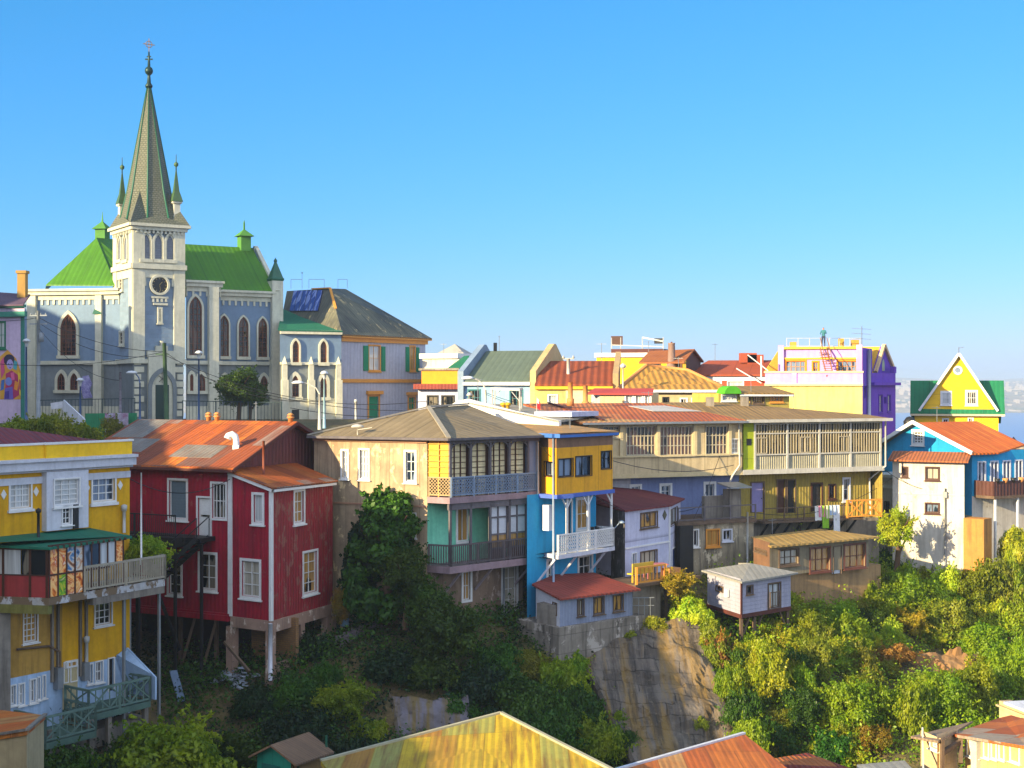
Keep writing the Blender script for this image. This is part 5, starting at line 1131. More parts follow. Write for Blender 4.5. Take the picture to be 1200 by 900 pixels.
single('terrace_table', 'pale table on the terrace beneath the dark red balcony', 'table', mb, M_lilac_white, q)
ob = Fac(pl(1129, 85.89), pl(1153, 85.00)); mb = MB(); ob.box(mb, 0, ob.L, -14, zz(607, 85.89), -1.2, 0); single('plaster_buttress', 'blocky orange plaster wall below the white house corner', 'wall', mb, mat('orange_plaster', '#b8803c', '#966430', stain=.8, scale=.7, streak=.6, sc='#6c4828'), ob.P(0, -12, 0))
# ================================================================ church
CB = mat('church_grey_blue', '#70879f', '#5d748c', stain=.45, scale=.4, streak=.25, sc='#5f6c80')
CG = mat('church_base_grey', '#7a8284', '#5f676a', stain=.5, scale=.4, streak=.3, sc='#575e64')
CC = mat('church_cream_trim', '#cfccb6', '#a9a994', stain=.6, scale=.5, streak=.3, sc='#8f9080')
CS = mat('church_slate_blue_ashlar', '#7b90a4', '#64798f', brick=(.9, .42, '#7c8a9c', .02), stain=.3, scale=.5)
RGN = mat('bright_green_roof', '#487c0c', '#335c0c', corr='u', period=.5, cb=.35, stain=.5, scale=.3, streak=.2, sc='#3c6414', seam=('u', 1.8), rough=.5)
SPI = mat('slate_spire', '#747464', '#545648', brick=(.34, .2, '#3f4434', .03), stain=.5, scale=.5, streak=.4, sc='#46503c')
CGN = plain('copper_green', '#1f5c44', .5)
GL_CH = glass('leaded_glass', '#2a1c1c', '#5c4438', .3)
BRN = mat('church_window_wood', '#6a3a26', '#4c2a1c', scale=2)
def arch_pts(f, u0, u1, z0, z1, d, h=None, n=7):
    w = u1 - u0; h = h or min(w * .95, (z1 - z0) * .7); zs = z1 - h; R_ = (w * w / 4 + h * h) / w
    p = [f.P(u0, z0, d), f.P(u1, z0, d)]
    a1 = math.asin(min(1, h / R_))
    for k in range(n): a = a1 * k / (n - 1); p.append(f.P(u1 - R_ + R_ * math.cos(a), zs + R_ * math.sin(a), d))
    for k in range(n - 2, -1, -1): a = a1 * k / (n - 1); p.append(f.P(u0 + R_ - R_ * math.cos(a), zs + R_ * math.sin(a), d))
    return p
def lancet(th, f, b, rim=.28, gl=None, fr=None, bars=1, rows=5, sill=True, proud=.18, name='window', rimm=None):
    u0, z1 = f.uz(b[0], b[1]); u1, z0 = f.uz(b[2], b[3]); mb = MB(); w = u1 - u0; h = min(w * .95, (z1 - z0) * .6)
    mb.ring(arch_pts(f, u0 - rim, u1 + rim, z0, z1 + rim * 1.3, .004, h + rim * 1.3), arch_pts(f, u0, u1, z0, z1, .004, h), f.n3 * proud)
    if sill: f.box(mb, u0 - rim * 1.3, u1 + rim * 1.3, z0 - .3, z0 - .002, .003, proud + .12)
    o = mb.build(name, rimm or CC, th)
    p = MB(); p.poly(*arch_pts(f, u0, u1, z0, z1, .02, h)); p.build('pane', gl or GL_CH, o)
    m = MB(); k = .07
    m.ring(arch_pts(f, u0, u1, z0, z1, .03, h), arch_pts(f, u0 + k * 1.5, u1 - k * 1.5, z0 + k, z1 - k * 2, .03, h - k * .5), f.n3 * .06)
    for i in range(1, bars + 1): u = u0 + w * i / (bars + 1); f.box(m, u - k / 2, u + k / 2, z0, z1 - h * .35, .03, .08)
    for i in range(1, rows): z = z0 + (z1 - h * .5 - z0) * i / rows; f.box(m, u0, u1, z - .025, z + .025, .03, .07)
    m.build('frame', fr or BRN, o); return o
th_ = math.radians(33); ct = Vector((math.cos(th_), math.sin(th_))); cl = Vector((-math.sin(th_), math.cos(th_)))
T0 = pl(157, 125); WT, WL = 4.65, 5.7
tf = Fac(T0, T0 + ct * WT); tl = Fac(T0 + cl * WL, T0)
tr = Fac(T0 + ct * WT, T0 + ct * WT + cl * WL)
ch_ = thing('church', 'grey-blue gothic church with cream trim, green roofs and tall slate spire', 'church', (T0.x + 2, T0.y + 2, -3.3))
zt0, zst, zbl, ztp = -3.6, 2.1, 10.9, 14.6
mb = MB()
for f in (tf, tl, tr): f.wall(mb, 0, f.L, zst, ztp)
mb.poly(tr.P(tr.L, zst), tl.P(0, zst), tl.P(0, ztp), tr.P(tr.L, ztp)); mb.build('tower_wall', CS, ch_)
mb = MB()
for f in (tf, tl, tr): f.wall(mb, 0, f.L, zt0, zst)
mb.build('tower_base', CG, ch_)
mb = MB()
for f in (tf, tl):
    for a, b in ((-.12, .95), (f.L - .95, f.L + .12)): f.box(mb, a, b, zst, ztp - .4, .004, .2)
    f.box(mb, -.25, f.L + .25, zbl - .3, zbl + .15, .002, .35); f.box(mb, .95, f.L - .95, zbl - 1.1, zbl - .3, .003, .14); f.box(mb, -.2, f.L + .2, zst - .2, zst + .2, .001, .32)
    f.box(mb, -.3, f.L + .3, ztp - .45, ztp - .12, 0., .38); f.box(mb, -.5, f.L + .5, ztp - .12, ztp + .15, -.5, .6)
    n = 12
    for k in range(n): u = f.L * (k + .5) / n; f.box(mb, u - .09, u + .09, ztp - .72, ztp - .45, .003, .3)
    f.box(mb, .95, f.L - .95, zbl + .15, zbl + .5, .003, .16); pass
tr.box(mb, -.5, tr.L + .5, ztp - .12, ztp + .15, -.5, .6); mb.build('tower_trim', CC, ch_)
LV = mat('belfry_louvre', '#6d7480', '#545a66', corr='v', period=.22, cb=1.)
for b in ((165.5, 273, 176.5, 304), (180, 273.5, 190.5, 304.5), (194, 274, 204, 305)): lancet(ch_, tf, b, .16, LV, CC, 0, 1, True, .2, 'belfry_opening')
for b in ((139, 276, 143.5, 304), (146, 275, 151, 304)): lancet(ch_, tl, b, .18, LV, CC, 0, 1, True, .2, 'belfry_opening')
# clock
u, z = tf.uz(186.5, 334); c = tf.P(u, z, 0)
ck = MB(); N = 28
def disc(mb, f, u, z, r, d0, d1, n=28): mb.prism([f.P(u + r * math.cos(2 * math.pi * k / n), z + r * math.sin(2 * math.pi * k / n), d0) for k in range(n)], f.n3 * (d1 - d0))
ring_o = [tf.P(u + .95 * math.cos(2 * math.pi * k / N), z + .95 * math.sin(2 * math.pi * k / N), .004) for k in range(N)]; ring_i = [tf.P(u + .74 * math.cos(2 * math.pi * k / N), z + .74 * math.sin(2 * math.pi * k / N), .004) for k in range(N)]
ck.ring(ring_o, ring_i, tf.n3 * .25); o = ck.build('clock', CC, ch_)
m = MB(); disc(m, tf, u, z, .74, .01, .1); m.build('clock_face', plain('clock_black', '#17181c', .4), o)
m = MB()
for k in range(12): a = k * math.pi / 6; m.bar(tf.P(u + .54 * math.cos(a), z + .54 * math.sin(a), .115), tf.P(u + .68 * math.cos(a), z + .68 * math.sin(a), .115), .07, .03)
m.bar(tf.P(u, z, .13), tf.P(u + .26, z + .3, .13), .07, .02); m.bar(tf.P(u, z, .14), tf.P(u + .1, z - .58, .14), .05, .02); m.build('clock_hands', plain('gilt', '#b8a268', .35, .6), o)
mb = MB(); tf.pbox(mb, 168, 323, 171, 335, .003, .12); tf.pbox(mb, 201, 324, 204, 336, .003, .12); tf.pbox(mb, 177, 347, 197, 350, .003, .14)
for x in (178, 183, 188, 193): tf.pbox(mb, x, 350, x + 2.4, 354, .003, .12)
tf.pbox(mb, 179, 355, 196, 358, .003, .2); mb.build('clock_surround', CC, ch_)
for f, b in ((tf, (184, 360, 190, 379)), (tl, (141, 325, 145, 341)), (tl, (141, 388, 146, 405))):
    window(ch_, f, b, 1, 3, fr=CC, gl=GL_CH, trim=.16, sill=.12, hole=False, proud=.16)
# portal
mb = MB(); u0, z1 = tf.uz(172.5, 426); u1, z0 = tf.uz(203.5, 490); um = (u0 + u1) / 2
pf = tf.off(.45)
mb.box(tf.P(u0, zt0, 0), tf.t3 * (u1 - u0), tf.n3 * .45, Z * (tf.uz(188, 418)[1] - zt0)); o = mb.build('portal', CC, ch_)
m = MB(); zt1 = tf.uz(188, 418)[1]
for k, (a, h) in enumerate(((.0, .55), (.7, 1.0), (1.35, 1.45))): m.box(tf.P(u0 + a - (.1 if k == 0 else 0), zt1, .05), tf.t3 * (u1 - u0 - 2 * a + (.2 if k == 0 else 0)), tf.n3 * (.42 - k * .003), Z * h)
m.build('stepped_gable', CC, o)
m = MB(); z_s = zz(452, 126)
m.ring(arch_pts(pf, um - 1.35, um + 1.35, zt0, zz(431, 126.5), .003, 1.9), arch_pts(pf, um - 1.0, um + 1.0, zt0, zz(436, 126.5), .003, 1.6), tf.n3 * .16); m.build('portal_arch', CG, o)
m = MB(); m.poly(*arch_pts(pf, um - 1., um + 1., zz(450.5, 126.5), zz(436, 126.5), .02, 1.05)); m.build('tympanum', CC, o)
m = MB(); pf.box(m, um - .62, um + .62, zt0, zz(451, 126.5), .01, .08); pf.box(m, um - .02, um + .02, zt0, zz(452, 126.5), .08, .1); m.build('door', plain('church_door_green', '#16332c', .5), o)
m = MB(); zc_ = zz(443, 126.5); m.bar(pf.P(um, zc_ - .5, .05), pf.P(um, zc_ + .5, .05), .09, .04)
for s in (-1, 1): m.bar(pf.P(um - .3 * s, zc_ - .35, .052), pf.P(um + .3 * s, zc_ + .2, .052), .08, .03)
m.build('emblem', M_dark, o)
m = MB()
for k in range(8):
    zq = zt0 + .6 + k * .68; w = .62 if k % 2 else .9
    tf.box(m, .0, w, zq, zq + .52, .004, .14); tf.box(m, tf.L - w, tf.L, zq, zq + .52, .004, .14)
m.build('quoin', CC, ch_)
m = MB(); tf.box(m, -.1, 1.0, zt0, zst - .2, .001, .003); m.build('base_panel', CG, ch_)
# spire
cx = T0 + ct * WT / 2 + cl * WL / 2; cz = ztp + .15
A45 = th_ + math.pi / 8
def octa(r, z, sx=1.): return [Vector((cx.x, cx.y, 0)) + Vector((ct.x, ct.y, 0)) * (r * math.cos(math.pi / 8 + k * math.pi / 4)) + Vector((cl.x, cl.y, 0)) * (r * math.sin(math.pi / 8 + k * math.pi / 4)) * sx + Z * z for k in range(8)]
tip = Vector((cx.x, cx.y, 28.1)); O0 = octa(2.75, cz, 1.12); O1 = octa(2.0, cz + 3.2, 1.06); O2 = octa(.16, 28.)
mb = MB()
for k in range(8):
    j = (k + 1) % 8; mb.poly(O0[k], O0[j], O1[j], O1[k]); mb.poly(O1[k], O1[j], O2[j], O2[k])
cor = [cx + ct * sx * (WT / 2 + .5) + cl * sy * (WL / 2 + .5) for sx, sy in ((1, 1), (-1, 1), (-1, -1), (1, -1))]
cor3 = [Vector((q.x, q.y, cz)) for q in cor]
for q, k in ((cor3[0], 0), (cor3[1], 2), (cor3[2], 4), (cor3[3], 6)):     # broaches over the corners
    a, b = O0[k], O0[(k + 1) % 8]; t = (O1[k] + O1[(k + 1) % 8]) / 2
    mb.poly(q, a, t); mb.poly(b, q, t)
    k2 = (k + 7) % 8; a2 = O0[k2]
for k in range(4): mb.poly(cor3[k], cor3[(k + 1) % 4], O1[(2 * k + 2) % 8] * .0 + (O0[(2 * k + 1) % 8] + O0[(2 * k + 2) % 8]) / 2 + Z * .9)
mb.build('spire', SPI, ch_)
mb = MB()
for k in range(8): mb.tube([O0[k], O1[k], O2[k]], [.1, .09, .05], 6)
mb.build('spire_ribs', CGN, ch_)
mb = MB(); mb.lathe(tip, [(.3, -.2), (.36, 0), (.2, .25), (.14, .9), (.14, 1.), (.32, 1.15), (.4, 1.4), (.32, 1.65), (.14, 1.8), (.1, 2.6), (.07, 3.2)], 12); mb.bar(tip + Vector((-.35, 0, 2.5)), tip + Vector((.35, 0, 2.5)), .12); mb.bar(tip + Vector((-.2, 0, 2.75)), tip + Vector((.2, 0, 2.75)), .1)
o = mb.build('spire_finial', plain('finial_dark_green', '#17332c', .4, .4), ch_)
mb = MB(); q = tip + Z * 3.1; mb.bar(q, q + Z * 1.35, .07); mb.bar(q + tf.t3 * -.55 + Z * .8, q + tf.t3 * .55 + Z * .8, .07); N = 16
pts = [q + Z * .8 + (tf.t3 * math.cos(2 * math.pi * k / N) + Z * math.sin(2 * math.pi * k / N)) * .3 for k in range(N + 1)]; mb.tube(pts, .035, 6); mb.build('cross', plain('gilt_cross', '#9c7434', .4, .5), o)
for q in (cor3[1], cor3[3]):
    c2 = Vector((cx.x, cx.y, cz)); b = q.lerp(c2, .34) + Z * .7; o = MB()
    o.lathe(b, [(.5, 0), (.5, .25), (.42, .3), (.42, 1.35), (.62, 1.45), (.62, 1.6)], 4, th_ + math.pi / 4, False); o = o.build('pinnacle', CC, ch_)
    m = MB(); m.lathe(b, [(.72, 1.6), (.34, 2.6), (.06, 4.6)], 4, th_ + math.pi / 4, False); m.lathe(b + Z * 4.55, [(.06, 0), (.06, .3), (.22, .45), (.22, .65), (.05, .8), (.03, 1.5)], 8); m.build('pinnacle_spire', plain('pinnacle_green', '#3d5a34', .5), o)
# nave at the right
N0 = pl(254, 132); nf = Fac(N0, N0 + ct * 5.75); R0 = T0 + ct * WT + cl * 2.2; rf = Fac(pl(218, 128.4), pl(218, 128.4) + ct * 3.4)
zne = 8.9; zbt = -3.6; zs_ = 2.0
def wing(f, ze, n=9, end=0.):
    mb = MB(); f.wall(mb, 0, f.L, zs_, ze); mb.build('wall', CB, ch_); mb = MB(); f.wall(mb, 0, f.L, zbt, zs_); mb.build('base_wall', CG, ch_)
    mb = MB(); f.box(mb, -.1, f.L + .1, zs_ - .15, zs_ + .2, .002, .25); f.box(mb, -.1, f.L + .1, ze - .35, ze, .0, .4); f.box(mb, -.2, f.L + .2, ze, ze + .22, -.3, .6); f.box(mb, 0, f.L, ze - .8, ze - .35, .003, .12); f.box(mb, 0, f.L, zbt, zbt + 1.5, .004, .14)
    for k in range(n + 1): u = f.L * k / n; f.box(mb, max(0, u - .1), min(f.L, u + .1), ze - 1.25, ze - .8, .002, .1)
    mb.build('cornice', CC, ch_)
wing(nf, zne); wing(rf, 9.55, 5)
for b in ((256.5, 369.5, 267.5, 417.5), (279, 371, 290.5, 418), (302, 372.5, 312.5, 418.5)): lancet(ch_, nf, b, .15, rows=7)
lancet(ch_, rf, (221, 347, 236, 416.5), .2, bars=2, rows=9)
for f, b in ((rf, (222, 438, 226, 458)), (rf, (231, 438, 240, 458)), (nf, (259, 440, 267, 459)), (nf, (281, 440, 290, 459)), (nf, (304.5, 440, 313, 459))): lancet(ch_, f, b, .24, rows=3)
mb = MB(); ua, _ = rf.uz(243, 400); rf.box(mb, ua, ua + .95, zbt, 9.2, .005, .55); mb.build('buttress', CC, ch_)
ne = Fac(nf.B, nf.B + cl * 9.6)
mb = MB(); ne.wall(mb, 0, ne.L, zbt, zne); mb.poly(ne.P(0, zne), ne.P(ne.L, zne), ne.P(ne.L / 2, zne + 5.2)); mb.build('gable_wall', CB, ch_)
mb = MB(); nf.box(mb, nf.L - .2, nf.L + .95, zbt, 10.2, -.7, .5); nf.box(mb, nf.L - .35, nf.L + 1.1, zbt, 2.0, -.6, .75); nf.box(mb, nf.L - .4, nf.L + 1.15, 2.0, 2.4, -.6, .7); o = mb.build('buttress', CC, ch_)
m = MB(); q = nf.P(nf.L + .38, 10.2, -.1); m.lathe(q, [(.85, 0), (.95, .2), (.8, .35), (.12, 1.9)], 4, th_ + math.pi / 4, False); m.lathe(q + Z * 1.85, [(.12, 0), (.2, .15), (0, .5)], 8); m.build('pinnacle', CGN, o)
def P3(v, z): return Vector((v.x, v.y, z))
inn_ = cl
eA, eB = nf.A - ct * 4.6 - cl * .5, nf.B + ct * .2 - cl * .5
rA, rB = nf.A - ct * 4.6 + cl * 5.1, nf.B + ct * .2 + cl * 5.1; bA, bB = nf.A - ct * 4.6 + cl * 10.4, nf.B + ct * .2 + cl * 10.4
zrg = 13.9
mb = MB(); roofslab(mb, [P3(eA, zne + .2), P3(eB, zne + .2), P3(rB, zrg), P3(rA, zrg)], .15); roofslab(mb, [P3(bB, zne + .2), P3(bA, zne + .2), P3(rA, zrg - .002), P3(rB, zrg - .002)], .15); mb.build('roof', RGN, ch_)
mb = MB(); mb.bar(P3(eB + ct * .15, zne + .25), P3(rB + ct * .15, zrg + .1), .4, .3); mb.bar(P3(rB + ct * .15, zrg + .1), P3(bB + ct * .15, zne + .25), .4, .3); mb.build('gable_coping', CC, ch_)
mb = MB(); q = P3(rB - ct * 1.1, zrg - .4); mb.lathe(q, [(.75, 0), (.75, 1.5)], 4, th_ + math.pi / 4, False); mb.lathe(q, [(1.15, 1.5), (.2, 2.15), (.12, 2.2), (.1, 2.9), (.02, 3.2)], 4, th_ + math.pi / 4, False); mb.build('roof_turret', mat('green_turret', '#4c8430', '#3a6a28'), ch_)
# left wing
lf = Fac(pl(36, 130.3), pl(119, 129.2)); zle = zz(343, 130)
wing(lf, zle + .1, 12)
lancet(ch_, lf, (71.5, 368, 90, 416.5), .26, bars=2, rows=8)
for b in ((68, 437, 77, 457), (83, 437, 92, 457)): lancet(ch_, lf, b, .26, rows=3)
lr = Fac(lf.B, T0 + cl * WL * .75)
wing(lr, zle + .1, 3)
mb = MB(); u, _ = lf.uz(113.5, 400); lf.box(mb, u, lf.L + .15, zbt, zle - .3, .004, .4); lf.box(mb, u - .1, lf.L + .25, zbt, 1.9, .003, .6); lf.box(mb, -.2, .65, zbt, zle - .3, .004, .35); mb.build('buttress', CC, ch_)
m = MB(); q = lf.P(lf.L - .3, zz(368, 129), .1); m.lathe(q, [(.6, 0), (.05, 1.1)], 4, math.pi / 4, False); m.build('buttress_cap', CGN, ch_)
ll = Fac(lf.A + Vector((-4., 9)), lf.A); mb = MB(); ll.wall(mb, 0, ll.L, zbt, zle); mb.build('side_wall', CB, ch_)
ap_ = px(113, 278.5, 134.5); er = px(136, 334, 129.2); el = px(54, 333.5, 130.6); bl = Vector((el.x - 3.2, el.y + 9, el.z)); rid = px(168, 283, 142)
mb = MB(); roofslab(mb, [el, er, ap_], .12); roofslab(mb, [bl, el, ap_, Vector((rid.x - 6, rid.y + 3, rid.z))], .12); roofslab(mb, [er, Vector((T0.x + 1, T0.y + 6.5, er.z)), rid, ap_], .12); mb.build('roof', RGN, ch_)
mb = MB(); q = px(120, 283, 136.5); mb.lathe(q, [(.75, 0), (.75, 1.2)], 4, .6, False); mb.lathe(q, [(1.1, 1.2), (.2, 1.9), (.1, 2.), (.02, 3.)], 4, .6, False); mb.build('roof_turret', MATS['green_turret'], ch_)
g = MB(); f = lf; u, z = f.uz(97, 441); g.prism([f.P(u, z, .01), f.P(u + .6, z + .1, .01), f.P(u + .95, z - .7, .01), f.P(u + .7, z - 1.3, .01), f.P(u + 1., z - 2., .01), f.P(u + .1, z - 2.1, .01), f.P(u - .3, z - 1.1, .01)], f.n3 * .015)
g.build('graffiti', mat('lilac_scrawl', '#b6b4dc', '#5a4f9c', stain=.9, scale=1.8, fine=.6), ch_)
# ================================================================ church hall
hf = Fac(pl(328, 131), pl(400, 133.5)); hh = thing('church_hall', 'low grey-blue church hall with pointed windows and green roof beside the nave', 'church hall', hf.P(3, -3.3))
zhe = zz(388, 132)
for b in ((342.5, 399, 350, 424.5), (375, 399.5, 382.5, 425)): lancet(hh, hf, b, .18, rows=4)
for b in ((342, 440, 349.5, 465), (375, 441, 382.5, 465.5)): lancet(hh, hf, b, .3, rows=4)
mb = MB(); hf.wall(mb, 0, hf.L, zs_, zhe); mb.build('wall', CB, hh); mb = MB(); hf.wall(mb, 0, hf.L, zbt - .5, zs_); mb.build('base_wall', CG, hh)
mb = MB(); hf.box(mb, 0, hf.L, zhe - .3, zhe + .1, .0, .35); hf.box(mb, 0, hf.L, 1.85, 2.1, .002, .2); hf.box(mb, 0, hf.L, zbt - .5, -1.4, .003, .16); mb.build('cornice', CC, hh)
for x in (333, 364, 396): u, _ = hf.uz(x, 440); mb = MB(); hf.box(mb, u - .32, u + .32, zbt - .5, .4, .004, .5); hf.box(mb, u - .24, u + .24, .4, 1.9, .004, .34); mb.lathe(hf.P(u, 1.9, .17), [(.36, 0), (0, .8)], 4, math.pi / 4, False); mb.build('buttress', CC, hh)
mb = MB(); hf.pbox(mb, 381.5 - 40, 480, 350, 492, .17, .2); mb.build('door', M_dark, hh)
mb = MB(); roofslab(mb, [hf.P(-.3, zhe + .1, .4), hf.P(hf.L, zhe + .08, .4), px(385, 384, 138), px(331, 362, 142)], .12); mb.build('roof', mat('deep_green_roof', '#17694a', '#125438', corr='u', period=.5, cb=.3, stain=.4, scale=.4), hh)
shell(hh, 'rear_wall', CB, [hf.B, pl(392, 142), pl(330, 144)], zbt, zhe, (2,))
# ================================================================ grey corner house
LG = mat('lilac_grey_sheeting', '#b2b2be', '#9798a6', corr='u', period=.5, cb=.3, stain=.45, scale=.4, streak=.25, sc='#6f7288')
SL = mat('dark_weathered_roof', '#6e6c58', '#3e3f3a', corr='u', period=.4, cb=.3, stain=.95, scale=.22, streak=.6, sc='#2e2f2c', wear=('#a89468', .12))
OCH = M_yellowframe
kA, kB = pl(400, 134), pl(498.5, 145.); kf = Fac(kA, kB); kC = pl(330, 140.5); kfl = Fac(kC, kA)
kh = thing('corner_house', 'lilac-grey two storey house with green shutters and dark mansard roof', 'house', kf.P(3, -3.5))
zk1, zk0 = zz(394, 134), -4.6
def shut(f, x, y0, y1, w=5.5, par=None):
    m = MB(); f.pbox(m, x, y0, x + w, y1, .02, .09)
    u0, z1 = f.uz(x, y0); u1, z0 = f.uz(x + w, y1)
    for k in range(8): z = z0 + (z1 - z0) * (k + .5) / 8; f.box(m, u0 + .08, u1 - .08, z - .06, z + .04, .09, .11)
    return m.build('shutter', mat('shutter_green', '#0f8258', '#0b6644', stain=.4, scale=2), par)
o = window(kh, kf, (431.5, 403.5, 446, 435.5), 2, 2, fr=OCH, gl=G_pale, trim=.13, sill=.1); shut(kf, 425.5, 405, 434.5, 5.8, o); shut(kf, 446.5, 406, 435, 4.5, o)
o = window(kh, kf, (479.5, 404.5, 487, 435.5), 1, 2, fr=OCH, gl=G_warm, trim=.16, sill=.1); shut(kf, 475, 406.5, 435.5, 4.3, o); shut(kf, 487.2, 407, 436, 3.6, o)
d_ = door(kh, kf, (430.5, 462, 445, 490), mat('shutter_green', '#0f8258'), OCH, .22); o = window(kh, kf, (477.5, 463, 487.5, 482), 2, 2, fr=OCH, gl=mat('shutter_green', '#0f8258'), trim=.22, sill=.08)
mb = MB(); kf.wall(mb, 0, kf.L, zk0, zk1); mb.build('wall', LG, kh); mb = MB(); kfl.wall(mb, 0, kfl.L, zk0, zk1); mb.build('side_wall', LG, kh)
mb = MB(); kf.box(mb, -.1, kf.L + .2, zk1 - .5, zk1 - .1, .003, .2); kf.box(mb, -.3, kf.L + .5, zk1 - .1, zk1 + .16, -.2, .5); kf.box(mb, -.05, kf.L + .05, .14, .5, .003, .14); kfl.box(mb, 0, kfl.L + .3, zk1 - .1, zk1 + .155, -.2, .5); kf.pbox(mb, 429, 458, 447, 462, .003, .3); kf.pbox(mb, 476, 459.5, 489, 463, .003, .3); mb.build('cornice', OCH, kh)
t1_, t2_, t0_ = px(387, 338, 139.8), px(405, 338.5, 146), px(336, 341, 145); kD = pl(420, 160); tb = px(352, 340, 151)
eA_, eB_, eC_ = P3(kf.A + kf.n * .5 - kf.t * .4, zk1 + .16), P3(kf.B + kf.n * .5 + kf.t * .5, zk1 + .16), P3(kC + kfl.n * .4, zk1 + .16)
mb = MB(); roofslab(mb, [eA_, eB_, t2_, t1_], .15); roofslab(mb, [eC_, eA_, t1_, t0_], .15); roofslab(mb, [eB_, P3(kD, zk1), t2_], .15); roofslab(mb, [t0_, t1_, t2_, tb], .15); mb.build('roof', SL, kh)
# roof glazing on the left slope
pn = (eA_ - eC_).cross(t1_ - eA_).normalized(); pn = pn if pn.z > 0 else -pn
def on(x, y, up=.12):
    a, b = (x - 600) / F, (450 - y) / F; dvec = Vector((a, 1, b)); s_ = (eA_.dot(pn)) / dvec.dot(pn); return dvec * s_ + pn * up
qa, qb, qc, qd = on(340, 365), on(373.5, 365), on(379, 341), on(345, 341.5)
mb = MB(); mb.prism([qa, qb, qc, qd], -pn * .1); o = mb.build('skylight', plain('dark_blue_frame', '#232a4c', .4), kh)
for k in range(6):
    a, b = k / 6 + .012, (k + 1) / 6 - .012; p = MB(); p.prism([qa.lerp(qb, a) + pn * .03, qa.lerp(qb, b) + pn * .03, qd.lerp(qc, b) + pn * .03, qd.lerp(qc, a) + pn * .03], -pn * .02); p.build('pane', glass('skylight_glass', '#2c3a86', '#8c94cc', .35), o)
mb = MB(); mb.bar(t1_, eA_.lerp(t1_, .55), .25, .1); mb.bar(t1_ + Z * .05, px(366, 338.5, 141.5), .3, .12); mb.build('ridge_flashing', M_yellowframe, kh)
mb = MB()
for x0, x1 in ((341, 354), (362, 380), (396, 407)):
    a, b = px(x0, 338, 144), px(x1, 338, 144)
    for q in (a, b): mb.bar(q, q + Z * .95, .04)
    mb.bar(a + Z * .95, b + Z * .95, .04)
q = px(354, 338, 144); mb.tube([q, q + Z * 1.6], .02, 5); mb.lathe(q + Z * 1.55, [(0, 0), (.1, .08), (0, .18)], 8); mb.build('roof_rail', M_grey, kh)
mb = MB(); q = px(417, 494, 131); mb.tube([q, q + Z * 1.9], .11); mb.lathe(q + Z * 1.8, [(.16, 0), (.16, .3), (0, .35)], 8); mb.build('flue', M_pipe, kh)
# ================================================================ pink mural house
mf = Fac(pl(-70, 119), pl(28.5, 116)); mh = thing('mural_house', 'pale pink house with green cornice and painted mural, cut by left edge', 'house', mf.P(4, -3.4))
PK = mat('pale_pink_render', '#c6b2cc', '#a894b4', stain=.5, scale=.4, streak=.25)
window(mh, mf, (-6, 376, 7, 409), 2, 2, fr=M_green, gl=G_pale, trim=.15, sill=.1)
mb = MB(); mf.wall(mb, 0, mf.L, -4, zz(358, 116)); mb.build('wall', PK, mh)
mb = MB(); mf.box(mb, 0, mf.L + .3, zz(371, 116), zz(365, 116), .0, .35); mf.box(mb, mf.L - .3, mf.L + .03, -4, zz(371, 116), .003, .1); mf.box(mb, 0, mf.L + .2, zz(360, 116), zz(357, 116), 0, .3); mb.build('cornice', mat('sea_green_trim', '#2c7c6c', '#205c50'), mh)
me_ = Fac(mf.B, mf.B + Vector((-4, 8))); mb = MB(); me_.wall(mb, 0, me_.L, -4, zz(358, 116)); mb.build('end_wall', PK, mh)
mb = MB(); roofslab(mb, [mf.P(0, zz(357, 116), .5), mf.P(mf.L + .3, zz(357, 116), .5), mf.P(mf.L - 2.2, zz(344, 119), -3.5), mf.P(0, zz(337, 119), -3.5)], .12); mb.build('roof', mat('plum_roof', '#584458', '#403044', corr='u', period=.4, cb=.3), mh)
mb = MB(); q = mf.P(mf.L - 2.4, zz(348, 118), -2); mb.box(q, (.7, 0, 0), (0, .7, 0), (0, 0, 2.1)); mb.box(q + Vector((-.1, -.1, 2.1)), (.9, 0, 0), (0, .9, 0), (0, 0, .25)); mb.build('chimney', mat('ochre_chimney', '#a8823c', '#806430'), mh)
def patch(pts, d, m, nm='mural_patch'):
    mb = MB(); mb.prism([mf.at(x, y, 0, d) for x, y in pts], mf.n3 * .004); return mb.build(nm, m, mural)
mural = MB(); mural.prism([mf.at(0, 468, 0, .01), mf.at(26, 468, 0, .01), mf.at(26, 440, 0, .01), mf.at(19, 420, 0, .01), mf.at(9, 410, 0, .01), mf.at(0, 418, 0, .01)], mf.n3 * .01); mural = mural.build('mural', mat('mural_yellow', '#d8a434', '#b8782c', stain=.7, scale=.9), mh)
el_ = lambda cx_, cy_, rx, ry, n=12: [(cx_ + rx * math.cos(2 * math.pi * k / n), cy_ + ry * math.sin(2 * math.pi * k / n)) for k in range(n)]
patch(el_(11, 422, 6.6, 7), .024, plain('mural_dark_hair', '#2a2040')); patch(el_(12, 427, 3.9, 6), .03, plain('mural_lilac_skin', '#a99cd0')); patch([(7, 438), (14, 434), (22, 440), (24, 462), (15, 468), (6, 468)], .026, plain('mural_red_cloth', '#a8285c'))
patch(el_(10.5, 447, 4., 5), .034, plain('mural_blue_skin', '#7484c8')); patch([(6, 455), (15, 453), (16, 468), (5, 468)], .032, plain('mural_violet', '#6a58b0')); patch([(21, 436), (26, 438), (26, 466), (23, 462)], .03, plain('mural_gold', '#e0c02c'))
for a, b in (((9.6, 426), (11.2, 426)), ((13, 426), (14.6, 426)), ((11.4, 430.5), (13.2, 430.5))): patch([(a[0], a[1]), (b[0], b[1]), (b[0], b[1] + .9), (a[0], a[1] + .9)], .04, MATS['mural_dark_hair'])

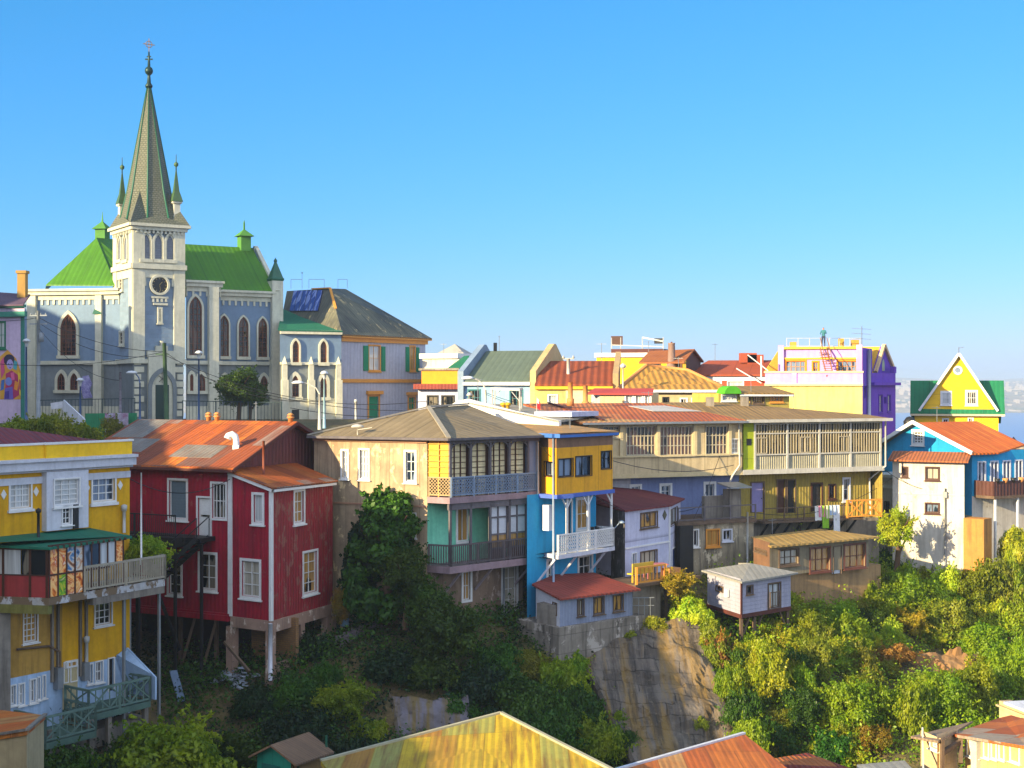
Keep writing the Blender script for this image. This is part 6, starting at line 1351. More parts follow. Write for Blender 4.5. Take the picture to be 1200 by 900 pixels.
for pts, c in (([(1, 424), (5, 418), (6, 436), (2, 444)], '#c84a7c'), ([(17, 422), (21, 424), (20, 434), (16, 432)], '#4aa0a8'), ([(2, 446), (6, 444), (5, 456), (1, 458)], '#3c6ab0'), ([(18, 446), (22, 448), (21, 458), (17, 456)], '#e08a2c'), ([(6, 459), (11, 458), (11, 467), (6, 467)], '#48308c'), ([(23, 444), (25, 446), (25, 458), (23, 456)], '#b8344c'), ([(13, 437), (17, 436), (18, 445), (14, 446)], '#d85a8c')):
    patch(pts, .046 + .002 * len(c), plain('mural_' + c[1:], c))
# ================================================================ street in front of the church
def post(name, lab, cat, x, y0, y1, Y, r, m, grp=None, x1=None, extra=None):
    b = px(x, y1, Y); t = px(x1 if x1 is not None else x, y0, Y); mb = MB(); mb.tube([b - Z * .5, t], [r, r * .75], 8)
    if extra: extra(mb, t)
    return single(name, lab, cat, mb, m, b, grp)
def arms(mb, t):
    for dz in (-.4, -1.1): mb.bar(t + Vector((-.75, .1, dz)), t + Vector((.75, -.1, dz)), .1)
    for k in (-.6, -.2, .2, .6): mb.lathe(t + Vector((k, 0, -.35)), [(.05, 0), (.06, .1), (0, .2)], 6)
    mb.lathe(t + Vector((.28, -.1, -2.6)), [(.0, 0), (.2, .02), (.2, .75), (0, .8)], 10)
LB = plain('lamp_blue', '#3f5a86', .5); PG_ = mat('grey_pole', '#8f969c', '#6c7278', scale=2)
poles = [post('utility_pole', 'grey concrete utility pole at the left corner of the church', 'pole', 45, 364, 492, 113, .19, PG_, extra=arms),
         post('utility_pole', 'dark green leaning timber pole before the church door', 'pole', 195.5, 402, 494, 110, .2, mat('green_pole', '#3f5c3c', '#2f4630', scale=2), x1=192.5, extra=lambda mb, t: mb.bar(t + Vector((-.7, 0, -.9)), t + Vector((.4, 0, -.9)), .09)),
         post('utility_pole', 'thin graffiti-marked pole by the green hoarding', 'pole', 141, 436, 512, 104, .12, mat('mottled_pole', '#8c8a94', '#6a5a68', stain=.9, scale=3))]
def street_lamp(x, y0, y1, Y, lab, m, head='post', dx=-1.):
    b = px(x, y1, Y); t = px(x, y0, Y); o = thing('street_lamp', lab, 'street lamp', b)
    mb = MB(); mb.tube([b - Z * .4, b + Z * .8, t], [.14, .09, .06], 8)
    if head == 'arm':
        mb.tube([t, t + Vector((dx * .25, 0, .45)), t + Vector((dx * .8, -.05, .75)), t + Vector((dx * 1.2, -.1, .85))], .05, 6)
    mb.build('post', m, o); h = MB()
    if head == 'arm':
        q = t + Vector((dx * 1.55, -.1, .82)); h.lathe(q, [(0, -.1), (.3, -.06), (.34, .02), (.2, .14), (0, .17)], 12, sx=1.35, sy=.7)
    else: h.lathe(t, [(.08, -.05), (.1, .05), (.2, .38), (.36, .42), (.2, .6), (0, .66)], 10)
    h.build('lamp_head', plain('lamp_white', '#c9cdd2', .4), o); return o
street_lamp(31, 406, 490, 112, 'dark blue lantern lamp beside the mural house', LB)
street_lamp(233, 420, 494, 112, 'blue lantern lamp right of the church door', LB)
street_lamp(380, 444, 496, 108, 'pale lantern lamp before the church hall', plain('pale_blue_lamp', '#8fb0bc'))
street_lamp(374.5, 462, 497, 98, 'white curved-arm street lamp before the church hall', plain('white_post', '#c4c0b2'), 'arm')
street_lamp(164, 449, 497, 108, 'slim street lamp with flat head left of the church door', LB, 'arm', -.4)
street_lamp(569, 457, 480, 96, 'white curved-arm street lamp before the blue-grey roof', plain('white_post', '#c4c0b2'), 'arm', -.8)
street_lamp(94, 452, 497, 110, 'thin blue post lamp behind the bush at left', LB)
# wires
for i, (a, b, sag) in enumerate([((45, 372, 113), (193, 412, 110), .7), ((45, 378, 113), (193, 416, 110), 1.1), ((45, 384, 113), (141, 446, 104), 1.), ((193, 412, 110), (374, 470, 98), 1.2), ((193, 416, 110), (500, 470, 108), 1.6), ((193, 412, 110), (-60, 420, 100), .8), ((45, 372, 113), (-60, 366, 118), .5), ((233, 440, 112), (560, 478, 104), 1.2), ((340, 478, 98), (600, 474, 100), .8)]):
    p, q = px(*a), px(*b); mb = MB(); mb.tube([p.lerp(q, k / 12) - Z * sag * 4 * (k / 12) * (1 - k / 12) for k in range(13)], .022, 4); single('cable', 'thin black overhead cable strung along the church street', 'cable', mb, M_dark, p, 'overhead cables')
# railing and hoarding along the street
fn = thing('iron_fence', 'dark iron railing along the street before the church', 'fence', px(150, 490, 112)); mb = MB()
railing(mb, [px(46, 496, 113), px(158, 494, 112)], 1.9, .28, .035, .06, posts=2.2); railing(mb, [px(214, 494, 112.5), px(330, 496, 112)], 1.7, .28, .035, .06, posts=2.2); mb.build('bars', plain('fence_dark_green', '#2a3f42', .5), fn)
mb = MB(); mb.box(px(40, 497, 113) - Z * 1.2, px(335, 497, 112) - px(40, 497, 113), (0, .3, 0), (0, 0, 1.35)); single('kerb_wall', 'long low pale wall carrying the church railing', 'wall', mb, CC, px(150, 497, 113))
hd = MB(); hd.box(px(100, 514, 103), px(160, 514, 101) - px(100, 514, 103), (0, .15, 0), (0, 0, 1.9)); single('hoarding', 'green sheet hoarding below the church railing', 'hoarding', hd, mat('hoarding_green', '#2f8a5c', '#226a46', seam=('u', 1.2), streak=.4), px(130, 514, 102))
hd = MB(); hd.box(px(123, 515, 101.3), px(150, 515, 100.5) - px(123, 515, 101.3), (0, .1, 0), (0, 0, 1.95)); single('graffiti_panel', 'white panel with pink and red scrawl set in the green hoarding', 'panel', hd, mat('scrawled_panel', '#b8bccc', '#8a4a74', stain=.85, scale=1.6, fine=.7), px(136, 515, 101))
mb = MB(); mb.bar(px(74, 474, 107), px(104, 502, 104), .1, .8); mb.bar(px(60, 476, 107), px(74, 474, 107), .1, .5); single('stair_parapet', 'sloping white stair parapet beside the bush at left', 'parapet', mb, M_lilac_white, px(90, 490, 105))
mb = MB(); mb.box((-62, 104, -4.6), (78, 0, .3), (0, 30, .4), (0, 0, .3)); struct('street', mb, mat('street_asphalt', (.06, .06, .062), (.04, .04, .042), scale=.5))

# ================================================================ houses of the middle distance
def gen(name, lab, A, B, y0, y1, m, depth=8, wins=(), cat='house', zb=None):
    f = Fac(A, B); Ym = (A.y + B.y) / 2; z1, z0 = zz(y0, Ym), (zz(y1, Ym) if zb is None else zb)
    o = thing(name, lab, cat, f.P(f.L / 2, z0))
    for b, c, r, fr, gl in wins: window(o, f, b, c, r, fr=fr, gl=gl, trim=.1, sill=.05)
    mb = MB(); f.wall(mb, 0, f.L, z0, z1); mb.build('wall', m, o)
    shell(o, 'rear_wall', m, [f.A, f.B, f.P(f.L, 0, -depth), f.P(0, 0, -depth)], z0, z1, (0,)); return o, f, z0, z1
OB = mat('bright_orange_render', '#e08a14', '#c4740f', stain=.4, scale=.4)
o, f, z0, z1 = gen('orange_house', 'flat roofed bright orange house right of the corner house', pl(494, 126), pl(538, 124), 434, 456, OB)
mb = MB(); f.box(mb, -.2, f.L + .1, z1, z1 + .2, -8, .2); mb.build('roof', M_conc, o)
o, f, z0, z1 = gen('lilac_shopfront', 'low lilac building with dark windows and red awning strip under the orange house', pl(490, 118), pl(540, 117), 456, 482, LIL, wins=(((500, 463, 514, 476), 2, 1, M_dark, G_dark), ((517, 463, 533, 476), 3, 1, M_dark, G_dark)), zb=-4.5)
mb = MB(); f.box(mb, -.2, f.L, z1, z1 + .45, -3, .7); mb.build('awning', mat('dull_red_tin', '#8a3c30'), o)
o, f, z0, z1 = gen('turret_house', 'distant white house with a small pyramid turret', pl(495, 140), pl(538, 138), 420, 445, WW)
mb = MB(); f.box(mb, -.2, f.L, z1, z1 + .5, -8, .3); f.pbox(mb, 499, 431, 530, 434, .003, .2); mb.build('cornice', M_white, o)
mb = MB(); q = px(533, 419, 142); mb.lathe(q, [(1.9, -1.4), (1.9, 0), (2.7, .1), (.05, 1.4)], 4, .5, False); mb.build('turret', mat('turret_grey', '#a8a49c', '#86827c'), o)
mb = MB(); roofslab(mb, [px(522, 433, 134), px(543, 432, 132), px(550, 416.5, 136), px(544, 417, 138)], .12); mb.build('side_roof', mat('deep_green_roof', '#17694a'), o)
# blue-grey gabled house
o, f, z0, z1 = gen('blue_gable_house', 'blue-grey house with stepped parapets and a weathered green-grey roof', pl(538, 112), pl(624, 110), 448, 485, mat('powder_blue_render', '#8fb2d0', '#7496b4', stain=.5, scale=.4, streak=.3), 8, (((548, 456, 563.5, 476), 2, 2, plain('teal_frame', '#1c6a74'), G_dark), ((597, 456, 613, 478), 2, 2, plain('teal_frame', '#1c6a74'), G_dark)), zb=-5)
mb = MB(); rz = px(600, 411.5, 117); i5 = -f.n3 * 5
roofslab(mb, [f.P(.6, z1 + .1, .3), f.P(f.L - .1, z1 + .1, .3), f.P(f.L - .1, rz.z, -5), f.P(.6, rz.z, -5)], .12); roofslab(mb, [f.P(.6, rz.z - .002, -5), f.P(f.L - .1, rz.z - .002, -5), f.P(f.L - .1, z1, -10), f.P(.6, z1, -10)], .12)
mb.build('roof', mat('greenish_grey_roof', '#5c6a5c', '#4a5650', corr='u', period=.5, cb=.25, stain=.6, scale=.3, streak=.2), o)
for u, cm_ in ((0, mat('blue_grey_parapet', '#8296ac', '#68788c')), (f.L - .1, mat('cream_parapet', '#c2a878', '#a08a60', stain=.6))):
    mb = MB(); mb.prism([f.P(u, z0, .35), f.P(u, z1 + .9, .35), f.P(u, rz.z + .55, -4.8), f.P(u, rz.z + .55, -5.3), f.P(u, z1 + .3, -10.2), f.P(u, z0, -10.2)], f.t3 * .5); mb.build('gable_parapet', cm_, o)
mb = MB(); f.box(mb, .5, f.L - .1, z1 - .25, z1 + .02, .3, .42); mb.build('gutter', M_lilac_white, o)
mb = MB(); q = f.P(1.4, rz.z, -5); mb.bar(q, q + Z * .7, .25); mb.build('chimney', M_dark, o)
# yellow house with red tile roof
YC = mat('cream_yellow_render', '#c8b070', '#a89050', stain=.5, scale=.4, streak=.3)
o, f, z0, z1 = gen('tile_roof_house', 'cream yellow house with corrugated red tile roof and pale panel', pl(627, 108), pl(718, 107.5), 451, 490, YC, 9, (((641.5, 462, 654, 476), 3, 2, M_white, G_pale),), zb=-5)
rt = px(690, 423, 113.5); mb = MB(); roofslab(mb, [f.P(0, z1 + .05, .35), f.P(f.L, z1 + .05, .35), f.P(f.L + .4, rt.z, -5.5), f.P(.4, rt.z, -5.5)], .14); mb.build('roof', mat('red_clay_tile', '#8c4424', '#64301c', corr='u', period=.55, cb=1., stain=.5, scale=.5), o)
mb = MB(); roofslab(mb, [f.P(f.L + .4, rt.z, -5.5), f.P(f.L + .4, z1, -10), f.P(.4, z1, -10), f.P(.4, rt.z, -5.5)], .13); mb.build('roof', R_brown, o)
mb = MB(); mb.prism([f.P(f.L, z0, .1), f.P(f.L, z1 + .9, .1), f.P(f.L + .2, rt.z + .75, -5.3), f.P(f.L + .2, rt.z + .75, -5.7), f.P(f.L, z1 + .3, -10), f.P(f.L, z0, -10)], f.t3 * .45); mb.build('gable_parapet', mat('grey_cream_parapet', '#b09468', '#7c6c54'), o)
mb = MB(); f.box(mb, 0, f.L, z1 - .35, z1, .003, .3); mb.build('eaves_band', mat('yellow_band', '#dcae2c'), o); mb = MB(); f.pbox(mb, 663, 456, 687, 480, .003, .08); mb.build('panel', mat('ivory_panel', '#cfc39c', '#b0a480'), o)
mb = MB(); q = px(666, 448, 110); mb.tube([q - Z * .5, q + Z * 1.9], .14); mb.bar(q + Vector((-.45, 0, 1.9)), q + Vector((.45, 0, 1.9)), .1); mb.lathe(q + Vector((-.4, 0, 1.95)), [(.14, 0), (0, .25)], 8); mb.lathe(q + Vector((.4, 0, 1.95)), [(.14, 0), (0, .25)], 8); mb.build('flue', M_pipe, o)
# yellow flat block
o, f, z0, z1 = gen('yellow_block', 'bright yellow flat roofed building with white cornice and rooftop clutter', pl(699, 130), pl(786, 128), 416, 450, mat('lemon_yellow_render', '#e8c21c', '#d0a814', stain=.3, scale=.3), 9, (((756, 424.5, 774.5, 434), 2, 1, M_wood, G_dark),))
mb = MB(); f.box(mb, -.15, f.L + .15, z1 - .2, z1 + .2, -9, .25); mb.build('cornice', M_white, o)
mb = MB(); f.box(mb, 1.2, 6.2, z1 + .2, z1 + .6, -4, -1); mb.build('roof_slab', rust2, o)
mb = MB(); q = f.P(1.2, z1 + .2, -1.2)
for a in (0, .9, 3, 5): mb.bar(q + f.t3 * a, q + f.t3 * a + Z * 1.5, .07)
mb.bar(q + Z * .8, q + f.t3 * 5 + Z * .6, .07); mb.bar(q + f.t3 * 3 + Z * 1.5, q + f.t3 * 5 + Z * 1.1, .14); mb.build('roof_rail', M_pipe, o)
mb = MB(); mb.box(q + Z * .75, f.t3 * 1.1, (0, .8, 0), Z * .9); mb.build('roof_tank', M_brownframe, o); mb = MB(); mb.box(q + f.t3 * 4.2 + Z * .9, f.t3 * .8, (0, .6, 0), Z * .5); mb.build('roof_tank', M_dark, o)
# brown gabled house beside it
o, f, z0, z1 = gen('brown_gable_house', 'brown gabled house with dark end wall beside the yellow block', pl(787, 128), pl(800, 121), 424, 450, mat('mustard_side', '#c49c2c'), .3, (((791.5, 424, 796, 432), 1, 1, M_wood, G_dark),))
q0, q1, q2 = px(799, 424, 121), px(811, 410.5, 124), px(821, 423, 127); zq = zz(452, 124); mb = MB(); mb.prism([Vector((q0.x, q0.y, zq)), q0, q1, q2, Vector((q2.x, q2.y, zq))], Vector((-.12, .12, 0))); mb.build('gable_wall', mat('dark_umber_wall', '#5c4038', '#40302c'), o)
mb = MB(); k_ = Vector((-3.6, 2.6, 0)); roofslab(mb, [q0 + Vector((.2, -.2, 0)), q1 + Vector((.2, -.2, .12)), q1 + k_, q0 + k_], .15); roofslab(mb, [q1 + Vector((.2, -.2, .12)), q2 + Vector((.3, 0, 0)), q2 + k_, q1 + k_], .15); mb.build('roof', mat('rust_brown_roof', '#94582c', '#6c3c22', corr='u', period=.4, cb=.4), o)
mb = MB(); q = px(787, 432, 122); mb.lathe(q, [(.75, -2), (.7, -.5), (.35, .6), (.3, 2.2), (.34, 2.3)], 12); mb.build('chimney', mat('chimney_grey_rust', '#8c7468', '#6c4c40'), o)
mb = MB(); q = px(787, 415, 122); mb.tube([q, q + Z * 1.1], .08); mb.build('flue', plain('rust_pipe', '#7a3a22'), o)
# ochre tile hipped house
o, f, z0, z1 = gen('hipped_tile_house', 'long low house with a hipped ochre tile roof', pl(729, 106), pl(848, 105), 456, 488, mat('beige_grey_render', '#b4a27c', '#94845f', stain=.5, streak=.3), 8, (((776, 465, 784, 474), 2, 1, M_dark, G_dark), ((796.5, 466, 806, 475), 2, 1, M_white, G_dark), ((810, 466, 819, 475), 2, 1, M_white, G_dark)), zb=-5)
ra, rb = px(757, 428, 111), px(806, 434, 111); eo = f.n3 * .4; mb = MB(); eL, eR = f.P(-.3, z1, .4), f.P(f.L + .3, z1, .4); bL, bR = f.P(-.3, z1, -9), f.P(f.L + .3, z1, -9)
roofslab(mb, [eL, eR, rb, ra], .14); roofslab(mb, [eR, bR, rb], .14); roofslab(mb, [bL, eL, ra], .14); roofslab(mb, [bR, bL, ra, rb], .14); mb.build('roof', mat('ochre_clay_tile', '#b48638', '#8c602c', corr='u', period=.5, cb=1., stain=.7, scale=.5), o)
mb = MB(); f.box(mb, -.2, f.L + .2, z1 - .25, z1 - .05, .35, .5); mb.build('gutter', M_lilac_white, o); mb = MB(); mb.tube([eL, ra], .16, 6); mb.tube([ra, rb], .16, 6); mb.tube([eR, rb], .16, 6); mb.build('ridge_tiles', terr, o)
mb = MB(); q = px(730, 456, 104); mb.tube([q - Z * .6, q + Z * 1.7], .06); mb.lathe(q + Z * 1.6, [(.2, 0), (.25, .2), (0, .4)], 8); mb.build('flue', M_pipe, o)
# red roofed terrace
o, f, z0, z1 = gen('red_terrace', 'red and white house under a broad orange-red roof left of the purple house', pl(806, 124), pl(910, 122), 439, 470, mat('brick_red_render', '#b4482c', '#943820', stain=.4), 8, (((830, 446, 846, 456), 3, 1, M_white, G_pale), ((852, 446, 872, 456), 3, 1, M_white, G_pale)))
mb = MB(); rt = px(850, 422.5, 130); roofslab(mb, [f.P(-.5, z1, .4), f.P(f.L, z1, .4), f.P(f.L, rt.z, -6), f.P(1.2, rt.z, -6)], .14); mb.build('roof', mat('flat_red_roof', '#9c4826', '#803c20', stain=.4, scale=.3, seam=('u', 1.5)), o)
mb = MB(); f.box(mb, 0, f.L, z1 - .55, z1 - .14, .003, .14); mb.build('cornice', M_white, o)
for x, y in ((868, 421), (876, 423)): mb = MB(); q = px(x, y + 4, 127); mb.box(q, (1.5, 0, 0), (0, 1, 0), (0, 0, .9)); mb.build('chimney', mat('brick_chimney', '#a04c30', '#7c3824'), o)
mb = MB(); q = px(892, 445, 121); mb.bar(q, q + Z * 2.1, .1); mb.bar(q + Z * 1.6 + Vector((-1.2, 0, .6)), q + Vector((.6, 0, .8)), .09); mb.bar(q + Vector((-2.2, 0, 1.)), q + Vector((0, 0, -.3)), .09); mb.build('roof_prop', M_white, o)
# conservatory and attic rooms above the gallery houses
o, f, z0, z1 = gen('conservatory', 'glazed rooftop room with a pinkish red roof above the orange roof', pl(703, 99), pl(764, 98), 461, 480, mat('cream_boards', '#cdb88c', '#a8946a', seam=('u', .8)), 3, (((732, 462, 743, 475), 2, 1, M_white, G_pale), ((743.5, 462, 754, 475), 2, 1, M_white, G_pale), ((754.5, 462, 763.5, 475), 2, 1, M_white, G_pale)))
mb = MB(); roofslab(mb, [f.P(-1.0, z1, .3), f.P(f.L + .1, z1 - .02, .3), f.P(f.L - .2, zz(455, 101), -2), f.P(-.8, zz(455, 101), -2)], .1); mb.build('roof', mat('pinkish_red_roof', '#b0443c', '#8c342e'), o)
mb = MB(); a = Fac(f.P(-.9, 0, -1.2), f.A); a.wall(mb, 0, a.L, z0, z1); mb.build('side_glazing', G_pale, o)
mb = MB(); q = px(686, 476, 96); mb.tube([q, q + Z * 1.45], .17); mb.lathe(q - Z * .1, [(.26, 0), (.26, .4), (.18, .45)], 10); mb.build('chimney', terr, o)
o, f, z0, z1 = gen('attic_room', 'yellowish attic room with green barrel awning on the brown roof', pl(842, 97), pl(925, 99), 461, 480, mat('khaki_boards', '#b4a04c', '#8c7c38', seam=('u', 1.)), 4, (((845, 462, 863, 470.5), 4, 2, M_white, G_pale), ((867, 461.5, 880, 474), 4, 1, M_wood, G_warm), ((882, 461.5, 896, 474), 4, 1, M_wood, G_warm), ((902, 462, 918, 472), 4, 2, M_yellowframe, G_warm)))
mb = MB(); roofslab(mb, [f.P(1.5, z1 + .05, .5), f.P(f.L + .1, z1, .5), f.P(f.L - .3, z1 + .55, -2.5), f.P(1.5, z1 + .55, -2.5)], .1); mb.build('roof', R_ochre, o); mb = MB(); f.box(mb, 1.5, f.L + .1, z1 - .2, z1 - .06, .35, .5); mb.build('gutter', M_white, o)
mb = MB(); n = 8; aw = [f.P(.15 + .68 - .68 * math.cos(math.pi * k / n), z1 - .02 + .55 * math.sin(math.pi * k / n), .6) for k in range(n + 1)]; mb.prism(aw, -f.n3 * 1.2); mb.build('awning', mat('vivid_green_awning', '#4fa81c', '#3c8a14'), o)
# white flat house with pergola and clerestory
o = thing('white_flat_house', 'white walled flat house with roof pergola behind the wooden house', 'house', px(590, 500, 78)); wf = Fac(pl(520, 79.5), pl(655, 76))
mb = MB(); zt = [(522, 478), (536, 470), (548, 467.5), (600, 481), (655, 493)]; P_ = [wf.at(x, y) for x, y in zt]; bot = [Vector((p.x, p.y, -5)) for p in P_]
for k in range(4): mb.prism([bot[k], bot[k + 1], P_[k + 1], P_[k]], -wf.n3 * .3)
mb.build('wall', mat('bright_white_render', '#dcdad4', '#bcb8b0', stain=.3, scale=.5), o)
mb = MB(); roofslab(mb, [wf.at(548, 471), wf.at(655, 493), px(690, 487, 82), px(600, 474, 90), px(540, 472, 90)], .12); mb.build('roof', mat('grey_flat_roof', '#9c9484', '#7c7464', stain=.7), o)
mb = MB(); q = wf.at(540, 470, 0, -1); mb.lathe(q, [(.06, 0), (.06, .3), (.2, .32), (.05, .5), (0, .5)], 8); mb.build('vent', M_pipe, o)
mb = MB(); a, b, c, d = px(577, 478, 86), px(609, 480, 84), px(611, 480, 86), px(580, 478, 89); h = Z * 1.15
for q in (a, b, c, d): mb.bar(q - Z * .4, q + h, .07)
mb.prism([a + h + Vector((-.1, -.1, 0)), b + h, c + h + Vector((.1, .1, .1)), d + h + Vector((0, .1, .1))], Z * .14); mb.bar(a + Z * .5, a + h + Vector((.5, 0, -.05)), .05); mb.bar(b + Z * .5, b + h + Vector((-.5, 0, -.05)), .05); mb.build('pergola', M_pipe, o)
for x in (590, 595): mb = MB(); q = px(x, 485, 82); mb.tube([q, q + Z * .55], .11); mb.lathe(q + Z * .5, [(.2, 0), (.2, .15), (0, .2)], 8); mb.build('roof_vent', plain('yellow_vent', '#c49a1c'), o)
ck_ = Fac(pl(634, 80), pl(668, 79)); 
for b in ((635, 490, 643, 499), (646, 490, 655, 499), (660, 489, 667, 500)): window(o, ck_, b, 2, 1, fr=M_white, gl=G_pale, trim=.05, sill=0)
mb = MB(); ck_.wall(mb, 0, ck_.L, zz(506, 79.5), zz(488, 79.5)); mb.build('clerestory', M_lilac_white, o)
mb = MB(); ck_.box(mb, -.25, ck_.L + .3, zz(488, 79.5), zz(482.5, 79.5), -3, .35); mb.build('clerestory_roof', LIL, o)
fl = px(629, 484, 82); t = thing('flag', 'small red and white flag hanging on a short pole', 'flag', fl); mb = MB(); mb.tube([fl, fl + Z * 1.0], .02, 6); mb.build('pole', M_pipe, t)
mb = MB(); mb.prism([fl + Vector((0, 0, .95)), fl + Vector((.22, 0, .6)), fl + Vector((.2, .02, .15)), fl + Vector((-.02, 0, .3))], (0, .02, 0)); mb.build('red_half', plain('flag_red', '#b81c24', .8), t); mb = MB(); mb.prism([fl + Vector((-.02, -.01, .95)), fl + Vector((.12, -.01, .8)), fl + Vector((.14, -.01, .55)), fl + Vector((-.02, -.01, .62))], (0, .008, 0)); mb.build('white_half', M_white, t)
# ================================================================ purple house
PUR = mat('deep_violet_render', '#6a3cb4', '#55309a', stain=.4, scale=.4, streak=.25); PKV = mat('mauve_pink_render', '#cc9cd8', '#b484c4', stain=.4, scale=.4, streak=.2); LEM = mat('pale_lemon_render', '#e4d478', '#c8b65c', stain=.5, scale=.3, streak=.3); YT = mat('yellow_coping', '#e0b43c', '#c0942c')
p1 = Fac(pl(898, 121), pl(1010.5, 119)); pu = thing('purple_house', 'purple and lemon town house with roof terrace and gabled bay', 'house', p1.P(4, -4.5))
z45, z437 = zz(450, 120), zz(437, 120)
mb = MB(); p1.wall(mb, 0, p1.L, -7, z45); mb.build('wall', LEM, pu); mb = MB(); p1.box(mb, -.1, p1.L + .05, z45, z437, -.4, .1); mb.build('terrace_parapet', PKV, pu); mb = MB(); p1.box(mb, -.2, p1.L + .1, z437, z437 + .16, -.5, .2); p1.box(mb, -.15, p1.L + .05, z45 - .15, z45 + .06, -.3, .25); mb.build('coping', mat('cream_coping', '#d8c49c'), pu)
p2 = p1.off(-2.2); z408 = zz(409, 122)
for b, c in (((919.5, 421.5, 945.5, 438), 4), ((951, 422.5, 960.5, 440), 2), ((980, 421.5, 1005.5, 437), 4)): window(pu, p2, b, c, 2, fr=mat('orange_frame', '#e08c14', '#c07410'), gl=G_blue, trim=.14, sill=.06)
a, _ = p2.uz(912, 420); b, _ = p2.uz(1011, 420); mb = MB(); p2.wall(mb, a, b, z45, z408); mb.build('upper_wall', PKV, pu)
mb = MB(); p2.box(mb, a, b, z408, z408 + .2, -6, .25); p2.box(mb, a + .5, b - .4, zz(421, 122), zz(420, 122) + .08, .003, .12); mb.build('coping', YT, pu)
mb = MB()
for u in (a, b - .55): p2.box(mb, u, u + .5, z45, z408 + .35, -.3, .28)
u_, _ = p1.uz(931, 445); p1.box(mb, u_ - .2, u_ + .2, z45, z437 + .05, .1, .2); mb.build('pier', PKV, pu)
mb = MB(); k = p2.P(a + .1, 0, -.2); mb.prism([k + Z * z437, k + Z * z408, k + Z * z437 - f.t3 * 1.6], Vector((0, .3, 0))); mb.build('ramp_wall', YT, pu)
f3 = Fac(p1.B, pl(1022, 123.5)); f4 = Fac(pl(1021, 122.3), pl(1049.5, 126.5))
for b in ((1029.5, 462, 1034.5, 484), (1039.5, 462, 1044, 483)): window(pu, f4, b, 1, 2, fr=mat('violet_trim', '#5c34a0'), gl=G_curt, trim=.1, sill=.05)
window(pu, f4, (1036, 465, 1038.5, 473), 1, 1, fr=MATS['violet_trim'], gl=G_dark, trim=.03, sill=0); window(pu, f3, (1012.5, 452, 1015.5, 467), 1, 1, fr=MATS['violet_trim'], gl=G_dark, trim=.05, sill=0)
zc4 = zz(450, 124); zb4 = zz(437, 124)
mb = MB(); f3.wall(mb, 0, f3.L, -9, zz(408, 121)); f4.wall(mb, 0, f4.L, -9, zb4); Fac(f4.B, f4.B + Vector((1, 6))).wall(mb, 0, 6, -9, zb4); mb.build('side_wall', PUR, pu)
mb = MB(); f4.box(mb, -.2, f4.L + .3, zc4 - .12, zc4 + .14, .0, .4); f4.box(mb, f4.L - .4, f4.L + .05, zb4, zb4 + .6, -.4, .06); mb.build('cornice', PUR, pu)
fgb = f4.off(-.8); ug0, ug1 = fgb.uz(1026, 430)[0], fgb.uz(1046, 430)[0]; ugm = fgb.uz(1035, 430)[0]; zap = zz(405.5, 124.5); mb = MB(); mb.prism([fgb.P(ug0, zb4 - .5), fgb.P(ug1, zb4 - .5), fgb.P(ug1, zb4 + .4), fgb.P(ugm, zap), fgb.P(ug0, zb4 + .2)], -fgb.n3 * .3); mb.build('gable', PUR, pu)
mb = MB(); mb.bar(fgb.P(ug0 - .2, zb4 + .1, .1), fgb.P(ugm, zap + .15, .1), .3, .25); mb.bar(fgb.P(ugm, zap + .15, .1), fgb.P(ug1 + .2, zb4 + .2, .1), .3, .25); mb.build('gable_coping', mat('pink_cream_coping', '#d4b088'), pu)
mb = MB(); mb.poly(fgb.P(ug0 - .1, zb4, -.1), fgb.P(ugm, zap, -.1), fgb.P(ugm, zap, -5), fgb.P(ug0 - .1, zb4, -5)); mb.build('gable_roof', mat('yellow_tile_roof', '#d8a42c', '#b4822c', corr='u', period=.4), pu)
o = MB(); lan = arch_pts(fgb, ugm - .3, ugm + .3, zb4 + .2, zb4 + 1.3, .02); o.poly(*lan); o.build('window', G_curt, pu)
mb = MB(); q = f3.at(1018.5, 520, .2); mb.tube([Vector((q.x, q.y, -7)), Vector((q.x, q.y, zz(410, 121)))], .16); mb.build('drainpipe', M_lilac_white, pu)
mb = MB()
for j, (x0, x1) in enumerate(((922, 962), (972, 1008))):
    A_, B_ = px(x0, 408, 123), px(x1, 408, 123); A_.z = B_.z = z408 + .2; railing(mb, [A_, B_], .8, 9, .04, .04, posts=.9)
mb.build('roof_rail', M_pipe, pu)
for x, w, h in ((927, .5, .5), (984, .4, .8), (999, .6, .7)): mb = MB(); q = px(x, 408, 124); q.z = z408 + .2; mb.box(q, (w, 0, 0), (0, .6, 0), (0, 0, h)); mb.build('roof_box', mat('yellow_box', '#c4983c', '#9c7430'), pu)
mb = MB(); A_, B_ = px(973, 436, 119.6), px(965, 410, 121.5)
for d in (-.3, .3): mb.bar(A_ + Vector((d, 0, -.4)), B_ + Vector((d, 0, .2)), .08); mb.bar(A_ + Vector((d, 0, .7)), B_ + Vector((d, 0, 1.1)), .05)
for k in range(11): q = A_.lerp(B_, k / 10); mb.box(q + Vector((-.35, 0, -.3)), (.7, 0, 0), (0, .22, 0), (0, 0, .06))
mb.build('roof_ladder', plain('ladder_rust', '#8c5a24', .6), pu)
# small ladder of the blackened antennas
mb = MB(); q = px(1010, 408, 123); mb.bar(q, q + Z * 2, .05)
for k in range(3): mb.bar(q + Vector((-.9, 0, .9 + k * .45)), q + Vector((.9, .2, .8 + k * .45)), .035)
mb.build('antenna', M_grey, pu)
